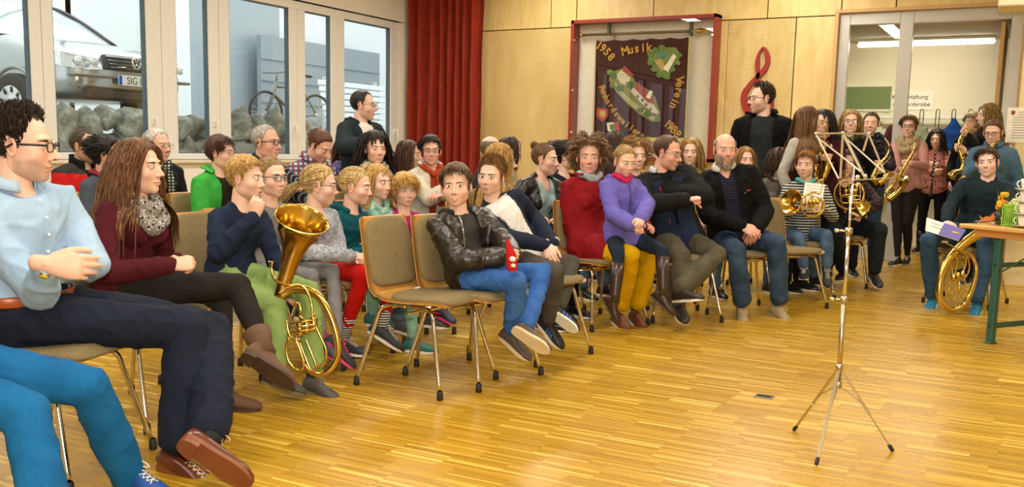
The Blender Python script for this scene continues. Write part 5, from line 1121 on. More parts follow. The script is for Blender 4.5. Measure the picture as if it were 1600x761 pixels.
for k in range(7):
    a = onx(498+k*2, 128+k*10, -12.2); b2 = onx(625, 137+k*8.5, -12.2); mb.box(-12.23, -12.2, a[1], b2[1]+1.5, a[2]-.045, a[2]+.045, 0, .005)
mb.build('slats', plain('#e8ebea', .5), bn, False); mb = MB(); ya = onx(560, 150, -12.2)[1]; [mb.box(-12.3, -12.23, y, y+.06, 1.19, 2.5) for y in (ya-1, ya+.6, ya+2.2)]; mb.build('post', plain('#b9bdbc', .5), bn, False)
area('daylight_over_yard', (-11.6, 9.0, 7.5), (6, 16), 650, (.92, .97, 1.0), (0, R(-12), 0)).data.shape = 'RECTANGLE'
# ------------------------------------------------------------------ display case with the club banner
FX0, FX1, FZ0, FZ1, FD = -5.50, -3.56, 1.08, 2.86, .20
YC = YB-.02-FD
dc = thing('display_case', ((FX0+FX1)/2, YB-.1, FZ0), 'large glazed display case with a red frame on the plywood wall, holding the banner', 'display case')
REDF = plain('#8a2614', .35, 0, 'red_frame')
mb = MB(); th = .045
mb.box(FX0, FX1, YC, YB-.02, FZ1-th, FZ1, 0, .004); mb.box(FX0, FX1, YC, YB-.02, FZ0, FZ0+th, 0, .004); mb.box(FX0, FX0+th, YC, YB-.02, FZ0, FZ1, 0, .004); mb.box(FX1-th, FX1, YC, YB-.02, FZ0, FZ1, 0, .004); mb.build('case_frame', REDF, dc, False)
mb = MB(); mb.box(FX0+th, FX1-th, YB-.035, YB-.022, FZ0+th, FZ1-th); mb.build('back_panel', plain('#e6e0cc', .6), dc, False)
mb = MB(); xm = (FX0+FX1)/2-.02; mb.box(FX0+th-.01, xm-.003, YC+.004, YC+.010, FZ0+th-.01, FZ1-th+.01); mb.box(xm+.003, FX1-th+.01, YC+.004, YC+.010, FZ0+th-.01, FZ1-th+.01); mb.build('glass_door', glass_mat((.97, .97, .96), 0, .05, 'case_glass'), dc, False)
for z in (FZ0+.35, (FZ0+FZ1)/2, FZ1-.25):
    for x in (FX0+th-.01, FX1-th-.015): mb = MB(); mb.box(x, x+.025, YC-.008, YC+.02, z-.012, z+.012, 0, .003); mb.build('hinge', CHROME, dc, False)
YP = YC+.10
pa, pb_ = ony(908, 55, YP), ony(1125, 47, YP)
po = thing('banner_pole', tuple(pa), 'brass-tipped wooden pole hanging across the top of the display case', 'pole'); mb = MB(); mb.tube([pa, pa*.2+pb_*.8], .018, 12); mb.build('pole_shaft', plain('#6d5a2c', .4, .2), po)
mb = MB(); q = pa*.2+pb_*.8; L = np.linalg.norm(pb_-q); Mx = basis((0, 1, 0), (0, 0, 1), unit(pb_-q), q); mb.lathe([(.018, 0), (.026, .02), (.014, .05), (.03, .10), (.034, .14), (.018, .19), (.012, .22), (.022, .25), (.006, L)], 16, 0, Mx); mb.build('spearhead', BRASS, po); mb = MB(); mb.ball(pa, .028); mb.build('end_knob', BRASS, po)
for px in (952, 1080):
    a = ony(px, 52, YP); mb = MB(); mb.box(a[0]-.016, a[0]+.016, YP-.03, YP+.03, a[2]-.03, FZ1-th); mb.build('hanging_strap', plain('#454238', .5, .3), po, False)
f00, f10, f11, f01 = ony(931, 63, YP), ony(1080, 57, YP), ony(1068, 214, YP), ony(928, 216, YP)
bx0, bx1, bz0, bz1 = (f00[0]+f01[0])/2, (f10[0]+f11[0])/2, (f11[2]+f01[2])/2, (f00[2]+f10[2])/2
bn = thing('banner', ((bx0+bx1)/2, YP, bz0), 'dark maroon club banner with gold lettering hanging in the display case', 'banner'); nx, nz = 60, 50
xs = np.linspace(bx0, bx1, nx); zs_ = np.linspace(bz0, bz1, nz); Xg, Zg = np.meshgrid(xs, zs_, indexing='xy'); sag = .018*np.abs(np.sin((Xg-bx0)/(bx1-bx0)*PI*5))*((Zg-bz0)/(bz1-bz0))**8
V = np.stack([Xg, YP+.012*np.sin(Xg*9+1)*np.cos(Zg*2), Zg-sag], -1).reshape(-1, 3); f = np.array([(i*nx+j, i*nx+j+1, (i+1)*nx+j+1, (i+1)*nx+j) for i in range(nz-1) for j in range(nx-1)]); o = fast_build('banner_cloth', V, f, fabric('#3e0c12', 'plain', rough=.7), bn); o.modifiers.new('t', 'SOLIDIFY').thickness = .004
GOLD = plain('#b88a2e', .45, .3, 'gold_thread', .2, 90)
mb = MB(); mb.box(bx0, bx1, YP-.016, YP-.010, bz0-.045, bz0+.004); mb.box(bx0-.012, bx0+.004, YP-.016, YP-.010, bz0, bz1); mb.box(bx1-.004, bx1+.012, YP-.016, YP-.010, bz0, bz1); mb.build('gold_fringe', plain('#c9b06a', .6), bn, False)
YT = YP-.020
def btext(s, x, y, size, rot, sx=1.0):
    p = ony(x, y, YT); c, s_ = math.cos(R(rot)), math.sin(R(rot)); text_mesh(s, size, GOLD, facing(p, (c, 0, s_), (-s_, 0, c)), 'gold_lettering', bn, sx=sx, off=.004)
def arc(word, pts, size):
    P = smooth_path(pts, 8); n = len(word)
    for i, ch in enumerate(word):
        t = (i+.5)/n*(len(P)-1); k = int(t); p = P[min(k, len(P)-2)]; q = P[min(k+1, len(P)-1)]; c = p+(q-p)*(t-k); d = (q-p); btext(ch, c[0], c[1], size, -math.degrees(math.atan2(d[1], d[0])), .95)
arc('1958', [(934, 70), (945, 78), (957, 92)], .145); arc('Musik', [(974, 81), (995, 76), (1017, 74)], .150); arc('Verein', [(1062, 122), (1060, 145), (1051, 168)], .145); arc('1988', [(1041, 192), (1050, 200), (1060, 212)], .145)
arc('Renhardsweiler', [(940, 136), (951, 160), (973, 189), (999, 209)], .115)
def emb(pts, col, name, lift=0.0):
    P = np.array([ony(x, y, YT-lift) for x, y in pts]); n = len(P); mb = MB(); V = np.vstack([P, P+np.array([0, .006, 0])]); mb.add(V, [tuple(range(n)), tuple(range(n, 2*n))[::-1]]+[(i, (i+1) % n, (i+1) % n+n, i+n) for i in range(n)]); mb.build(name, plain(col, .7, 0, 'embroidery', .25, 60), bn, False)
def blob(cx, cy, rx, ry, rot, k=24, w=.12):
    a = np.arange(k)/k*2*PI; rr = 1+w*np.sin(a*5+cx)+w*.6*np.cos(a*8); x, y = np.cos(a)*rx*rr, np.sin(a)*ry*rr; c, s_ = math.cos(R(rot)), math.sin(R(rot)); return [(cx+x_*c-y_*s_, cy+x_*s_+y_*c) for x_, y_ in zip(x, y)]
emb([(951, 126), (953, 112), (960, 111), (975, 106), (988, 118), (993, 128), (1012, 140), (1024, 152), (1031, 176), (1030, 190), (1018, 190), (1000, 179), (984, 166), (966, 148)], '#7d7a42', 'village_picture')
emb([(962, 118), (974, 106), (987, 119), (983, 136), (970, 130)], '#c9c0a0', 'house_wall', .006); emb([(973, 105), (977, 103), (990, 117), (986, 121), (972, 110)], '#963a2c', 'house_roof', .012)
emb([(985, 143), (994, 130), (1018, 158), (1029, 176), (1024, 180), (1004, 163)], '#c4c0b0', 'long_building', .008); emb([(989, 135), (997, 128), (1018, 150), (1021, 162), (1012, 160)], '#94403a', 'red_roof', .014); emb([(1009, 152), (1015, 141), (1020, 143), (1015, 155)], '#dcd8c8', 'church_tower', .016)
emb([(960, 128), (972, 142), (990, 160), (1010, 174), (1024, 184), (1020, 188), (1000, 176), (980, 160), (964, 142)], '#a8a478', 'road', .006)
for k, (x, y) in enumerate([(996, 148), (1003, 154), (1009, 161), (1016, 168), (1022, 176)]): emb([(x, y), (x+2.4, y+2), (x+.6, y+5), (x-1.8, y+3)], '#3c4a5a', 'embroidered_window', .016)
for x, y, r_ in ((958, 118, 6), (984, 132, 6), (1012, 178, 6), (1000, 172, 5), (968, 138, 6)): emb(blob(x, y, r_, r_*.8, 20), '#47662f', 'embroidered_tree', .010)
emb([(1012, 92), (1018, 80), (1032, 76), (1042, 74), (1056, 74), (1063, 84), (1060, 96), (1050, 106), (1045, 122), (1036, 122), (1024, 110)], '#66803a', 'grotto_picture'); emb([(1036, 108), (1052, 84), (1057, 88), (1044, 112)], '#e4dfc9', 'white_figure', .01); emb(blob(1034, 86, 5, 4, 0), '#3d7f8c', 'blue_figure', .01); emb([(1022, 94), (1034, 92), (1040, 104), (1034, 112)], '#b3955a', 'grotto_path', .008)
for x, y, r_ in ((1016, 84, 5), (1024, 78, 5), (1034, 74, 5), (1016, 98, 5), (1022, 108, 5), (1030, 117, 5), (1042, 120, 5), (1050, 108, 5), (1059, 98, 4), (1062, 86, 4), (953, 113, 5), (956, 134, 4), (987, 126, 4), (1028, 186, 4)): emb(blob(x, y, r_, r_*.85, 10), '#6f8f3c' if x % 2 else '#587a30', 'embroidered_leaves', .009)
def shield(cx, cy, w, h, c1, c2, rot=0): P = [(-w, -h), (w, -h), (w, h*.2), (0, h), (-w, h*.2)]; c, s_ = math.cos(R(rot)), math.sin(R(rot)); emb([(cx+x*c-y*s_, cy+x*s_+y*c) for x, y in P], c1, 'coat_of_arms'); emb([(cx+x*c*.55-y*s_*.55, cy+x*s_*.55+y*c*.55-1) for x, y in P], c2, 'arms_charge', .006)
shield(941, 180, 9, 11, '#a83326', '#b89a3a', 4); shield(958, 201, 9, 10, '#e0dccb', '#4c7a34', -6)
emb([(958, 191), (967, 190), (968, 203), (963, 206)], '#b03428', 'arms_red_field', .008)
# ------------------------------------------------------------------ chairs
OAK = plain('#b3823c', .35, 0, 'beech_plywood', .12, 14, coat=.2); PAD = fabric('#94835c', 'heather', '#7d6e50', 2.0); TUBE = plain((.66, .62, .55), .14, 1.0, 'chromed_tube', .08, 10)
def sqp(w, h, n=36, p=.42, taper=0): a = np.arange(n)/n*2*PI; x = np.sign(np.cos(a))*np.abs(np.cos(a))**p*w; y = np.sign(np.sin(a))*np.abs(np.sin(a))**p*h; return x*(1-taper*y/h), y
def make_chair(loc, rz, label, group=None, pad=None):
    t = thing('stacking_chair', (0, 0, 0), label, 'chair', group); ROOTS[t.name] = (0, 0, 0)
    # local +x is the way the chair faces
    prof = [(.235, .432), (.225, .447), (.17, .452), (.05, .445), (-.06, .442), (-.14, .447), (-.185, .470), (-.207, .51), (-.222, .57), (-.245, .68), (-.268, .78), (-.285, .845)]; P = smooth_path([(x, 0, z) for x, z in prof], 4); N = len(P)
    wid = np.interp(np.linspace(0, 1, N), [0, .06, .3, .45, .52, .62, .8, .97, 1], [.19, .215, .225, .205, .19, .205, .20, .185, .17]); T = np.gradient(P, axis=0); T /= np.linalg.norm(T, axis=1)[:, None]; nm = np.cross(T, (0, 1, 0))
    k = 13; ys = np.linspace(-1, 1, k); V = []
    for sgn in (.006, -.006): V += [p+np.array([0, y*w, 0])+nn*(sgn-.012*(y*y)*(1 if i > N*.5 else -.0)*-1) for i, (p, w, nn) in enumerate(zip(P, wid, nm)) for y in ys]
    V = np.array(V); q = N*k; f = [(i*k+j, i*k+j+1, (i+1)*k+j+1, (i+1)*k+j) for i in range(N-1) for j in range(k-1)]; f += [tuple(q+a for a in reversed(g)) for g in f]
    for i in range(N-1):
        for j in (0, k-1): f.append((i*k+j, (i+1)*k+j, (i+1)*k+j+q, i*k+j+q) if j else (i*k, i*k+q, (i+1)*k+q, (i+1)*k))
    for j in range(k-1): f.append((j, j+q, j+1+q, j+1)); b_ = (N-1)*k; f.append((b_+j, b_+j+1, b_+j+1+q, b_+j+q))
    mb = MB(); mb.add(V, f); mb.build('seat_shell', OAK, t)
    def pad_(u0, u1, wf, name, side):
        mb = MB(); n = 40; a = np.arange(n)/n*2*PI; rows = []; um = (u0+u1)/2; uh = (u1-u0)/2
        for rr, hh in ((1.0, .0), (1.0, .010), (.965, .017), (.85, .021), (.5, .023), (.02, .023)):
            us = np.clip(um+np.sign(np.sin(a))*np.abs(np.sin(a))**.55*uh*rr, 0, 1)*(N-1); yy = np.sign(np.cos(a))*np.abs(np.cos(a))**.55*rr*wf; i0 = np.clip(us.astype(int), 0, N-2); fr = (us-i0)[:, None]; pp = P[i0]*(1-fr)+P[i0+1]*fr; nn = nm[i0]; ww = np.interp(us, np.arange(N), wid)
            bow = -.012*(yy**2)*(us > N*.5)*-1; rows.append(pp+np.stack([0*yy, yy*ww, 0*yy], 1)+nn*(side*(.005+hh)+bow)[:, None])
        mb.add(np.vstack(rows), [(i*n+j, i*n+(j+1) % n, (i+1)*n+(j+1) % n, (i+1)*n+j) for i in range(len(rows)-1) for j in range(n)]); mb.build(name, pad or PAD, t)
    s0 = -1 if nm[5][2] < 0 else 1
    pad_(.015, .45, .955, 'seat_pad', s0); pad_(.585, .985, .93, 'back_pad', s0)
    # four splayed legs; each side's pair meets a rail under the seat
    for sy in (-1, 1):
        for fx in (1, -1):
            top = np.array([.115*fx, sy*.165, .415]); foot = np.array([.252*fx, sy*.252, .035]); mid = top+np.array([.045*fx, sy*.022, -.028]); mb = MB(); mb.tube(smooth_path([top-np.array([.10*fx, 0, 0]), top-np.array([.01*fx, 0, 0]), mid, mid+(foot-mid)*.25, foot], 5), .0105, 10); l = mb.build('leg', TUBE, t)
            c = MB(); c.lathe([(.0, 0), (.014, .0), (.016, .006), (.014, .042), (.0105, .045)], 12, 0, Matrix.Translation((foot[0]+.004*fx, foot[1]+sy*.003, 0))); c.build('foot_cap', RUBBER, l)
    mb = MB(); mb.tube([(.10, -.165, .405), (.10, .165, .405)], .009, 8); mb.tube([(-.10, -.165, .405), (-.10, .165, .405)], .009, 8); mb.tube([(.0, -.172, .38), (0, .172, .38)], .007, 8)
    for sy in (-1, 1): mb.box(-.13, .13, sy*.15-.012, sy*.15+.012, .420, .436, 0, .003)
    mb.build('under_frame', TUBE, t); t.location = loc; t.rotation_euler = (0, 0, R(rz)); return t
CH0 = make_chair(tuple(onz(0, 0, 0)*0+np.array([-2.67, 4.03, 0])), -2, 'empty upholstered stacking chair standing alone in the foreground, facing right', 'stacking chairs')
DARKPAD = fabric('#4b4438', 'heather', '#3a352d', 2.0)
def chair(p, rz, label):
    bpy.context.view_layer.update; return copy_tree(CH0, (float(p[0]), float(p[1]), 0), R(rz), label)
chair(onz(1228, 392, .45)+np.array([-.05, .12, 0]), -38, 'empty upholstered chair between the bearded man and the boy with the horn')
# ------------------------------------------------------------------ the audience
def thr(px): return 28.5+math.degrees(math.atan((800-px)/1500))
def V_(px, v): return thr(px)-90+v     # view-relative heading: 0 looks at the lens, +90 to the right of the photo, -90 to the left
PE = {}
def pp(key, label, head, b, h, chairl=None, dark=False, choff=(0, 0), **k):
    J = person(label, head, psi=V_(head[0], b), yaw=V_(head[0], h), **k); PE[key] = J
    if chairl:
        p = J['pel']-J['f']*.0+J['f']*(.05 if not k.get('kid') else .02); c = chair((p[0]+choff[0], p[1]+choff[1]), V_(head[0], b), chairl)
        if dark:
            for ch in bpy.data.objects:
                if ch.parent == c and ch.name.startswith(('seat_pad', 'back_pad')): ch.data = ch.data.copy(); ch.data.materials[0] = DARKPAD
    return J
JEANS = lambda a='#3a5578', b='#5d7ca0': fabric(a, 'denim', b)
LEA = plain('#5c2c18', .28, 0, 'brown_leather', .2, 12, coat=.3)
SP = 'stacking chair with beige pads '
# --- front row, left to right
pp('jeans', 'person in bright blue jeans at the very left edge, mostly outside the frame', (-150, 205, 2.72), 62, 70, SP+'at the bottom left under the person in bright blue jeans', s=1.0, arms=dict(R=dict(w=(-110, 470, 2.7)), L=dict(w=(-110, 450, 2.8))),
   legs=dict(R=dict(k=(40, 645, 'n'), a=(85, 860, 'n')), L=dict(k=(140, 605, 'n'), a=(205, 752, 'f'), t=(262, 770, 'n'))), top=dict(m=fabric('#3c4048'), name='sweater'), bot=dict(m=fabric('#0c568c', 'denim', '#1a70ac'), ext=.004, len=.97), shoe=dict(m=plain('#1f4d96', .5), lace=plain('#e9e4da')), hair=dict(s='short', c='#3a2a1c', L=.03), skin='fair')
pp('blue_shirt', 'person in light blue shirt, glasses and tan belt, arms crossed, seated front left', (34, 228, 3.38), 52, 70, SP+'under the man in the light blue shirt', s=1.10, hs=1.07, girth=1.08, hi=True, pel=(52, 492, 3.50), shyaw=V_(34, 42), pitch=-2,
   arms=dict(R=dict(e=(62, 458, 'n'), w=(74, 412, 3.16), hand='relaxed', hd=RT*.98-UP*.12+FW*.25, back=tuple(-FW)), L=dict(e=(146, 412, 3.58), w=(82, 428, 3.34), hand='relaxed', hd=-RT*.9-UP*.3+FW*.5, back=tuple(UP*.6-FW*.4))),
   legs=dict(R=dict(k=(294, 512, 'n'), a=(280, 700, 3.50), t=(350, 742, 'n')), L=dict(k=(332, 515, 3.75), a=(328, 682, 3.36), t=(410, 738, 'n', 1), air=True)),
   top=dict(m=fabric('#a9c8e6', 'plain', rough=.7), tuck=True, name='shirt', fold=.007, ff=26, sl=.93), bot=dict(m=fabric('#1a2132'), fold=.006, len=.90, flare=.030, ext=.004), shoe=dict(m=LEA, sm=plain('#7a4322', .5), lace=plain('#c8a888', .5), heel=.018, sock=fabric('#2e3236'), k='low'),
   hair=dict(s='short', c='#1c120b', c2='#3c281a', L=.028, flow='up', th=.013, line='high', K=1700, topv=1.4, side=.22), glasses=dict(w=.0245, h=.0155, r=.0022, arm=1.9), face=dict(stubble=.42, iris='brown', brow=1.3, browc=(.05, .03, .02)), skin='fair', nose=1.2,
   extras=[dict(k='collar', m=fabric('#b4d0ea'), h=.032, R=1.0, gap=30), dict(k='belt', m=plain('#a8501c', .35, 0, 'tan_leather')), dict(k='buttons', m=plain('#e8eef2', .3), t0=.25), dict(k='watch', s='R', m=CHROME, R=1.0)])
pp('maroon', 'person with long brown hair in maroon sweater and leopard scarf, legs crossed, hands clasped', (218, 262, 4.18), 50, 58, SP+'under the woman in the maroon sweater', s=.98, fem=1, hi=True, hs=.98, pel=(196, 448, 4.22), pitch=2,
   arms=dict(R=dict(e=(163, 428, 'n'), w=(268, 414, 'f'), hand='grip', back=(.4, -.8, .5)), L=dict(w=(278, 406, 4.28), hand='grip', back=(.7, .3, .5), hd=np.array([.75, -.6, -.1]))),
   legs=dict(R=dict(k=(372, 446, 'n'), a=(412, 548, 4.10), t=(470, 588, 'n'), air=True), L=dict(k=(345, 470, 4.45), a=(345, 590, 4.35))),
   top=dict(m=fabric('#4f1420', 'knit'), name='sweater', fold=.005), bot=dict(m=fabric('#26221f'), ext=-.006, flare=.0, len=.95, fold=.003), shoe=dict(k='boot', m=fabric('#6e5240', 'plain', rough=.6), shaft=.10, sm=plain('#3c2a1e', .6), heel=.012, sw=1.05, name='ankle_boot'),
   hair=dict(s='long', c='#5c3a1e', c2='#94663a', L=.50, K=850, wave=.20, th=.014, part=.01, flare=1.2, w=.0027), face=dict(lash=2, iris='blue', lipc=(.62, .27, .26), brow=1.1, browc=(.09, .05, .03)), skin='fair',
   extras=[dict(k='scarf', m=fabric('#8f8a84', 'spots', '#1c1918', 1.5, c3='#d6d0c8'), r=1.05, drop=1.3), dict(k='watch', s='R', m=CHROME, R=.9, dial=plain('#efe9dc'))])
pp('navy_boy', 'child with short blond hair in navy sweater and light green trousers, hand at chin', (384, 280, 4.72), 42, 62, SP+'under the blond boy in green trousers', s=.84, kid=1, hs=.93, roll=-6, pel=(362, 432, 4.80),
   arms=dict(R=dict(e=(340, 398, 'n'), w=(398, 338, 'f'), hand='grip', hd=np.array([.25, .1, .95]), back=(.6, -.6, .3)), L=dict(e=(428, 405, 4.85), w=(450, 448, 'n'), hand='grip', back=(.3, -.8, .3))),
   legs=dict(R=dict(k=(430, 478, 'n'), a=(432, 580, 4.52), t=(492, 600, 'n')), L=dict(k=(482, 455, 4.62), a=(490, 575, 4.66), t=(530, 590, 'n'))),
   top=dict(m=fabric('#1c2840'), name='sweater', fold=.006, cuff=.0), bot=dict(m=fabric('#8eaa62', 'plain', rough=.85), fold=.006, ext=.004, len=.95), shoe=dict(m=plain('#4a4844', .6), lace=plain('#7d7c74'), sm=plain('#6f6a52', .6), sock=fabric('#3a3a3a')),
   hair=dict(s='short', c='#a8813f', c2='#dcc07a', L=.032, flow='fringe', th=.014, side=.5), face=dict(iris='blue', browc=(.35, .22, .10)), skin='fair', extras=[dict(k='zip', m=CHROME, t0=.8, t1=1.0, off=.014)])
pp('grey_girl', 'child with black glasses and tied-back light brown hair in grey shirt and grey jeans', (424, 278, 5.06), 42, 38, SP+'under the girl in grey with black glasses', s=.84, kid=1, fem=.3, hs=.92,
   arms=dict(R=dict(w=(470, 398, 'f')), L=dict(w=(486, 402, 'f'))), legs=dict(R=dict(k=(486, 432, 'n'), a=(505, 520, 5.0), t=(528, 545, 'n')), L=dict(k=(520, 425, 5.15), a=(528, 530, 4.98), t=(566, 562, 'n'))),
   top=dict(m=fabric('#8d8a84'), name='shirt'), bot=dict(m=fabric('#77777a', 'denim', '#98989a'), ext=-.008, flare=0, len=.93), shoe=dict(m=plain('#33343a', .6), sm=plain('#e24a80', .5), lace=plain('#e8407c')), hair=dict(s='pony', c='#7c6038', c2='#a88a56', tail=.2, th=.010), glasses=dict(r=.0022, w=.022), face=dict(iris='blue', lipc=(.66, .30, .28)))
pp('pony_girl', 'child with blond ponytail and glasses in heather grey sweater and red trousers', (500, 290, 5.34), 55, 82, SP+'under the girl in red trousers', s=.90, kid=1, fem=.3, hs=.97, pel=(512, 416, 5.42), pitch=-4,
   arms=dict(R=dict(e=(478, 395, 'n'), w=(552, 400, 'f'), hand='grip'), L=dict(w=(562, 405, 5.3), hand='grip')), legs=dict(R=dict(k=(568, 428, 'n'), a=(536, 530, 5.25)), L=dict(k=(618, 430, 5.45), a=(598, 508, 5.35), t=(650, 540, 'n'))),
   top=dict(m=fabric('#7b8494', 'heather', '#c9ccd0', 1.2), name='sweater', fold=.006), bot=dict(m=fabric('#c41712', 'plain', rough=.8), ext=-.006, flare=0, len=.93), shoe=dict(m=plain('#2a3038', .6), sm=plain('#e6e2d6'), lace=plain('#cfc6b0'), sock=fabric('#e8e8e8', 'hstripe', '#222222', 2.0)),
   hair=dict(s='pony', c='#a98a52', c2='#dcc48c', tail=.27, th=.012, tie=(0, -.112, .0), taildir=(0, -.8, 0), K=300), glasses=dict(r=.0018, w=.022), face=dict(iris='blue'))
pp('teal_girl', 'child with straight blond tied hair in teal hoodie', (556, 292, 5.62), 52, 72, SP+'under the girl in the teal hoodie', s=.86, kid=1, fem=.3, hs=.95, pitch=-5, legs=dict(R=dict(k=(585, 432, 'n'), a=(582, 490, 5.6)), L=dict(k=(640, 420, 5.6))),
   top=dict(m=fabric('#0c5560'), name='hoodie', fold=.006), bot=dict(m=fabric('#8fc4ae'), ext=-.004, flare=0), shoe=dict(m=plain('#2c6a66', .6)), hair=dict(s='pony', c='#a98a52', c2='#dcc48c', tail=.16, th=.011, K=260), face=dict(iris='blue'), extras=[dict(k='hood', m=fabric('#0c5560'))])
pp('mint_girl', 'child with long wavy blond hair, white top and mint green loop scarf', (590, 286, 5.98), 45, 48, SP+'under the girl in the mint scarf', s=.86, kid=1, fem=.3, hs=.93,
   top=dict(m=fabric('#dcd6cc'), name='top'), bot=dict(m=fabric('#4a5a6a', 'denim', '#66788a')), shoe=dict(m=plain('#444', .6) if False else plain('#444444', .6)), hair=dict(s='long', c='#a8803e', c2='#d9b46a', L=.30, wave=.25, fr=1, K=240), face=dict(iris='blue'), extras=[dict(k='scarf', m=fabric('#8cc4b8', 'spots', '#c9dcc8', .6), r=.9)])
pp('pink_girl', 'small child with short blond hair in magenta shirt and floral leggings', (632, 298, 6.05), 38, 22, SP+'under the small child in magenta', s=.76, kid=1, fem=.2, hs=.90, pz=.53, legs=dict(R=dict(k=(664, 398, 'n'), a=(672, 470, 'f')), L=dict(k=(685, 395, 'n'), a=(690, 480, 'n'), t=(712, 492, 'n'))),
   top=dict(m=fabric('#b5277a'), name='shirt', colf=None), bot=dict(m=fabric('#3f93a8', 'floral', '#e4ecc0', .45, c3='#86b84a'), ext=-.002), shoe=dict(m=plain('#26323e', .6), sm=plain('#e83a80', .5)), hair=dict(s='short', c='#b98a3c', c2='#e4c47c', L=.075, flow='fringe', th=.016, line='low', w=.0036), face=dict(iris='blue', gaze=(.4, 0)))
pp('leather_boy', 'smiling child with brown hair in black leather jacket over grey hoodie, blue jeans', (713, 291, 5.02), 48, -8, SP+'under the smiling boy in the leather jacket', s=.86, kid=1, hs=.96, roll=4, pel=(738, 432, 5.05), shyaw=V_(713, 30),
   arms=dict(R=dict(e=(716, 408, 'n'), w=(782, 402, 'n'), hand='grip', back=(.3, -.9, .2)), L=dict(e=(778, 372, 5.1), w=(800, 398, 4.9), hand='grip', hd=np.array([-.3, -.7, -.1]), back=(.8, 0, .3))),
   legs=dict(R=dict(k=(808, 440, 'n'), a=(800, 518, 4.95), t=(835, 548, 'n')), L=dict(k=(848, 425, 5.2), a=(822, 512, 4.85), t=(878, 548, 'n', 1), air=True)),
   inner=dict(m=fabric('#3e3d3c'), name='hooded_sweater', sl=.3), over=dict(m=fabric('#15110e', 'leather', '#2c241c'), name='leather_jacket', open=(.055, .06), fold=.007), bot=dict(m=fabric('#1f4f9c', 'denim', '#4d7fc8'), fold=.005, len=.93), shoe=dict(m=plain('#4a4038', .6), sm=plain('#cbb894', .6), sole=.022, lace=plain('#8a8274')),
   hair=dict(s='short', c='#4a3219', c2='#7c5a34', L=.040, flow='fringe', th=.014, side=.6), face=dict(iris='brown', gaze=(-.5, 0), smile=1.0, mouth=.0045), extras=[dict(k='hood', m=fabric('#34332f'), r=1.05), dict(k='zip', m=CHROME, x=.062, off=.036, t0=.1, t1=.9, r=.003)])
pp('raglan_boy', 'child with spiky light brown hair in white shirt with navy sleeves, grey jeans', (768, 277, 5.52), 48, -22, SP+'under the boy in the navy and white shirt', s=.88, kid=1, hs=.92, pel=(828, 408, 5.62), shyaw=V_(768, 25), roll=-3,
   arms=dict(R=dict(e=(800, 372, 'n'), w=(855, 384, 5.4), hand='relaxed', hd=np.array([.5, -.5, -.6])), L=dict(e=(835, 340, 5.75), w=(866, 382, 5.5), hand='relaxed', hd=np.array([-.1, -.5, -.8]))),
   legs=dict(R=dict(k=(868, 425, 'n'), a=(858, 500, 5.45), t=(885, 532, 'n')), L=dict(k=(893, 412, 5.7), a=(872, 480, 5.45), t=(918, 514, 'n', 1), air=True)),
   top=dict(m=fabric('#ffffff', 'attr'), name='raglan_shirt', colf=lambda sv, xs, ys, ia, V: np.where((ia | (np.abs(xs) > .105) | (sv > .97))[:, None], (.012, .018, .035), (.72, .70, .66))), bot=dict(m=fabric('#45423c', 'denim', '#5e5a52'), len=.92), shoe=dict(m=plain('#17181c', .5), sm=plain('#e9e6de'), stripes=plain('#3f7ad0', .4), lace=plain('#24262a')),
   hair=dict(s='short', c='#6b4a28', c2='#a07a48', L=.034, flow='up', th=.012, line='norm', side=.45), face=dict(iris='brown', gaze=(-.6, .1)))
# --- the rows behind, left to right
pp('red_man', 'person with cropped hair in red jacket with black shoulders, seated far left', (132, 229, 6.9), 42, 52, SP+'under the man in the red jacket', dark=False, s=1.02, girth=1.05, over=dict(m=fabric('#ffffff', 'attr'), name='jacket', open=(.01, .05), colf=lambda sv, xs, ys, ia, V: np.where((sv > .90)[:, None], (.03, .03, .03), (.55, .012, .012))), inner=dict(m=fabric('#141416')), bot=dict(m=JEANS()), shoe=dict(m=BLACK), hair=dict(s='crop', c='#3a2c20', L=.010, th=.005, line='high'), face=dict(stubble=.4), skin='tan',
   extras=[dict(k='collar', m=fabric('#26282a'), h=.05, prof=((1.3, 0), (1.25, 1), (1.3, 1.1)), R=1.0), dict(k='patchmark', t=.80, x=.05, w=.04, h=.018, m=plain('#f4f2f8', .3), name='reflective_strip'), dict(k='patchmark', t=.80, x=-.07, w=.04, h=.018, m=plain('#f4f2f8', .3), name='reflective_strip')])
pp('black_hair', 'person with short black hair and grey blue top, face turned away', (166, 242, 6.3), 55, 82, SP+'under the black-haired woman in grey blue', s=.96, fem=1, top=dict(m=fabric('#4c5664'), name='jacket'), bot=dict(m=JEANS('#1f4a70', '#2a628e')), shoe=dict(m=BLACK), hair=dict(s='short', c='#0c0a0a', c2='#201a18', L=.055, flow='back', th=.020, topv=1.3, w=.0036), skin='tan', extras=[dict(k='collar', m=fabric('#a03040'), h=.02)])
pp('white_hair', 'person with white hair and glasses in dark jacket and green plaid scarf', (247, 228, 7.05), 42, 42, SP+'under the white-haired man', dark=True, s=1.0, girth=1.1, soft=1, inner=dict(m=fabric('#2c1216')), over=dict(m=fabric('#14161c'), name='jacket', open=(.05, .07)), bot=dict(m=fabric('#2a2c30')), shoe=dict(m=BLACK), hair=dict(s='short', c='#b9b5ac', c2='#efece4', L=.022, flow='back', th=.010, line='high'), glasses=dict(m=plain('#b9a678', .3, .8), r=.0012), face=dict(browc=(.5, .48, .44), ruddy=1.4), skin='ruddy',
   extras=[dict(k='scarf', m=fabric('#3c5a52', 'plaid', '#e4e0cc', 2.0, c3='#20302c'), tail=.20, r=.85, n=1)])
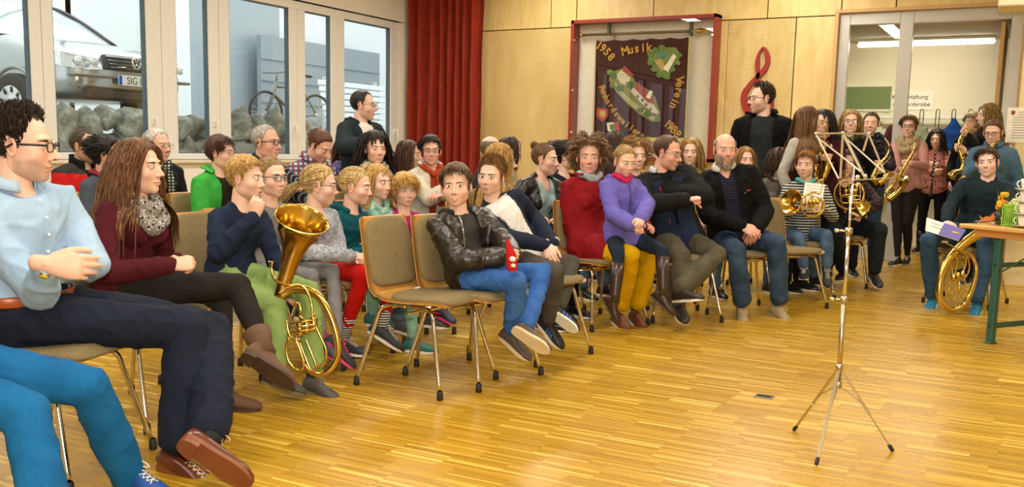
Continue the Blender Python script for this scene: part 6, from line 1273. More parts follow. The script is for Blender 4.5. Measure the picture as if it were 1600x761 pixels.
pp('green_jacket', 'person with short brown hair and glasses in bright green jacket', (345, 239, 6.6), 45, 62, SP+'under the person in the bright green jacket', s=.97, fem=.5, inner=dict(m=fabric('#2e2b22')), over=dict(m=fabric('#3fae46'), name='jacket', open=(.02, .07)), bot=dict(m=JEANS()), shoe=dict(m=BLACK), hair=dict(s='short', c='#3a2012', c2='#6a4226', L=.045, flow='fringe', th=.013), glasses=dict(r=.0013, m=plain('#6a3a2a', .3)), skin='fair', extras=[dict(k='collar', m=fabric('#48b850'), h=.045, prof=((1.25, 0), (1.3, .7), (1.75, .3)), R=1.05, gap=60)])
pp('grey_beardless', 'person with shaved grey hair and thick black glasses in dark striped shirt, arms crossed', (416, 223, 6.8), 48, 55, SP+'under the man in the dark striped shirt', s=1.04, girth=1.1, arms=dict(R=dict(e=(418, 318, 'n'), w=(455, 296, 'f'), hand='flat', hd=np.array([.6, .6, .2])), L=dict(e=(498, 320, 7.1), w=(452, 305, 'n'))), top=dict(m=fabric('#23252b', 'vstripe', '#8a8c94', 1.0), name='shirt'), bot=dict(m=fabric('#2c3038')), shoe=dict(m=BLACK), hair=dict(s='thin', c='#8f8b84', c2='#c9c5bc', L=.008, th=.004, line='high'), glasses=dict(r=.0026, arm=1.5), skin='ruddy',
   extras=[dict(k='collar', m=fabric('#2a2c33'), h=.035), dict(k='watch', s='R', m=plain('#d8c890', .3, .6), dial=plain('#f2e8c8'))])
pp('plaid_man', 'person in blue plaid shirt looking down, reddish brown hair', (500, 229, 7.2), 42, 48, SP+'under the man in the plaid shirt', s=1.0, girth=1.05, pitch=-28, top=dict(m=fabric('#5b6f94', 'plaid', '#c9cfdd', 1.3, c3='#8a3c40'), name='shirt'), bot=dict(m=JEANS()), shoe=dict(m=BLACK), hair=dict(s='short', c='#4e3018', c2='#7c5430', L=.022, flow='back', th=.009, side=.5), face=dict(stubble=.2, ruddy=1.3), skin='ruddy', extras=[dict(k='collar', m=fabric('#7f8ba6', 'plaid', '#c9cfdd', 1.3, c3='#8a3c40'), h=.045)])
pp('purple_scarf', 'person with auburn bob and glasses wearing a purple scarf', (541, 234, 8.2), 30, 12, SP+'under the woman with the purple scarf', dark=True, s=.95, fem=1, top=dict(m=fabric('#1e3a86'), name='jacket'), bot=dict(m=JEANS()), shoe=dict(m=BLACK), hair=dict(s='bob', c='#3c1c10', c2='#6e3a20', L=.17, fr=1, th=.016), glasses=dict(r=.0018), face=dict(smile=.3), extras=[dict(k='scarf', m=fabric('#6b5a9c', 'spots', '#b9a8d8', .8))])
pp('dark_curls', 'person with voluminous dark hair and cream floral scarf over navy top', (586, 233, 7.15), 35, 22, SP+'under the dark-haired woman with the floral scarf', s=.97, fem=1, top=dict(m=fabric('#131b3c'), name='cardigan'), bot=dict(m=fabric('#26262c')), shoe=dict(m=BLACK), hair=dict(s='long', c='#150c0a', c2='#33201a', L=.24, wave=.3, fr=1, th=.024, K=300, flare=1.6), face=dict(lipc=(.6, .3, .28)), extras=[dict(k='scarf', m=fabric('#c8c0a0', 'floral', '#34403c', .8, c3='#8a9a88'), tail=.14)])
pp('long_brown', 'person with long auburn brown hair in profile beside the curtain', (640, 242, 7.95), 60, 78, SP+'under the woman with auburn hair beside the curtain', s=.95, fem=1, top=dict(m=fabric('#3c3a34'), name='top'), bot=dict(m=JEANS()), shoe=dict(m=BLACK), hair=dict(s='long', c='#3c2212', c2='#6e4424', L=.34, wave=.12), skin='tan')
pp('white_jacket', 'person with short dark hair and narrow glasses in white jacket, arms crossed', (673, 236, 7.6), 25, 5, SP+'under the woman in the white jacket', s=.96, fem=1, arms=dict(R=dict(e=(668, 312, 'n'), w=(706, 292, 'f')), L=dict(e=(722, 300, 7.6), w=(690, 304, 'n'))), inner=dict(m=fabric('#b5482c')), over=dict(m=fabric('#d9d2be'), name='jacket', open=(.02, .05)), bot=dict(m=JEANS()), shoe=dict(m=BLACK), hair=dict(s='short', c='#1c120c', c2='#3a2618', L=.042, flow='side', th=.018), glasses=dict(r=.0018, h=.011), skin='ruddy', extras=[dict(k='scarf', m=fabric('#b5482c'), n=1, tail=.16, tails=(-1,), r=.8), dict(k='collar', m=fabric('#e0dac8'), h=.045, prof=((1.3, 0), (1.25, 1), (1.6, .6)), gap=50)])
pp('standing_hoodie', 'person standing by the window, receding hair and glasses, dark zip jacket over white shirt', (568, 165, 7.75), 45, 72, s=1.0, hs=1.0, pose='stand', arms=dict(R=dict(e=(538, 232, 'n'), w=(575, 222, 'f')), L=dict(e=(598, 228, 'f'), w=(575, 226, 'n'))), inner=dict(m=fabric('#e9e6e0'), name='shirt'), over=dict(m=fabric('#1f2c30'), name='zip_jacket', open=(.05, .085)), bot=dict(m=fabric('#23262c')), shoe=dict(m=BLACK), hair=dict(s='crop', c='#1e1612', L=.012, th=.006, line='high'), glasses=dict(r=.0014, m=plain('#5a3a30')), face=dict(stubble=.25), extras=[dict(k='hood', m=fabric('#1f2c30'))])
pp('bald_back', 'person with bald crown seen from behind the blond woman with glasses', (768, 234, 8.6), 80, 125, SP+'under the bald man further back', s=1.0, top=dict(m=fabric('#3a3c44')), bot=dict(m=JEANS()), shoe=dict(m=BLACK), hair=dict(s='thin', c='#6a5a48', c2='#94836c', L=.010, th=.006, line='bald'), skin='fair')
pp('beige_jacket', 'person with dark shoulder-length hair and beige jacket, seen from behind', (798, 236, 8.3), 75, 120, SP+'under the person in the beige jacket', s=.95, fem=1, top=dict(m=fabric('#b8ab7c'), name='jacket'), bot=dict(m=JEANS()), shoe=dict(m=BLACK), hair=dict(s='bob', c='#24130c', c2='#4a2c1c', L=.20), extras=[dict(k='collar', m=fabric('#c4b88a'), h=.045, prof=((1.3, 0), (1.25, 1), (1.6, .6)))])
pp('blond_glasses', 'person with long straight blond hair and dark glasses, turned away, in dark vest', (783, 252, 6.5), 75, 98, SP+'under the blond woman turned away', s=.95, fem=1, hs=.96, top=dict(m=fabric('#1c1a1e'), name='vest', sl=.0), inner=dict(m=fabric('#8c3c4c')), bot=dict(m=fabric('#22242c')), shoe=dict(m=BLACK), hair=dict(s='long', c='#9a7434', c2='#cfa75c', L=.36, wave=.07, K=340), glasses=dict(r=.0024))
pp('bun_woman', 'person with hair in a bun, black leather jacket and pale blue top, holding sheet music', (852, 249, 7.1), 42, 68, SP+'under the woman with the bun', dark=True, s=.97, fem=1, hs=.97, pitch=-3, arms=dict(R=dict(w=(832, 342, 6.85)), L=dict(w=(872, 345, 6.95))), legs=dict(R=dict(k=(872, 362, 'n')), L=dict(k=(893, 358, 'n'))), inner=dict(m=fabric('#a8c4c4'), name='top', vneck=(.22, .07)), over=dict(m=fabric('#141214', 'leather', '#262226'), name='leather_jacket', open=(.045, .09)), bot=dict(m=fabric('#16161a')), shoe=dict(m=BLACK), hair=dict(s='bun', c='#5a3c20', c2='#8a6438', tie=(0, -.085, .085), bunr=.030, th=.009), face=dict(smile=.5), extras=[])
pp('navy_woman', 'person with short dark hair and earring in navy top', (885, 244, 8.0), 48, 78, SP+'under the dark-haired woman in navy', s=.96, fem=1, top=dict(m=fabric('#14182c'), name='top', vneck=(.12, .09)), bot=dict(m=JEANS()), shoe=dict(m=BLACK), hair=dict(s='short', c='#140c0a', c2='#2c1c16', L=.055, flow='back', th=.020, topv=1.3), skin='fair')
pp('pink_behind', 'person in pale pink top with short brown hair, mostly hidden behind the woman in navy', (866, 240, 9.0), 40, 30, SP+'under the person in pale pink', s=.95, fem=1, top=dict(m=fabric('#e0a8b0'), name='top'), bot=dict(m=JEANS()), shoe=dict(m=BLACK), hair=dict(s='short', c='#4a3018', L=.04, th=.016))
pp('curly_red', 'person with curly grey-blond hair in red coat and mustard yellow trousers', (920, 246, 6.72), 40, 4, SP+'under the curly-haired woman in the red coat', s=1.0, fem=1, hs=1.02, girth=1.08, pel=(928, 388, 6.72), shyaw=V_(920, 30),
   arms=dict(R=dict(e=(893, 358, 'n'), w=(955, 360, 'n'), hand='relaxed', hd=np.array([.8, .3, -.1]), back=(0, -.8, .6)), L=dict(w=(1008, 352, 6.65))), legs=dict(R=dict(k=(985, 398, 'n'), a=(970, 482, 6.60), t=(995, 505, 'n')), L=dict(k=(1016, 395, 6.6), a=(996, 480, 6.68), t=(1018, 502, 'n'))),
   top=dict(m=fabric('#8e0f18', 'plain', rough=.75), name='coat', skirt=.42, ext=.012, fold=.007, cuff=.008), bot=dict(m=fabric('#d8a800'), len=.90, flare=.02, fold=.005), shoe=dict(m=plain('#6e3820', .5), sm=plain('#d8cdb8'), lace=plain('#b08868')), hair=dict(s='curly', c='#6e5030', c2='#a8875a', L=.075, th=.014, K=700), face=dict(ruddy=1.5, iris='blue'), skin='ruddy',
   extras=[dict(k='scarf', m=fabric('#a8b0b4'), n=1, r=.9), dict(k='collar', m=fabric('#8e0f18'), h=.05, prof=((1.45, -.2), (1.5, .6), (1.9, .2)), gap=45)])
pp('purple_girl', 'child in lilac fleece jacket sitting on the lap of the woman in red', (976, 252, 6.42), 38, 30, s=.80, kid=1, fem=.2, hs=.88, pitch=-14, pel=(975, 372, 6.50), pz=None,
   arms=dict(R=dict(e=(958, 335, 'n'), w=(988, 352, 6.22), hand='grip'), L=dict(e=(1012, 318, 6.5), w=(1002, 342, 6.20), hand='relaxed')), legs=dict(R=dict(k=(966, 402, 6.26), a=(960, 468, 6.24), t=(978, 500, 'n')), L=dict(k=(1035, 392, 6.32), a=(1036, 458, 6.30), t=(1066, 486, 'n'))),
   over=dict(m=fabric('#7068c0'), name='fleece_jacket', fold=.006, ext=.0), bot=dict(m=fabric('#1a2430', 'denim', '#2c3e52'), ext=-.006, flare=0, len=.8), shoe=dict(k='boot', m=plain('#33221a', .35, coat=.2), shaft=.24, sm=plain('#3a332c'), sw=1.0, name='boot'), hair=dict(s='pony', c='#8a6a3a', c2='#c4a068', tail=.10, th=.009), face=dict(open=.55, iris='brown'), skin='fair',
   extras=[dict(k='scarf', m=fabric('#d0285c'), n=1, r=.75), dict(k='hood', m=fabric('#7068c0')), dict(k='zip', m=plain('#3c3474'), off=.030)])
pp('curly_behind', 'person with curly blond hair hidden behind the girl in lilac', (994, 244, 7.6), 30, 20, SP+'behind the girl in lilac', s=.95, fem=1, top=dict(m=fabric('#4a3a34')), bot=dict(m=JEANS()), shoe=dict(m=BLACK), hair=dict(s='curly', c='#8a6430', c2='#b98e50', L=.08, K=400))
pp('brown_back', 'person with straight brown hair seen from behind, in front of the display case', (962, 226, 8.8), 80, 130, SP+'under the brown-haired person seen from behind', s=.97, fem=1, top=dict(m=fabric('#3a2c28')), bot=dict(m=JEANS()), shoe=dict(m=BLACK), hair=dict(s='bob', c='#2e1a0e', c2='#54341c', L=.2))
pp('dark_back', 'person with dark hair far back, just above the curly-haired woman', (941, 226, 9.4), 40, 60, SP+'far back under the dark-haired person', s=.98, top=dict(m=fabric('#2a2c34')), bot=dict(m=JEANS()), shoe=dict(m=BLACK), hair=dict(s='short', c='#1a110c', L=.03))
pp('crossed_man', 'person with glasses in navy and black jacket, arms crossed, head bent to the right', (1043, 239, 6.98), 18, 62, SP+'under the man in the navy and black jacket', s=1.04, girth=1.12, pitch=-10, pel=(1058, 378, 7.05),
   arms=dict(R=dict(e=(1010, 320, 'n'), w=(1072, 312, 'f'), hand='fist'), L=dict(e=(1102, 306, 'n'), w=(1045, 300, 'f'))), legs=dict(R=dict(k=(1065, 402, 6.6), a=(1060, 470, 6.65), t=(1072, 490, 'n')), L=dict(k=(1120, 398, 6.75), a=(1062, 452, 6.5), air=True)),
   over=dict(m=fabric('#ffffff', 'attr'), name='softshell_jacket', open=(.002, .035), colf=lambda sv, xs, ys, ia, V: np.where((ia | (sv > .86) | (np.abs(xs) > .14))[:, None], (.008, .008, .008), (.012, .022, .055))), inner=dict(m=fabric('#121214')), bot=dict(m=fabric('#4a4638', 'denim', '#6a6450'), fold=.006, flare=.03), shoe=dict(m=plain('#2c2622', .5)), hair=dict(s='crop', c='#4a2c16', c2='#6e4828', L=.014, th=.006, line='high'), glasses=dict(r=.0013, m=plain('#3a2a28')), face=dict(ruddy=1.5, stubble=.15), skin='ruddy', soft=1,
   extras=[dict(k='collar', m=fabric('#c8d0d8'), h=.035, gap=40, R=.98), dict(k='patchmark', t=.74, x=.07, w=.006, h=.05, m=plain('#c01828'), name='red_zip'), dict(k='patchmark', t=.28, x=.05, w=.006, h=.05, m=plain('#c01828'), name='red_zip')])
pp('blond_look', 'person with wavy blond hair looking at the camera from between two men', (1079, 238, 8.2), 20, -4, SP+'under the blond woman between the two men', s=.95, fem=1, top=dict(m=fabric('#c9a85a'), name='top'), bot=dict(m=JEANS()), shoe=dict(m=BLACK), hair=dict(s='long', c='#94703a', c2='#c9a060', L=.30, wave=.2, th=.016), face=dict(lash=2))
pp('bearded', 'person with grey beard in black fleece jacket, light collar and blue jeans, hands clasped', (1133, 235, 7.30), 12, 14, SP+'under the bearded man', s=1.05, hs=1.06, girth=1.08, pel=(1150, 376, 7.42),
   arms=dict(R=dict(e=(1106, 338, 'n'), w=(1160, 353, 'n'), hand='relaxed', hd=np.array([.7, -.2, -.3]), back=(0, -.7, .7)), L=dict(e=(1196, 330, 'n'), w=(1182, 356, 'n'), hand='relaxed', hd=np.array([-.3, -.2, -.8]), back=(.3, -.8, .4))), legs=dict(R=dict(k=(1150, 392, 6.98), a=(1160, 474, 7.02), t=(1165, 500, 'n')), L=dict(k=(1214, 380, 7.05), a=(1218, 472, 7.12), t=(1244, 494, 'n'))),
   inner=dict(m=fabric('#221e28', 'hstripe', '#2c2c44', 1.2), name='sweater', vneck=(.14, .055)), over=dict(m=fabric('#0e0d0d'), name='fleece_jacket', open=(.06, .055), fold=.006), bot=dict(m=fabric('#1c2c3c', 'denim', '#48607c'), fold=.006, flare=.022, len=.92), shoe=dict(m=plain('#9c8a66', .6, 0, 'suede'), sm=plain('#8a7a5c', .6), lace=plain('#c9bb98'), sock=fabric('#8a8478')), hair=dict(s='thin', c='#8c8676', c2='#bdb7a6', L=.020, th=.008, line='bald', beard=.028, bc='#8c8476'), face=dict(ruddy=1.7, browc=(.3, .26, .2), iris='blue', stubble=.25, stubc=(.35, .32, .28)), skin='ruddy', soft=1,
   extras=[dict(k='collar', m=fabric('#d4ccc0'), h=.040), dict(k='patchmark', t=.66, x=-.13, w=.030, h=.010, m=plain('#b02838'), name='red_logo_mark'), dict(k='patchmark', t=.64, x=-.10, w=.014, h=.008, m=plain('#2f8a58'), name='green_logo_mark')])
pp('white_blouse', 'person with long blond hair and white blouse behind the bearded man', (1164, 250, 8.5), 25, 20, SP+'behind the bearded man under the girl in white', s=.92, fem=.8, top=dict(m=fabric('#dcdad2'), name='blouse'), bot=dict(m=JEANS()), shoe=dict(m=BLACK), hair=dict(s='long', c='#8a6434', c2='#bd9150', L=.3, wave=.15))
pp('standing_black', 'tall person standing before the treble clef in black jacket, head turned left', (1190, 155, 9.0), -8, -62, s=1.17, hs=1.17, pose='stand', legs={}, inner=dict(m=fabric('#262c2c'), name='sweater'), over=dict(m=fabric('#0c0b0b'), name='jacket', open=(.11, .09), fold=.007), bot=dict(m=fabric('#1c2c44', 'denim', '#2c4260')), shoe=dict(m=BLACK), hair=dict(s='short', c='#2e2014', c2='#543c26', L=.024, flow='up', th=.012, line='high', side=.4), glasses=dict(r=.0018), face=dict(stubble=.4), skin='fair', extras=[dict(k='collar', m=fabric('#0c0b0b'), h=.05, prof=((1.5, -.2), (1.45, .9), (1.7, .3)), gap=60)])
pp('long_hair_back', 'standing person with very long light brown hair and pale grey top, seen from behind', (1263, 188, 8.3), 60, 112, s=.97, fem=1, pose='stand', top=dict(m=fabric('#b8b4a8'), name='top'), over=dict(m=fabric('#3c1c20'), name='vest', sl=.0, open=(.05, .05), ext=-.008), bot=dict(m=fabric('#181a20')), shoe=dict(m=BLACK), hair=dict(s='long', c='#5a3a1c', c2='#8f683a', L=.46, wave=.05, K=380, sweep=1.5, flare=.3, th=.010))
pp('sax_dark', 'standing person with dark fringe and glasses beside the long-haired girl', (1286, 192, 8.75), 0, -28, s=.96, fem=1, pose='stand', arms=dict(R=dict(w=(1281, 248, 8.45), hand='grip', hd=np.array([.7, -.2, .1])), L=dict(w=(1292, 228, 8.5), hand='grip', hd=np.array([-.7, -.2, .1]))), top=dict(m=fabric('#3c1418'), name='top'), bot=dict(m=fabric('#14161c')), shoe=dict(m=BLACK), hair=dict(s='bob', c='#120c0a', c2='#2a1c16', L=.2, fr=1), glasses=dict(r=.0022), extras=[])
pp('grey_cardigan', 'seated person with loose brown hair in grey cardigan leaning towards the boy with the horn', (1219, 254, 8.55), 45, 88, SP+'under the woman in the grey cardigan', s=.97, fem=1, pitch=-5, legs=dict(R=dict(k=(1252, 370, 8.35), a=(1256, 432, 8.7)), L=dict(k=(1270, 366, 8.6), a=(1272, 430, 8.9))), top=dict(m=fabric('#7b7464'), name='cardigan'), bot=dict(m=fabric('#34506c', 'denim', '#6a86a4')), shoe=dict(m=BLACK), hair=dict(s='bob', c='#33200f', c2='#5c4024', L=.15, wave=.25, th=.018), extras=[dict(k='collar', m=fabric('#d4cebe'), h=.025)])
pp('striped_boy', 'child in striped shirt and turquoise neckerchief holding a French horn', (1259, 258, 8.10), 10, -12, SP+'under the boy in the striped shirt', s=.90, kid=1, hs=.98, arms=dict(R=dict(w=(1252, 318, 7.95), hand='grip', hd=np.array([.6, -.3, .2])), L=dict(w=(1288, 326, 7.95), hand='grip', hd=np.array([-.6, -.3, .1]))), legs=dict(R=dict(k=(1248, 372, 7.9), a=(1256, 420, 7.95)), L=dict(k=(1292, 368, 7.95), a=(1292, 418, 8.0), t=(1296, 440, 'n'))),
   top=dict(m=fabric('#16181c', 'hstripe', '#c9ccc4', 1.15), name='striped_shirt'), bot=dict(m=fabric('#3a5470', 'denim', '#6484a4'), len=.90, flare=.01), shoe=dict(m=plain('#24221e', .6), sm=plain('#ddd6c8'), lace=plain('#d8d0bc')), hair=dict(s='short', c='#7a4c1e', c2='#a8743a', L=.040, flow='fringe', th=.013), face=dict(iris='brown', smile=.3), extras=[dict(k='scarf', m=fabric('#5cb4b0'), n=1, r=.62, drop=.4)])
pp('horn_woman', 'seated person in dark floral blouse holding a French horn behind the music stand, hands clasped', (1323, 256, 8.9), -2, 4, SP+'under the woman in the floral blouse', s=1.03, fem=1.1, girth=1.12, hs=1.03, arms=dict(R=dict(e=(1298, 312, 'n'), w=(1328, 332, 8.5), hand='grip', hd=np.array([.8, 0, -.2])), L=dict(e=(1372, 318, 'n'), w=(1345, 333, 8.5), hand='grip', hd=np.array([-.8, -.1, -.1]))), legs=dict(R=dict(k=(1304, 362, 8.55), a=(1318, 422, 8.9)), L=dict(k=(1374, 360, 8.6), a=(1366, 424, 8.75), t=(1378, 438, 'n'))),
   top=dict(m=fabric('#171214', 'floral', '#6e4a2c', 1.0, c3='#4a4e5a'), name='floral_blouse', vneck=(.16, .07)), bot=dict(m=fabric('#1c2326', 'denim', '#272f33'), flare=.02), shoe=dict(m=plain('#1c1614', .5)), hair=dict(s='long', c='#33170e', c2='#5a2c1a', L=.25, th=.010))
pp('blond_glasses_standing', 'standing person with shoulder-length blond hair and glasses in black top', (1329, 192, 9.5), 5, 2, s=.98, fem=1, pose='stand', pitch=8, top=dict(m=fabric('#0f0e10'), name='top'), bot=dict(m=fabric('#14161c')), shoe=dict(m=BLACK), hair=dict(s='bob', c='#8f6e34', c2='#cfae66', L=.20, th=.016), glasses=dict(r=.0016), extras=[dict(k='scarf', m=fabric('#34342a', 'spots', '#8a8a5a', .8), n=1)])
pp('eyes_closed', 'standing person with tied dark blond hair and eyes closed, black floral scarf', (1361, 193, 9.9), -5, -5, s=.97, fem=1, pose='stand', top=dict(m=fabric('#1a1c24', 'floral', '#3c4456', .7, c3='#6a4a50'), name='top'), bot=dict(m=fabric('#283c50', 'denim', '#38506a')), shoe=dict(m=plain('#34343a'), sm=plain('#e4e0d6')), hair=dict(s='pony', c='#3c2814', c2='#664828', tail=.1), face=dict(open=.1), arms=dict(R=dict(w=(1364, 262, 9.6)), L=dict(w=(1378, 258, 9.6), hand='grip')), extras=[dict(k='scarf', m=fabric('#15161c', 'floral', '#5a6070', .8))])
pp('beige_scarf', 'standing person with cropped brown hair and beige scarf holding a saxophone', (1421, 198, 10.65), -15, -14, s=.97, fem=.7, pose='stand', hs=1.02, legs=dict(R=dict(a=(1403, 402, 'z', .09)), L=dict(a=(1418, 400, 'z', .09))), arms=dict(R=dict(w=(1404, 266, 10.35), hand='grip', hd=np.array([.8, -.3, -.1])), L=dict(w=(1424, 256, 10.35), hand='grip', hd=np.array([-.8, -.3, 0]))), top=dict(m=fabric('#c9938a'), name='sweater'), bot=dict(m=fabric('#241f1c'), ext=-.008, flare=0, len=.97), shoe=dict(m=plain('#191817', .6), sm=plain('#e8e4da'), lace=plain('#c8c4ba')), hair=dict(s='short', c='#4e3014', c2='#80582c', L=.045, flow='side', th=.014), glasses=dict(r=.0022), extras=[dict(k='scarf', m=fabric('#b8a47c', 'spots', '#7c6a48', 1.2), r=1.15, drop=1.6)])
pp('clarinet_girl', 'person with long dark hair in pink floral top holding a clarinet in the doorway', (1463, 217, 11.9), -12, -8, s=.97, fem=.8, pose='stand', pitch=-8, arms=dict(R=dict(w=(1458, 268, 11.6), hand='grip', hd=np.array([.7, -.3, -.1])), L=dict(w=(1466, 258, 11.6), hand='grip', hd=np.array([-.7, -.3, 0]))), top=dict(m=fabric('#c98478', 'floral', '#2c1a1c', .8), name='floral_top'), bot=dict(m=fabric('#121216'), ext=-.008), shoe=dict(k='boot', m=BLACK, shaft=.2), hair=dict(s='long', c='#140c08', c2='#2e1e14', L=.36))
pp('grey_behind', 'person with grey-blond hair behind the saxophone player, face partly covered', (1519, 192, 11.2), -20, -35, s=.98, fem=.6, pose='stand', top=dict(m=fabric('#1c1a1e'), name='coat'), bot=dict(m=fabric('#16161a')), shoe=dict(m=BLACK), hair=dict(s='short', c='#94866a', c2='#c4b694', L=.05, th=.016))
pp('sax_blond', 'standing person with long blond hair in profile playing a saxophone near the right door post', (1543, 181, 9.75), -40, -62, s=1.04, fem=.7, hs=1.0, pose='stand', arms=dict(R=dict(e=(1524, 232, 9.5), w=(1512, 212, 9.45), hand='grip', hd=np.array([-.4, -.3, .4])), L=dict(e=(1530, 252, 'n'), w=(1508, 236, 9.4), hand='grip', hd=np.array([-.6, -.3, .3]))), top=dict(m=fabric('#20181a'), name='top'), bot=dict(m=fabric('#14161c')), shoe=dict(m=BLACK), hair=dict(s='long', c='#7c5f2e', c2='#b8944f', L=.36, wave=.12))
pp('denim_girl', 'standing person with glasses and tied brown hair in denim jacket behind the seated teenager', (1552, 207, 8.95), -8, -12, s=.97, fem=.8, pose='stand', pitch=-12, arms=dict(R=dict(w=(1530, 262, 8.75), hand='grip')), over=dict(m=fabric('#3c5a70', 'denim', '#5a7c94'), name='denim_jacket', open=(.02, .05)), inner=dict(m=fabric('#5c4c40')), bot=dict(m=fabric('#14161c')), shoe=dict(m=BLACK), hair=dict(s='pony', c='#4a2a14', c2='#7c5028', tail=.34, taildir=(.3, .2, 0)), glasses=dict(r=.0020), face=dict(open=.6), extras=[dict(k='collar', m=fabric('#4a6a80'), h=.04)])
pp('teenager', 'seated teenager in dark teal sweater and blue jeans with bright blue trainers, holding a leaflet', (1543, 254, 7.85), -15, -8, SP+'under the teenager with the horn', s=1.02, hs=1.0, roll=5, pel=(1520, 366, 8.0),
   arms=dict(R=dict(e=(1484, 322, 'n'), w=(1478, 348, 7.55), hand='relaxed', hd=np.array([.2, -.8, -.3])), L=dict(e=(1588, 322, 'n'), w=(1548, 342, 7.75))), legs=dict(R=dict(k=(1450, 376, 7.62), a=(1457, 465, 7.78), t=(1446, 482, 'n')), L=dict(k=(1540, 384, 7.6), a=(1527, 474, 7.50), t=(1517, 494, 'n'))),
   top=dict(m=fabric('#1b2c32'), name='sweater', fold=.006), bot=dict(m=fabric('#26405c', 'denim', '#41607e'), fold=.006, len=.93), shoe=dict(m=plain('#1878a0', .5), sm=plain('#c9e0e4'), lace=plain('#2c98b8'), sock=fabric('#2c3844')), hair=dict(s='short', c='#2e1c10', c2='#5a3c24', L=.040, flow='side', th=.014, side=.5), face=dict(iris='brown', lipc=(.66, .34, .32)), skin='pale')
# ------------------------------------------------------------------ music stand
def strip(mb, a, b, w=.012, t=.002, up=(0, -1, 0)): mb.beam(a, b, w, t, up)
base = onz(1311, 690); base = (onz(1241, 671)+onz(1276, 724)+onz(1394, 703))/3
ms = thing('music_stand', tuple(base), 'folding metal music stand with open wire desk standing alone on the parquet', 'music stand')
hub = np.array([base[0], base[1], 0.34]); low = hub-np.array([0, 0, .075]); top_ = np.array([base[0], base[1], 0.0]); 
mb = MB(); mb.tube([low, hub+np.array([0, 0, .28])], .010, 12); mb.build('lower_tube', NICKEL, ms); mb = MB(); mb.tube([hub+np.array([0, 0, .2]), hub+np.array([0, 0, .57])], .0075, 12); mb.build('middle_tube', CHROME, ms)
zt_ = 1.04; mb = MB(); mb.tube([hub+np.array([0, 0, .5]), np.array([base[0], base[1], zt_])], .0052, 10); mb.build('upper_tube', CHROME, ms)
for z, n_ in ((.34, 'tripod_collar'), (.62, 'clamp_collar'), (.265, 'tripod_collar'), (.90, 'clamp_collar')):
    mb = MB(); mb.lathe([(.006, -.014), (.015, -.012), (.015, .012), (.006, .014)], 14, 0, Matrix.Translation((base[0], base[1], z))); c = mb.build(n_, NICKEL, ms)
    if n_ == 'clamp_collar': mb = MB(); mb.tube([(base[0], base[1], z), (base[0]-.035, base[1]-.01, z)], .004, 8); mb.ball((base[0]-.045, base[1]-.012, z), (.011, .004, .008)); mb.build('wing_screw', CHROME, c)
for px, py in ((1241, 671), (1276, 724), (1394, 703)):
    ft = onz(px, py, .008); mb = MB(); strip(mb, hub, hub*.42+ft*.58+np.array([0, 0, -.0]), .012, .004); a = hub*.42+ft*.58; 
    l = mb; l.beam(a, ft, .012, .005); lg = l.build('leg', NICKEL, ms, False); mb = MB(); mb.beam(low, hub*.55+ft*.45, .010, .003); mb.build('brace', NICKEL, lg, False); mb = MB(); mb.capsule([ft+unit(hub-ft)*.02, ft], .008, None, None, 8); mb.build('foot_cap', RUBBER, lg)
dB = (base-CAMP)@FW; q = lambda x, y, dd=0.0: at(x, y, dB+dd)
L0, R0, T0, TL, TR = q(1310, 283, -.02), q(1397, 278, -.02), q(1317, 208, .07), q(1275, 209, .07), q(1357, 209, .07)
hubd = q(1333, 280, 0)
for nm, segs in (('ledge', [(L0, R0, .030)]), ('top_bar', [(TL, T0, .010), (T0, TR, .010)]), ('side_bar', [(TL, L0+np.array([0, 0, .01]), .010)]), ('side_bar', [(TR, q(1385, 276, 0), .010)]), ('centre_bar', [(T0, q(1313, 279, 0), .013)]), ('centre_bar', [(T0, q(1350, 275, 0), .016)]), ('folding_bar', [(T0+np.array([0, 0, -.01]), q(1381, 269, .0), .009)]), ('folding_bar', [(TL+np.array([0, 0, -.01]), q(1345, 268, 0), .009)]), ('folding_bar', [(TR, q(1349, 236, .05), .013)])):
    mb = MB()
    for a, b_, w in segs: mb.beam(a, b_, w*.68 if nm != 'ledge' else .026, .0025 if nm != 'ledge' else .004, (0, -1, .25) if nm != 'ledge' else (0, 0, 1))
    o = mb.build(nm, NICKEL, ms, False)
mb = MB(); [mb.ball(p, .008, 0, 8) for p in (TL, T0, TR)]; mb.build('rivets', CHROME, ms); mb = MB(); mb.tube([np.array([base[0], base[1], zt_-.02]), hubd-np.array([0, 0, .01]), q(1333, 262, .03)], .006, 8); mb.ball(q(1340, 277, -.03), (.010, .008, .010)); mb.ball(q(1352, 276, -.03), (.009, .006, .011)); mb.build('desk_hinge', CHROME, ms)
# ------------------------------------------------------------------ brass instruments
def rim(mb, c, ax, r, L, tr, n=40, e=2.6):
    """flaring bell: opening at c, axis ax pointing out of the bell, radius r, length L, throat radius tr"""
    t = np.linspace(0, 1, 22); rr = tr+(r-tr)*(t**e); z = -L*(1-t); M = basis(*(lambda a: (np.cross(a, unit(np.cross(a, (.3, .2, .9)))), unit(np.cross(a, (.3, .2, .9))), a))(unit(ax)), c)
    prof = list(zip(rr, z))+[(r+.004, .001), (r+.003, -.006)]+[(a-.0015, b_) for a, b_ in zip(rr[::-1][1:], (z-.002)[::-1][1:])]; mb.lathe(prof, n, 0, M); return c-unit(ax)*L
def pth(pts, d, sub=5): return smooth_path([at(p[0], p[1], d+(p[2] if len(p) > 2 else 0)) for p in pts], sub)
BRD = plain('#b4924a', .26, 1.0, 'brass_aged', .25, 8)
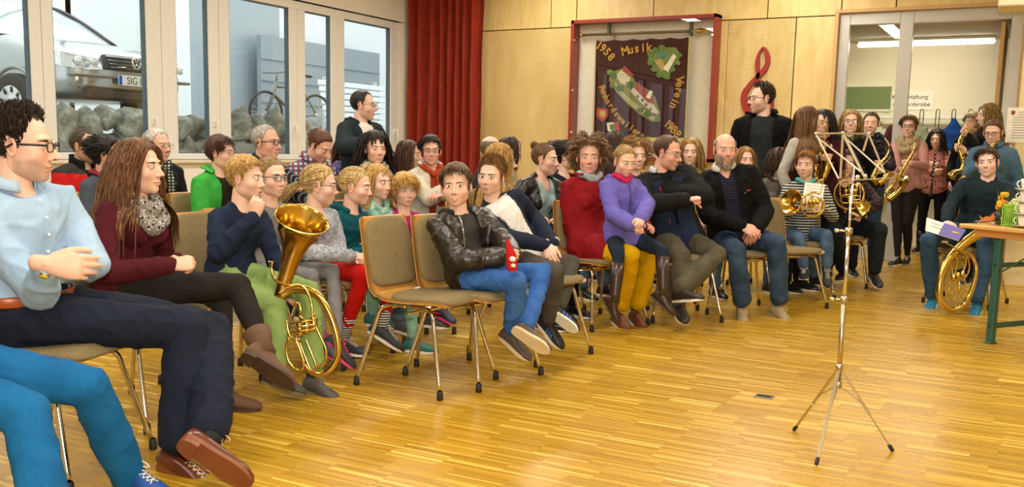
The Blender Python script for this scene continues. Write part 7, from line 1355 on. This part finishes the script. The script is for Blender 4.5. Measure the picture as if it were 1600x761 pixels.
# the blond boy's tenor horn
d = 4.42; th_ = thing('tenor_horn', tuple(at(480, 580, d)), 'brass tenor horn held upright on the knee of the blond boy in green trousers', 'tenor horn')
mb = MB(); bc = at(467, 361, d+.02); bs = at(439, 458, d+.02); ax = unit(unit(bc-bs)+np.array([.10, -.35, .12])); 
axv = unit(bc-bs); P_ = smooth_path([bs-axv*.02, bs, bs*.6+bc*.4, bs*.25+bc*.75, bc], 6); u = np.linspace(0, 1, len(P_)); rr = .026+.020*u+.078*u**5; mb.loft(P_[:-2], rr[:-2], None, None, 36, 0, False); e_ = P_[-3]; mb.build('bell', BRD, th_)
e_ = P_[-3]; r0 = rr[-3]; cd = unit(CAMP-e_); ax = unit(axv*.86+cd*.50); t = np.linspace(0, 1, 16); ang = t**.8
V = []; nn_ = 48; Ub = unit(np.cross(axv, FW)); 
for q_ in t:
    a_ = unit(axv*(1-q_)+ax*q_); c_ = e_+axv*.010*q_+ax*.075*q_**.7; u1 = unit(Ub-a_*(Ub@a_)); u2 = np.cross(a_, u1); r_ = r0+(.124-r0)*q_**1.7; aa = np.arange(nn_)/nn_*2*PI; V.append(c_+u1*(np.cos(aa)*r_)[:, None]+u2*(np.sin(aa)*r_)[:, None])
mb = MB(); mb.add(np.vstack(V), [(i*nn_+j, i*nn_+(j+1) % nn_, (i+1)*nn_+(j+1) % nn_, (i+1)*nn_+j) for i in range(15) for j in range(nn_)]); o = mb.build('bell_flare', BRASS, th_); o.modifiers.new('t', 'SOLIDIFY').thickness = .0016
mb = MB(); mb.tube(V[-1], .0032, 8, 0, True); mb.build('bell_rim', BRASS, th_)
mb = MB(); mb.tube(pth([(438, 462), (455, 452), (475, 452), (497, 462), (514, 488), (525, 520), (528, 551), (518, 574), (502, 584), (485, 580), (470, 558)], d), np.linspace(.020, .0135, 20), 12); mb.build('main_tube', BRASS, th_)
for nm, pts, r in (('lead_pipe', [(424, 418, -.02), (427, 432, -.02), (436, 441, -.02), (452, 446, -.02), (466, 444, -.01), (480, 455), (487, 476), (489, 497), (499, 522), (509, 545), (508, 566), (495, 574)], .0062), ('valve_loop', [(458, 476), (466, 474), (470, 484), (469, 494), (476, 500), (484, 500), (492, 490)], .006), ('valve_loop', [(452, 528), (447, 545), (452, 566), (464, 578), (475, 572), (470, 550), (462, 530)], .007), ('valve_loop', [(468, 535), (478, 560), (486, 578), (494, 572), (484, 545), (478, 530)], .006), ('valve_loop', [(448, 500), (450, 515), (456, 528), (470, 530)], .006)):
    mb = MB(); mb.tube(pth(pts, d-.015), r, 8); mb.build(nm, BRASS, th_)
for k in range(3):
    p = at(468+k*11, 514-k*4, d-.01); mb = MB(); M = basis(RT, -FW*1.0, UP, p); mb.lathe([(0, -.030), (.016, -.030), (.018, -.024), (.018, .024), (.016, .030), (0, .030)], 16, 0, basis(RT, FW, UP, p)); vv = mb.build('valve', BRASS, th_); mb = MB(); mb.tube([at(452, 506+k*7, d-.04), at(492, 500+k*7, d-.04)], .0042, 6); mb.build('valve_tube', CHROME if k == 1 else BRASS, vv)
mb = MB(); mb.lathe([(.004, -.03), (.007, .0), (.013, .018), (.014, .02), (.009, .012), (.003, 0)], 14, 0, basis(*(np.eye(3)[[0, 1, 2]]), at(424, 415, d-.02))); mb.build('mouthpiece', plain((.85, .84, .82), .12, 1.0, 'silver'), th_)
# the teenager's tenor horn, leaning under the table
d = 7.42; th2 = thing('tenor_horn', tuple(at(1490, 480, d)), 'brass tenor horn leaning between the teenager and the folding table', 'tenor horn')
mb = MB(); P_ = pth([(1552, 352, .02), (1527, 366), (1500, 386), (1478, 412), (1468, 445), (1471, 472), (1489, 484), (1508, 474), (1520, 450), (1525, 420), (1517, 399), (1500, 391)], d, 6); mb.tube(P_, np.interp(np.linspace(0, 1, len(P_)), [0, .12, .35, .7, 1], [.050, .040, .028, .018, .010]), 14); mb.build('main_tube', BRASS, th2)
mb = MB(); a = at(1552, 352, d+.02); b_ = at(1527, 366, d); ax = unit(a-b_); mb.loft([a, a+ax*.08, a+ax*.13, a+ax*.15], [.050, .062, .085, .115], None, None, 32, 0, False); mb.build('bell', BRASS, th2)
for pts, r in (([(1477, 379, -.04), (1490, 386, -.04), (1506, 396, -.03), (1514, 410), (1513, 426), (1505, 436)], .006), ([(1486, 404), (1492, 400), (1496, 406), (1494, 420), (1492, 430)], .006), ([(1502, 400), (1508, 402), (1509, 412), (1505, 424), (1502, 430)], .006), ([(1484, 440), (1482, 456), (1486, 468), (1492, 466), (1493, 452), (1492, 442)], .006), ([(1499, 440), (1499, 454), (1503, 464), (1509, 460), (1510, 446), (1506, 436)], .006), ([(1478, 420), (1480, 410), (1486, 412), (1488, 424), (1488, 434)], .005)): mb = MB(); mb.tube(pth(pts, d-.02), r, 8); mb.build('valve_loop', BRASS, th2)
for k in range(3): p = at(1490+k*7, 434-k*3, d-.03); mb = MB(); mb.lathe([(0, -.026), (.015, -.026), (.017, 0), (.015, .026), (0, .026)], 16, 0, basis(RT, FW, UP, p)); mb.build('valve', BRASS, th2)
mb = MB(); mb.lathe([(.004, -.03), (.007, .0), (.013, .018), (.014, .02), (.003, 0)], 14, 0, basis(UP, FW, -RT, at(1475, 378, d-.04))); mb.build('mouthpiece', CHROME, th2)
def french_horn(cx, cy, R_px, d, label, bell, bax, br, start=20, sweep=380):
    t = thing('french_horn', tuple(at(cx, cy+R_px, d)), label, 'French horn', None); k = d/1500; c = at(cx, cy, d); Rm = R_px*k
    bp = at(bell[0], bell[1], d+bell[2]); mb = MB(); th = rim(mb, bp, bax, br, .13, .022, 40, 2.4); mb.build('bell', BRASS, t)
    a = np.radians(np.linspace(start, start+sweep, 40)); P_ = c+RT*(np.cos(a)*Rm)[:, None]-UP*(np.sin(a)*Rm)[:, None]+FW*np.linspace(-.02, .03, 40)[:, None]; mb = MB(); mb.tube(P_, np.linspace(.006, .013, 40), 10); mb.build('main_coil', BRASS, t)
    i0 = int(np.argmin(np.linalg.norm(P_-th, axis=1))); mb = MB(); mb.tube(smooth_path([P_[-1], (P_[-1]*.5+th*.5)-UP*.02, th], 6), [.013, .020], 10); mb.build('bell_tail', BRASS, t)
    for q_, (dx, dy, r1, r2) in enumerate(((-.35, -.3, .30, .5), (.05, -.2, .34, .45), (.38, -.1, .28, .5), (-.2, .35, .42, .26), (.25, .38, .38, .24))):
        a = np.arange(26)/26*2*PI; cc = c+RT*dx*Rm-UP*dy*Rm-FW*(.015+.004*q_); w = .5; P2 = cc+RT*(np.sign(np.cos(a))*np.abs(np.cos(a))**w*r1*Rm)[:, None]+UP*(np.sign(np.sin(a))*np.abs(np.sin(a))**w*r2*Rm)[:, None]; mb = MB(); mb.tube(P2, .0058, 8, 0, True); mb.build('tuning_slide', BRASS if q_ % 2 else CHROME if q_ == 2 else BRASS, t)
    for q_ in range(3): p = c+RT*(-.3+.3*q_)*Rm+UP*.02-FW*.03; mb = MB(); mb.lathe([(0, -.018), (.016, -.018), (.018, 0), (.016, .018), (0, .018)], 16, 0, basis(RT, FW, UP, p)); mb.build('valve', BRASS, t); 
    mb = MB(); mb.tube(smooth_path([P_[0], P_[0]+UP*.05+RT*.02, P_[0]+UP*.13+RT*.03], 5), .004, 8); mb.build('mouthpipe', BRASS, t); return t
french_horn(1270, 320, 19, 7.82, 'brass French horn on the lap of the boy in the striped shirt', (1236, 316, .06), tuple(-RT*.75-FW*.6+UP*.1), .105, 300, -330)
french_horn(1327, 303, 24, 8.45, 'brass French horn held by the woman in the floral blouse, seen through the music stand', (1343, 328, .05), tuple(RT*.6-UP*.6+FW*.4), .10, 250, -300)
def sax(name, label, body, d, bell, mouth, r0=.008, r1=.030, br=.055, bax=None, cat='saxophone'):
    t = thing(name, tuple(at(body[-1][0], body[-1][1], d)), label, cat); P_ = pth(body, d, 6); n = len(P_); mb = MB(); u = np.linspace(0, 1, n); mb.tube(P_, r0+(r1-r0)*u**.9, 12); mb.build('body_tube', BRASS, t)
    B = pth(bell, d-.03, 5); mb = MB(); nb = len(B); ub = np.linspace(0, 1, nb); mb.loft(B, r1+(br-r1)*ub**2.2, None, None, 28, 0, False); mb.loft(B, (r1+(br-r1)*ub**2.2)-.0015, None, None, 28, 0, False); mb.loft(np.vstack([B[-1], B[-1]+unit(B[-1]-B[-2])*.002]), [br, br+.004], None, None, 28); f_ = mb; f_ = mb.build('bell', BRASS, t)
    M_ = pth(mouth, d, 4); mb = MB(); mb.capsule(M_[:max(3, len(M_)//2)], [.010]*max(3, len(M_)//2), None, None, 10); mb.build('mouthpiece', BLACK, t); mb = MB(); mb.tube(np.vstack([M_[max(2, len(M_)//2)-1:], P_[:1]]), .0075, 8); mb.build('neck', BRASS, t)
    off = -FW*.0+0*UP
    for k in range(9):
        i = int((.12+.085*k)*n); i = min(i, n-2); p = P_[i]; T = unit(P_[i+1]-P_[i-1]); nn = unit(-FW-T*(-FW@T)); rr = r0+(r1-r0)*u[i]; mb = MB(); mb.lathe([(0, .004), (.009+.006*u[i], .004), (.010+.006*u[i], .0), (.009, -.003)], 14, 0, basis(T, np.cross(nn, T), nn, p+nn*(rr+.008))); mb.build('key', NICKEL if k % 3 == 0 else BRASS, t)
    mb = MB(); sd = unit(np.cross(P_[n//2]-P_[n//3], FW)); mb.tube(P_[int(n*.15):int(n*.8)]+sd*(r1*.9)-FW*.02, .003, 6); mb.build('key_rod', BRASS, t); return t
sax('saxophone', 'gold saxophone held in front of the dark-haired girl with glasses', [(1291, 206), (1287, 222), (1281, 240), (1275, 262), (1272, 276), (1278, 284), (1286, 278)], 8.4, [(1286, 278), (1290, 266), (1293, 254)], [(1275, 185, .1), (1282, 189, .06), (1290, 196)])
sax('saxophone', 'gold saxophone in front of the girl with closed eyes', [(1389, 234), (1384, 246), (1373, 258), (1366, 270), (1364, 280), (1372, 286)], 9.4, [(1372, 286), (1382, 280), (1388, 270)], [(1377, 210, .1), (1384, 218, .05), (1389, 226)])
sax('saxophone', 'gold saxophone held by the girl with the beige scarf, bell facing the hall', [(1430, 222), (1427, 236), (1418, 252), (1406, 272), (1394, 290), (1384, 302), (1380, 310), (1388, 312)], 10.2, [(1388, 312), (1400, 302), (1409, 290), (1411, 281, -.05)], [(1426, 206, .12), (1429, 212, .06), (1430, 217)], br=.062)
sax('saxophone', 'gold saxophone played by the long-haired blond person in profile near the door', [(1508, 206), (1500, 216), (1498, 230), (1502, 244), (1505, 256), (1502, 266), (1496, 268)], 9.3, [(1496, 268), (1491, 270), (1486, 276)], [(1530, 195, .15), (1520, 200, .1), (1512, 204)], r1=.024, br=.045)
sax('saxophone', 'small part of a gold saxophone held before the denim jacket behind the teenager', [(1551, 226), (1546, 236), (1538, 250), (1527, 266), (1519, 278), (1512, 284)], 8.85, [(1512, 284), (1508, 282), (1504, 277)], [(1560, 218, .1), (1557, 222, .05), (1553, 225)], r1=.022, br=.04)
cl = thing('clarinet', tuple(at(1455, 306, 11.5)), 'black clarinet held upright by the girl in the pink floral top', 'clarinet'); mb = MB(); P_ = pth([(1462, 238), (1459, 262), (1456, 290), (1454, 306)], 11.5); mb.tube(P_, np.interp(np.linspace(0, 1, len(P_)), [0, .1, .85, 1], [.007, .012, .014, .032]), 12); mb.build('body_tube', BLACK, cl)
for k in range(8): p = P_[2+k]-FW*.017; mb = MB(); mb.ball(p, (.008, .004, .008), 0, 8); mb.build('key', CHROME, cl)
ft_ = thing('flute', tuple(at(1000, 262, 7.9)), 'silver flute held upright behind the girl in lilac', 'flute'); mb = MB(); mb.tube(pth([(999, 264), (1010, 233)], 7.7), .013, 10); mb.build('flute_tube', plain('#dfe0dc', .2, .6, 'silver_flute'), ft_); mb = MB(); [mb.ball(at(1000+k*2.4, 259-k*6.6, 7.68), .009, 0, 8) for k in range(4)]; mb.build('key', CHROME, ft_)
# ------------------------------------------------------------------ papers and toy
def sheet(name, pts, label, cat, col='#ece7da', th=.004, back=None):
    P = np.array([at(*p) for p in pts]); n = unit(np.cross(P[1]-P[0], P[-1]-P[0])); t = thing(name, tuple(P.mean(0)), label, cat); mb = MB(); V = np.vstack([P, P+n*th]); k = len(P); mb.add(V, [tuple(range(k)), tuple(range(k, 2*k))[::-1]]+[(i, (i+1) % k, (i+1) % k+k, i+k) for i in range(k)]); mb.build('paper_sheet', plain(col, .6), t, False); return t, P, n
def plines(t, P, n, rows, col='#6b6760', m=.1, th=.004, w=.003):
    mb = MB(); s_ = -1 if (n@(CAMP-P[0])) < 0 else 1; o = n*(th+.001) if s_ > 0 else -n*.001
    for i in range(rows):
        v = m+(1-2*m)*i/(rows-1); a = P[0]+(P[3]-P[0])*v; b_ = P[1]+(P[2]-P[1])*v; mb.beam(a+(b_-a)*m+o, a+(b_-a)*(1-m)+o, w, .0006, n)
    mb.build('printed_lines', plain(col, .6), t, False)
t, P, n = sheet('music_folder', [(801, 316, 6.72), (853, 343, 6.62), (848, 352, 6.45), (804, 335, 6.52)], 'open white music folder held by the woman with the bun', 'music folder', th=.012); plines(t, P, n, 7, th=.012)
t, P, n = sheet('sheet_music', [(1258, 285, 7.98), (1289, 288, 7.98), (1283, 330, 7.92), (1252, 326, 7.92)], 'sheet of printed music held behind the French horn of the boy in stripes', 'sheet music'); plines(t, P, n, 9, w=.002)
t, P, n = sheet('leaflet', [(1448, 340, 7.35), (1509, 359, 7.30), (1498, 376, 7.18), (1446, 360, 7.22)], 'printed white and violet leaflet resting on the knee of the teenager', 'leaflet'); mb = MB(); o = n*.0055 if n@(CAMP-P[0]) > 0 else -n*.0015; a_ = [P[0]*.55+P[1]*.45+o, P[1]+o, P[2]+o, P[3]*.62+P[2]*.38+o]; mb.add(np.array(a_), [(0, 1, 2, 3)]); mb.build('violet_picture', plain('#6a62ae', .5), t, False)
mb = MB(); c1 = P.mean(0); e1 = unit(P[1]-P[0]); e2 = unit(P[0]-P[3]); mb.capsule([c1+e1*.06+o*1.6, c1+e1*.11+e2*.01+o*1.6], .010, .002, e2, 8); mb.build('gold_instrument_picture', plain('#e0b84a', .5), t)
for s_, u_, v_ in (('Schwarz', .24, .70), ('Musik', .26, .45)):
    nn_ = n if n@(CAMP-P[0]) > 0 else -n; rr_ = unit(e1*.9-e2*.25) if False else e1; pos = P[0]+(P[1]-P[0])*u_+(P[3]-P[0])*(1-v_)+o*1.3
    mb = MB(); [mb.tube(smooth_path([pos+e1*(x-.035)+e2*(.006*math.sin(x*420+v_*9)) for x in np.linspace(0, .075, 12)], 2), .0014, 4)]; mb.build('handwriting', plain('#2e2a3a', .6), t)
ty = thing('plush_figure', tuple(at(797, 420, 4.72)), 'small red plush figure with pointed hat held by the smiling boy', 'plush toy'); mb = MB(); P_ = pth([(801, 424), (800, 414), (799, 404), (798, 396), (795, 386), (793, 374)], 4.70, 3); mb.tube(P_, np.interp(np.linspace(0, 1, len(P_)), [0, .2, .5, .7, 1], [.020, .028, .026, .020, .006]), 12); mb.build('red_body', fabric('#c01c1c'), ty); mb = MB(); mb.ball(at(801, 405, 4.67), (.018, .014, .014), 0, 12); mb.build('white_beard', fabric('#e9e4dc'), ty); mb = MB(); mb.ball(at(802, 415, 4.67), (.014, .010, .010), 0, 12); mb.build('white_trim', fabric('#e9e4dc'), ty)
# ------------------------------------------------------------------ folding table
TZ = .77; A = onz(1498, 349, TZ); B = onz(1600, 358.5, TZ); e1 = unit((B-A)*np.array([1, 1, 0])); e2 = np.array([-e1[1], e1[0], 0]); tb = thing('folding_table', (float(A[0]), float(A[1]), 0), 'long folding table with pale wooden top and green steel legs at the right edge', 'table'); M = Matrix(basis(e1, e2, (0, 0, 1), (A[0], A[1], 0)).tolist()); TW = .60
mb = MB(); mb.box(0, 2.2, 0, TW, TZ-.028, TZ, 0, .006, M); mb.build('tabletop', plain('#d8a862', .3, 0, 'varnished_pine', .1, 7, coat=.4), tb, False)
mb = MB(); mb.box(.10, 2.1, .035, .075, TZ-.075, TZ-.028, 0, .003, M); mb.box(.10, 2.1, TW-.075, TW-.035, TZ-.075, TZ-.028, 0, .003, M); mb.build('cross_batten', plain('#c08a48', .4), tb, False)
GRN = plain('#2c5a50', .4, .1, 'green_steel', .06, 10)
for x0 in (.23, 1.9):
    for y0 in (.06, TW-.10): mb = MB(); mb.box(x0, x0+.045, y0, y0+.045, .0, TZ-.03, 0, .004, M); mb.box(x0-.005, x0+.05, y0-.01, y0+.055, .0, .012, 0, .002, M); mb.build('leg', GRN, tb, False)
    mb = MB(); mb.box(x0+.01, x0+.035, .06, TW-.06, .10, .135, 0, .003, M); mb.box(x0+.01, x0+.035, .06, TW-.06, .50, .53, 0, .003, M); mb.build('leg_crossbar', GRN, tb, False)
    sg = 1 if x0 < 1 else -1; mb = MB(); f_ = lambda x, y, z: np.array(M @ Vector((x, y, z))); mb.beam(f_(x0+.02, TW/2, .51), f_(x0+.02+sg*.42, TW/2, TZ-.03), .025, .006, (0, 0, 1)); mb.beam(f_(x0+.02, .08, .45), f_(x0+.02+sg*.40, .10, TZ-.04), .020, .006, (0, 0, 1)); mb.build('folding_stay', GRN, tb, False)
def tp(px, py): return onz(px, py, TZ+.001)
vb = tp(1563, 351); va = thing('flower_jar', tuple(vb), 'small dark jar of yellow and orange flowers on the folding table', 'flower jar'); mb = MB(); mb.lathe([(0, 0), (.032, 0), (.036, .02), (.036, .075), (.030, .085), (.028, .08)], 18, 0, Matrix.Translation(vb)); mb.build('jar', plain('#2c2a1c', .15, 0, 'dark_glass', coat=.5), va)
g_ = np.random.default_rng(5); lf = MB()
for k in range(16): a = g_.uniform(0, 2*PI); L = g_.uniform(.06, .15); tipv = vb+np.array([math.cos(a)*.04, math.sin(a)*.04, .08+L]); lf.capsule([vb+np.array([0, 0, .07]), (vb+tipv)/2+np.array([0, 0, .03]), tipv], [.003, .012, .002], [.002, .003, .001], None, 6)
lf.build('leaves', plain('#4f7a24', .6), va)
for k in range(13):
    a = g_.uniform(0, 2*PI); r_ = g_.uniform(0, .05); c = vb+np.array([math.cos(a)*r_, math.sin(a)*r_-.01, g_.uniform(.09, .205)]); mb = MB(); col = '#e8b818' if k % 4 else '#e08838'
    for q_ in range(7): b_ = q_/7*2*PI; mb.ball(c+np.array([math.cos(b_)*.011, -.004, math.sin(b_)*.011]), (.008, .004, .008), 0, 6)
    mb.ball(c+np.array([0, -.008, 0]), .006, 0, 6); mb.build('flower', plain(col, .6), va)
bb = tp(1586, 353); bk = thing('flower_basket', tuple(bb), 'bright green basket of white and yellow flowers on the folding table at the right edge', 'flower basket'); mb = MB(); mb.box(-.08, .16, -.05, .09, .0, .012, 0, .003, Matrix.Translation(bb)); [mb.box(x, x+.006, -.055, -.050, 0, .13, 0, 0, Matrix.Translation(bb)) for x in np.arange(-.08, .16, .012)]; [mb.box(x, x+.006, .088, .092, 0, .13, 0, 0, Matrix.Translation(bb)) for x in np.arange(-.08, .16, .012)]; [mb.box(-.082, -.077, y, y+.006, 0, .13, 0, 0, Matrix.Translation(bb)) for y in np.arange(-.05, .09, .012)]
mb.box(-.085, .165, -.058, -.048, .125, .14, 0, .002, Matrix.Translation(bb)); mb.box(-.085, .165, .086, .096, .125, .14, 0, .002, Matrix.Translation(bb)); mb.box(-.085, -.075, -.058, .096, .125, .14, 0, .002, Matrix.Translation(bb)); mb.build('basket_weave', plain('#8cc428', .5), bk, False)
mb = MB(); mb.box(-.07, .15, -.04, .08, .012, .115, 0, .01, Matrix.Translation(bb)); mb.build('moss_filling', plain('#9ac03c', .8, 0, 'moss', .3, 40, bump=.6), bk)
for k in range(12): c = bb+np.array([g_.uniform(-.07, .15), g_.uniform(-.03, .07), g_.uniform(.13, .18)]); mb = MB(); [mb.ball(c+np.array([math.cos(b_)*.014, -.002, math.sin(b_)*.012]), (.011, .006, .010), 0, 6) for b_ in np.arange(6)/6*2*PI]; mb.ball(c, .009, 0, 6); mb.build('flower', plain(['#efe8d8', '#e6d850', '#d9e4a8'][k % 3], .6), bk)
bf = tp(1540, 348); bt = thing('butterfly_ornament', tuple(bf), 'orange butterfly table ornament beside the flower jar', 'ornament'); mb = MB(); mb.prism([(-.045, .05), (-.02, .03), (0, .045), (.02, .04), (.05, .075), (.045, .02), (.01, .005), (-.02, .003)], -.003, .003); mb.xf(Matrix.Translation(bf)); mb.build('wings', plain('#c8742c', .5), bt, False); mb = MB(); mb.capsule([bf+np.array([-.05, 0, .004]), bf+np.array([.05, 0, .012])], .004, None, None, 8); mb.build('ornament_base', plain('#5a3018', .5), bt)
for i, (px, py, w, c, l) in enumerate(((1545, 347, .16, '#d8c88a', 'cream leaflet lying on the table below the butterfly ornament'), (1575, 349, .17, '#8a6a7a', 'mauve leaflet fanned on the table before the flower jar'), (1588, 350, .17, '#6e4e66', 'plum leaflet lying over the mauve one at the table edge'), (1596, 349, .15, '#a88a90', 'dusty pink leaflet nearest the right edge of the table'))):
    c0 = tp(px, py); mb = MB(); mb.box(-w/2, w/2, -.05, .05, .001+i*.0008, .002+i*.0008, 0, 0, Matrix.Translation(c0) @ Matrix.Rotation(R(-20-12*i), 4, 'Z')); tag(mb.build('leaflet', plain(c, .5), None, False, origin=tuple(c0)), l, 'leaflet')
# cups and saucers piled behind the basket
cs = A+e1*.62+e2*.53; cs[2] = TZ; cx = at(1605, 300, (cs-CAMP)@FW); cs = np.array([cx[0], cx[1], TZ])
WH = plain('#ece6d8', .15, 0, 'porcelain', .02, 20, coat=.5)
for k in range(4):
    z = TZ+.004+k*.077; nm = ['bottom', 'second', 'third', 'top'][k]; t = thing('saucer', (cs[0], cs[1], z), 'white saucer, %s of the pile behind the flower basket' % nm, 'saucer', 'piled cups and saucers'); mb = MB(); mb.lathe([(0, 0), (.035, 0), (.075, .012), (.078, .014), (.035, .004), (0, .004)], 30, 0, Matrix.Translation((cs[0], cs[1], z))); mb.build('plate', WH, t)
    t = thing('cup', (cs[0], cs[1], z+.005), 'white coffee cup, %s of the pile behind the flower basket' % nm, 'cup', 'piled cups and saucers'); mb = MB(); mb.lathe([(0, 0), (.024, 0), (.036, .025), (.041, .068), (.039, .068), (.034, .026), (.0, .006)], 28, 0, Matrix.Translation((cs[0], cs[1], z+.005))); mb.build('cup_bowl', WH, t); mb = MB(); a = np.linspace(-1.3, 1.3, 9); mb.tube([(cs[0]-.038-math.cos(q_)*.022, cs[1]-.0, z+.042+math.sin(q_)*.020) for q_ in a], .004, 8); mb.build('handle', WH, t)
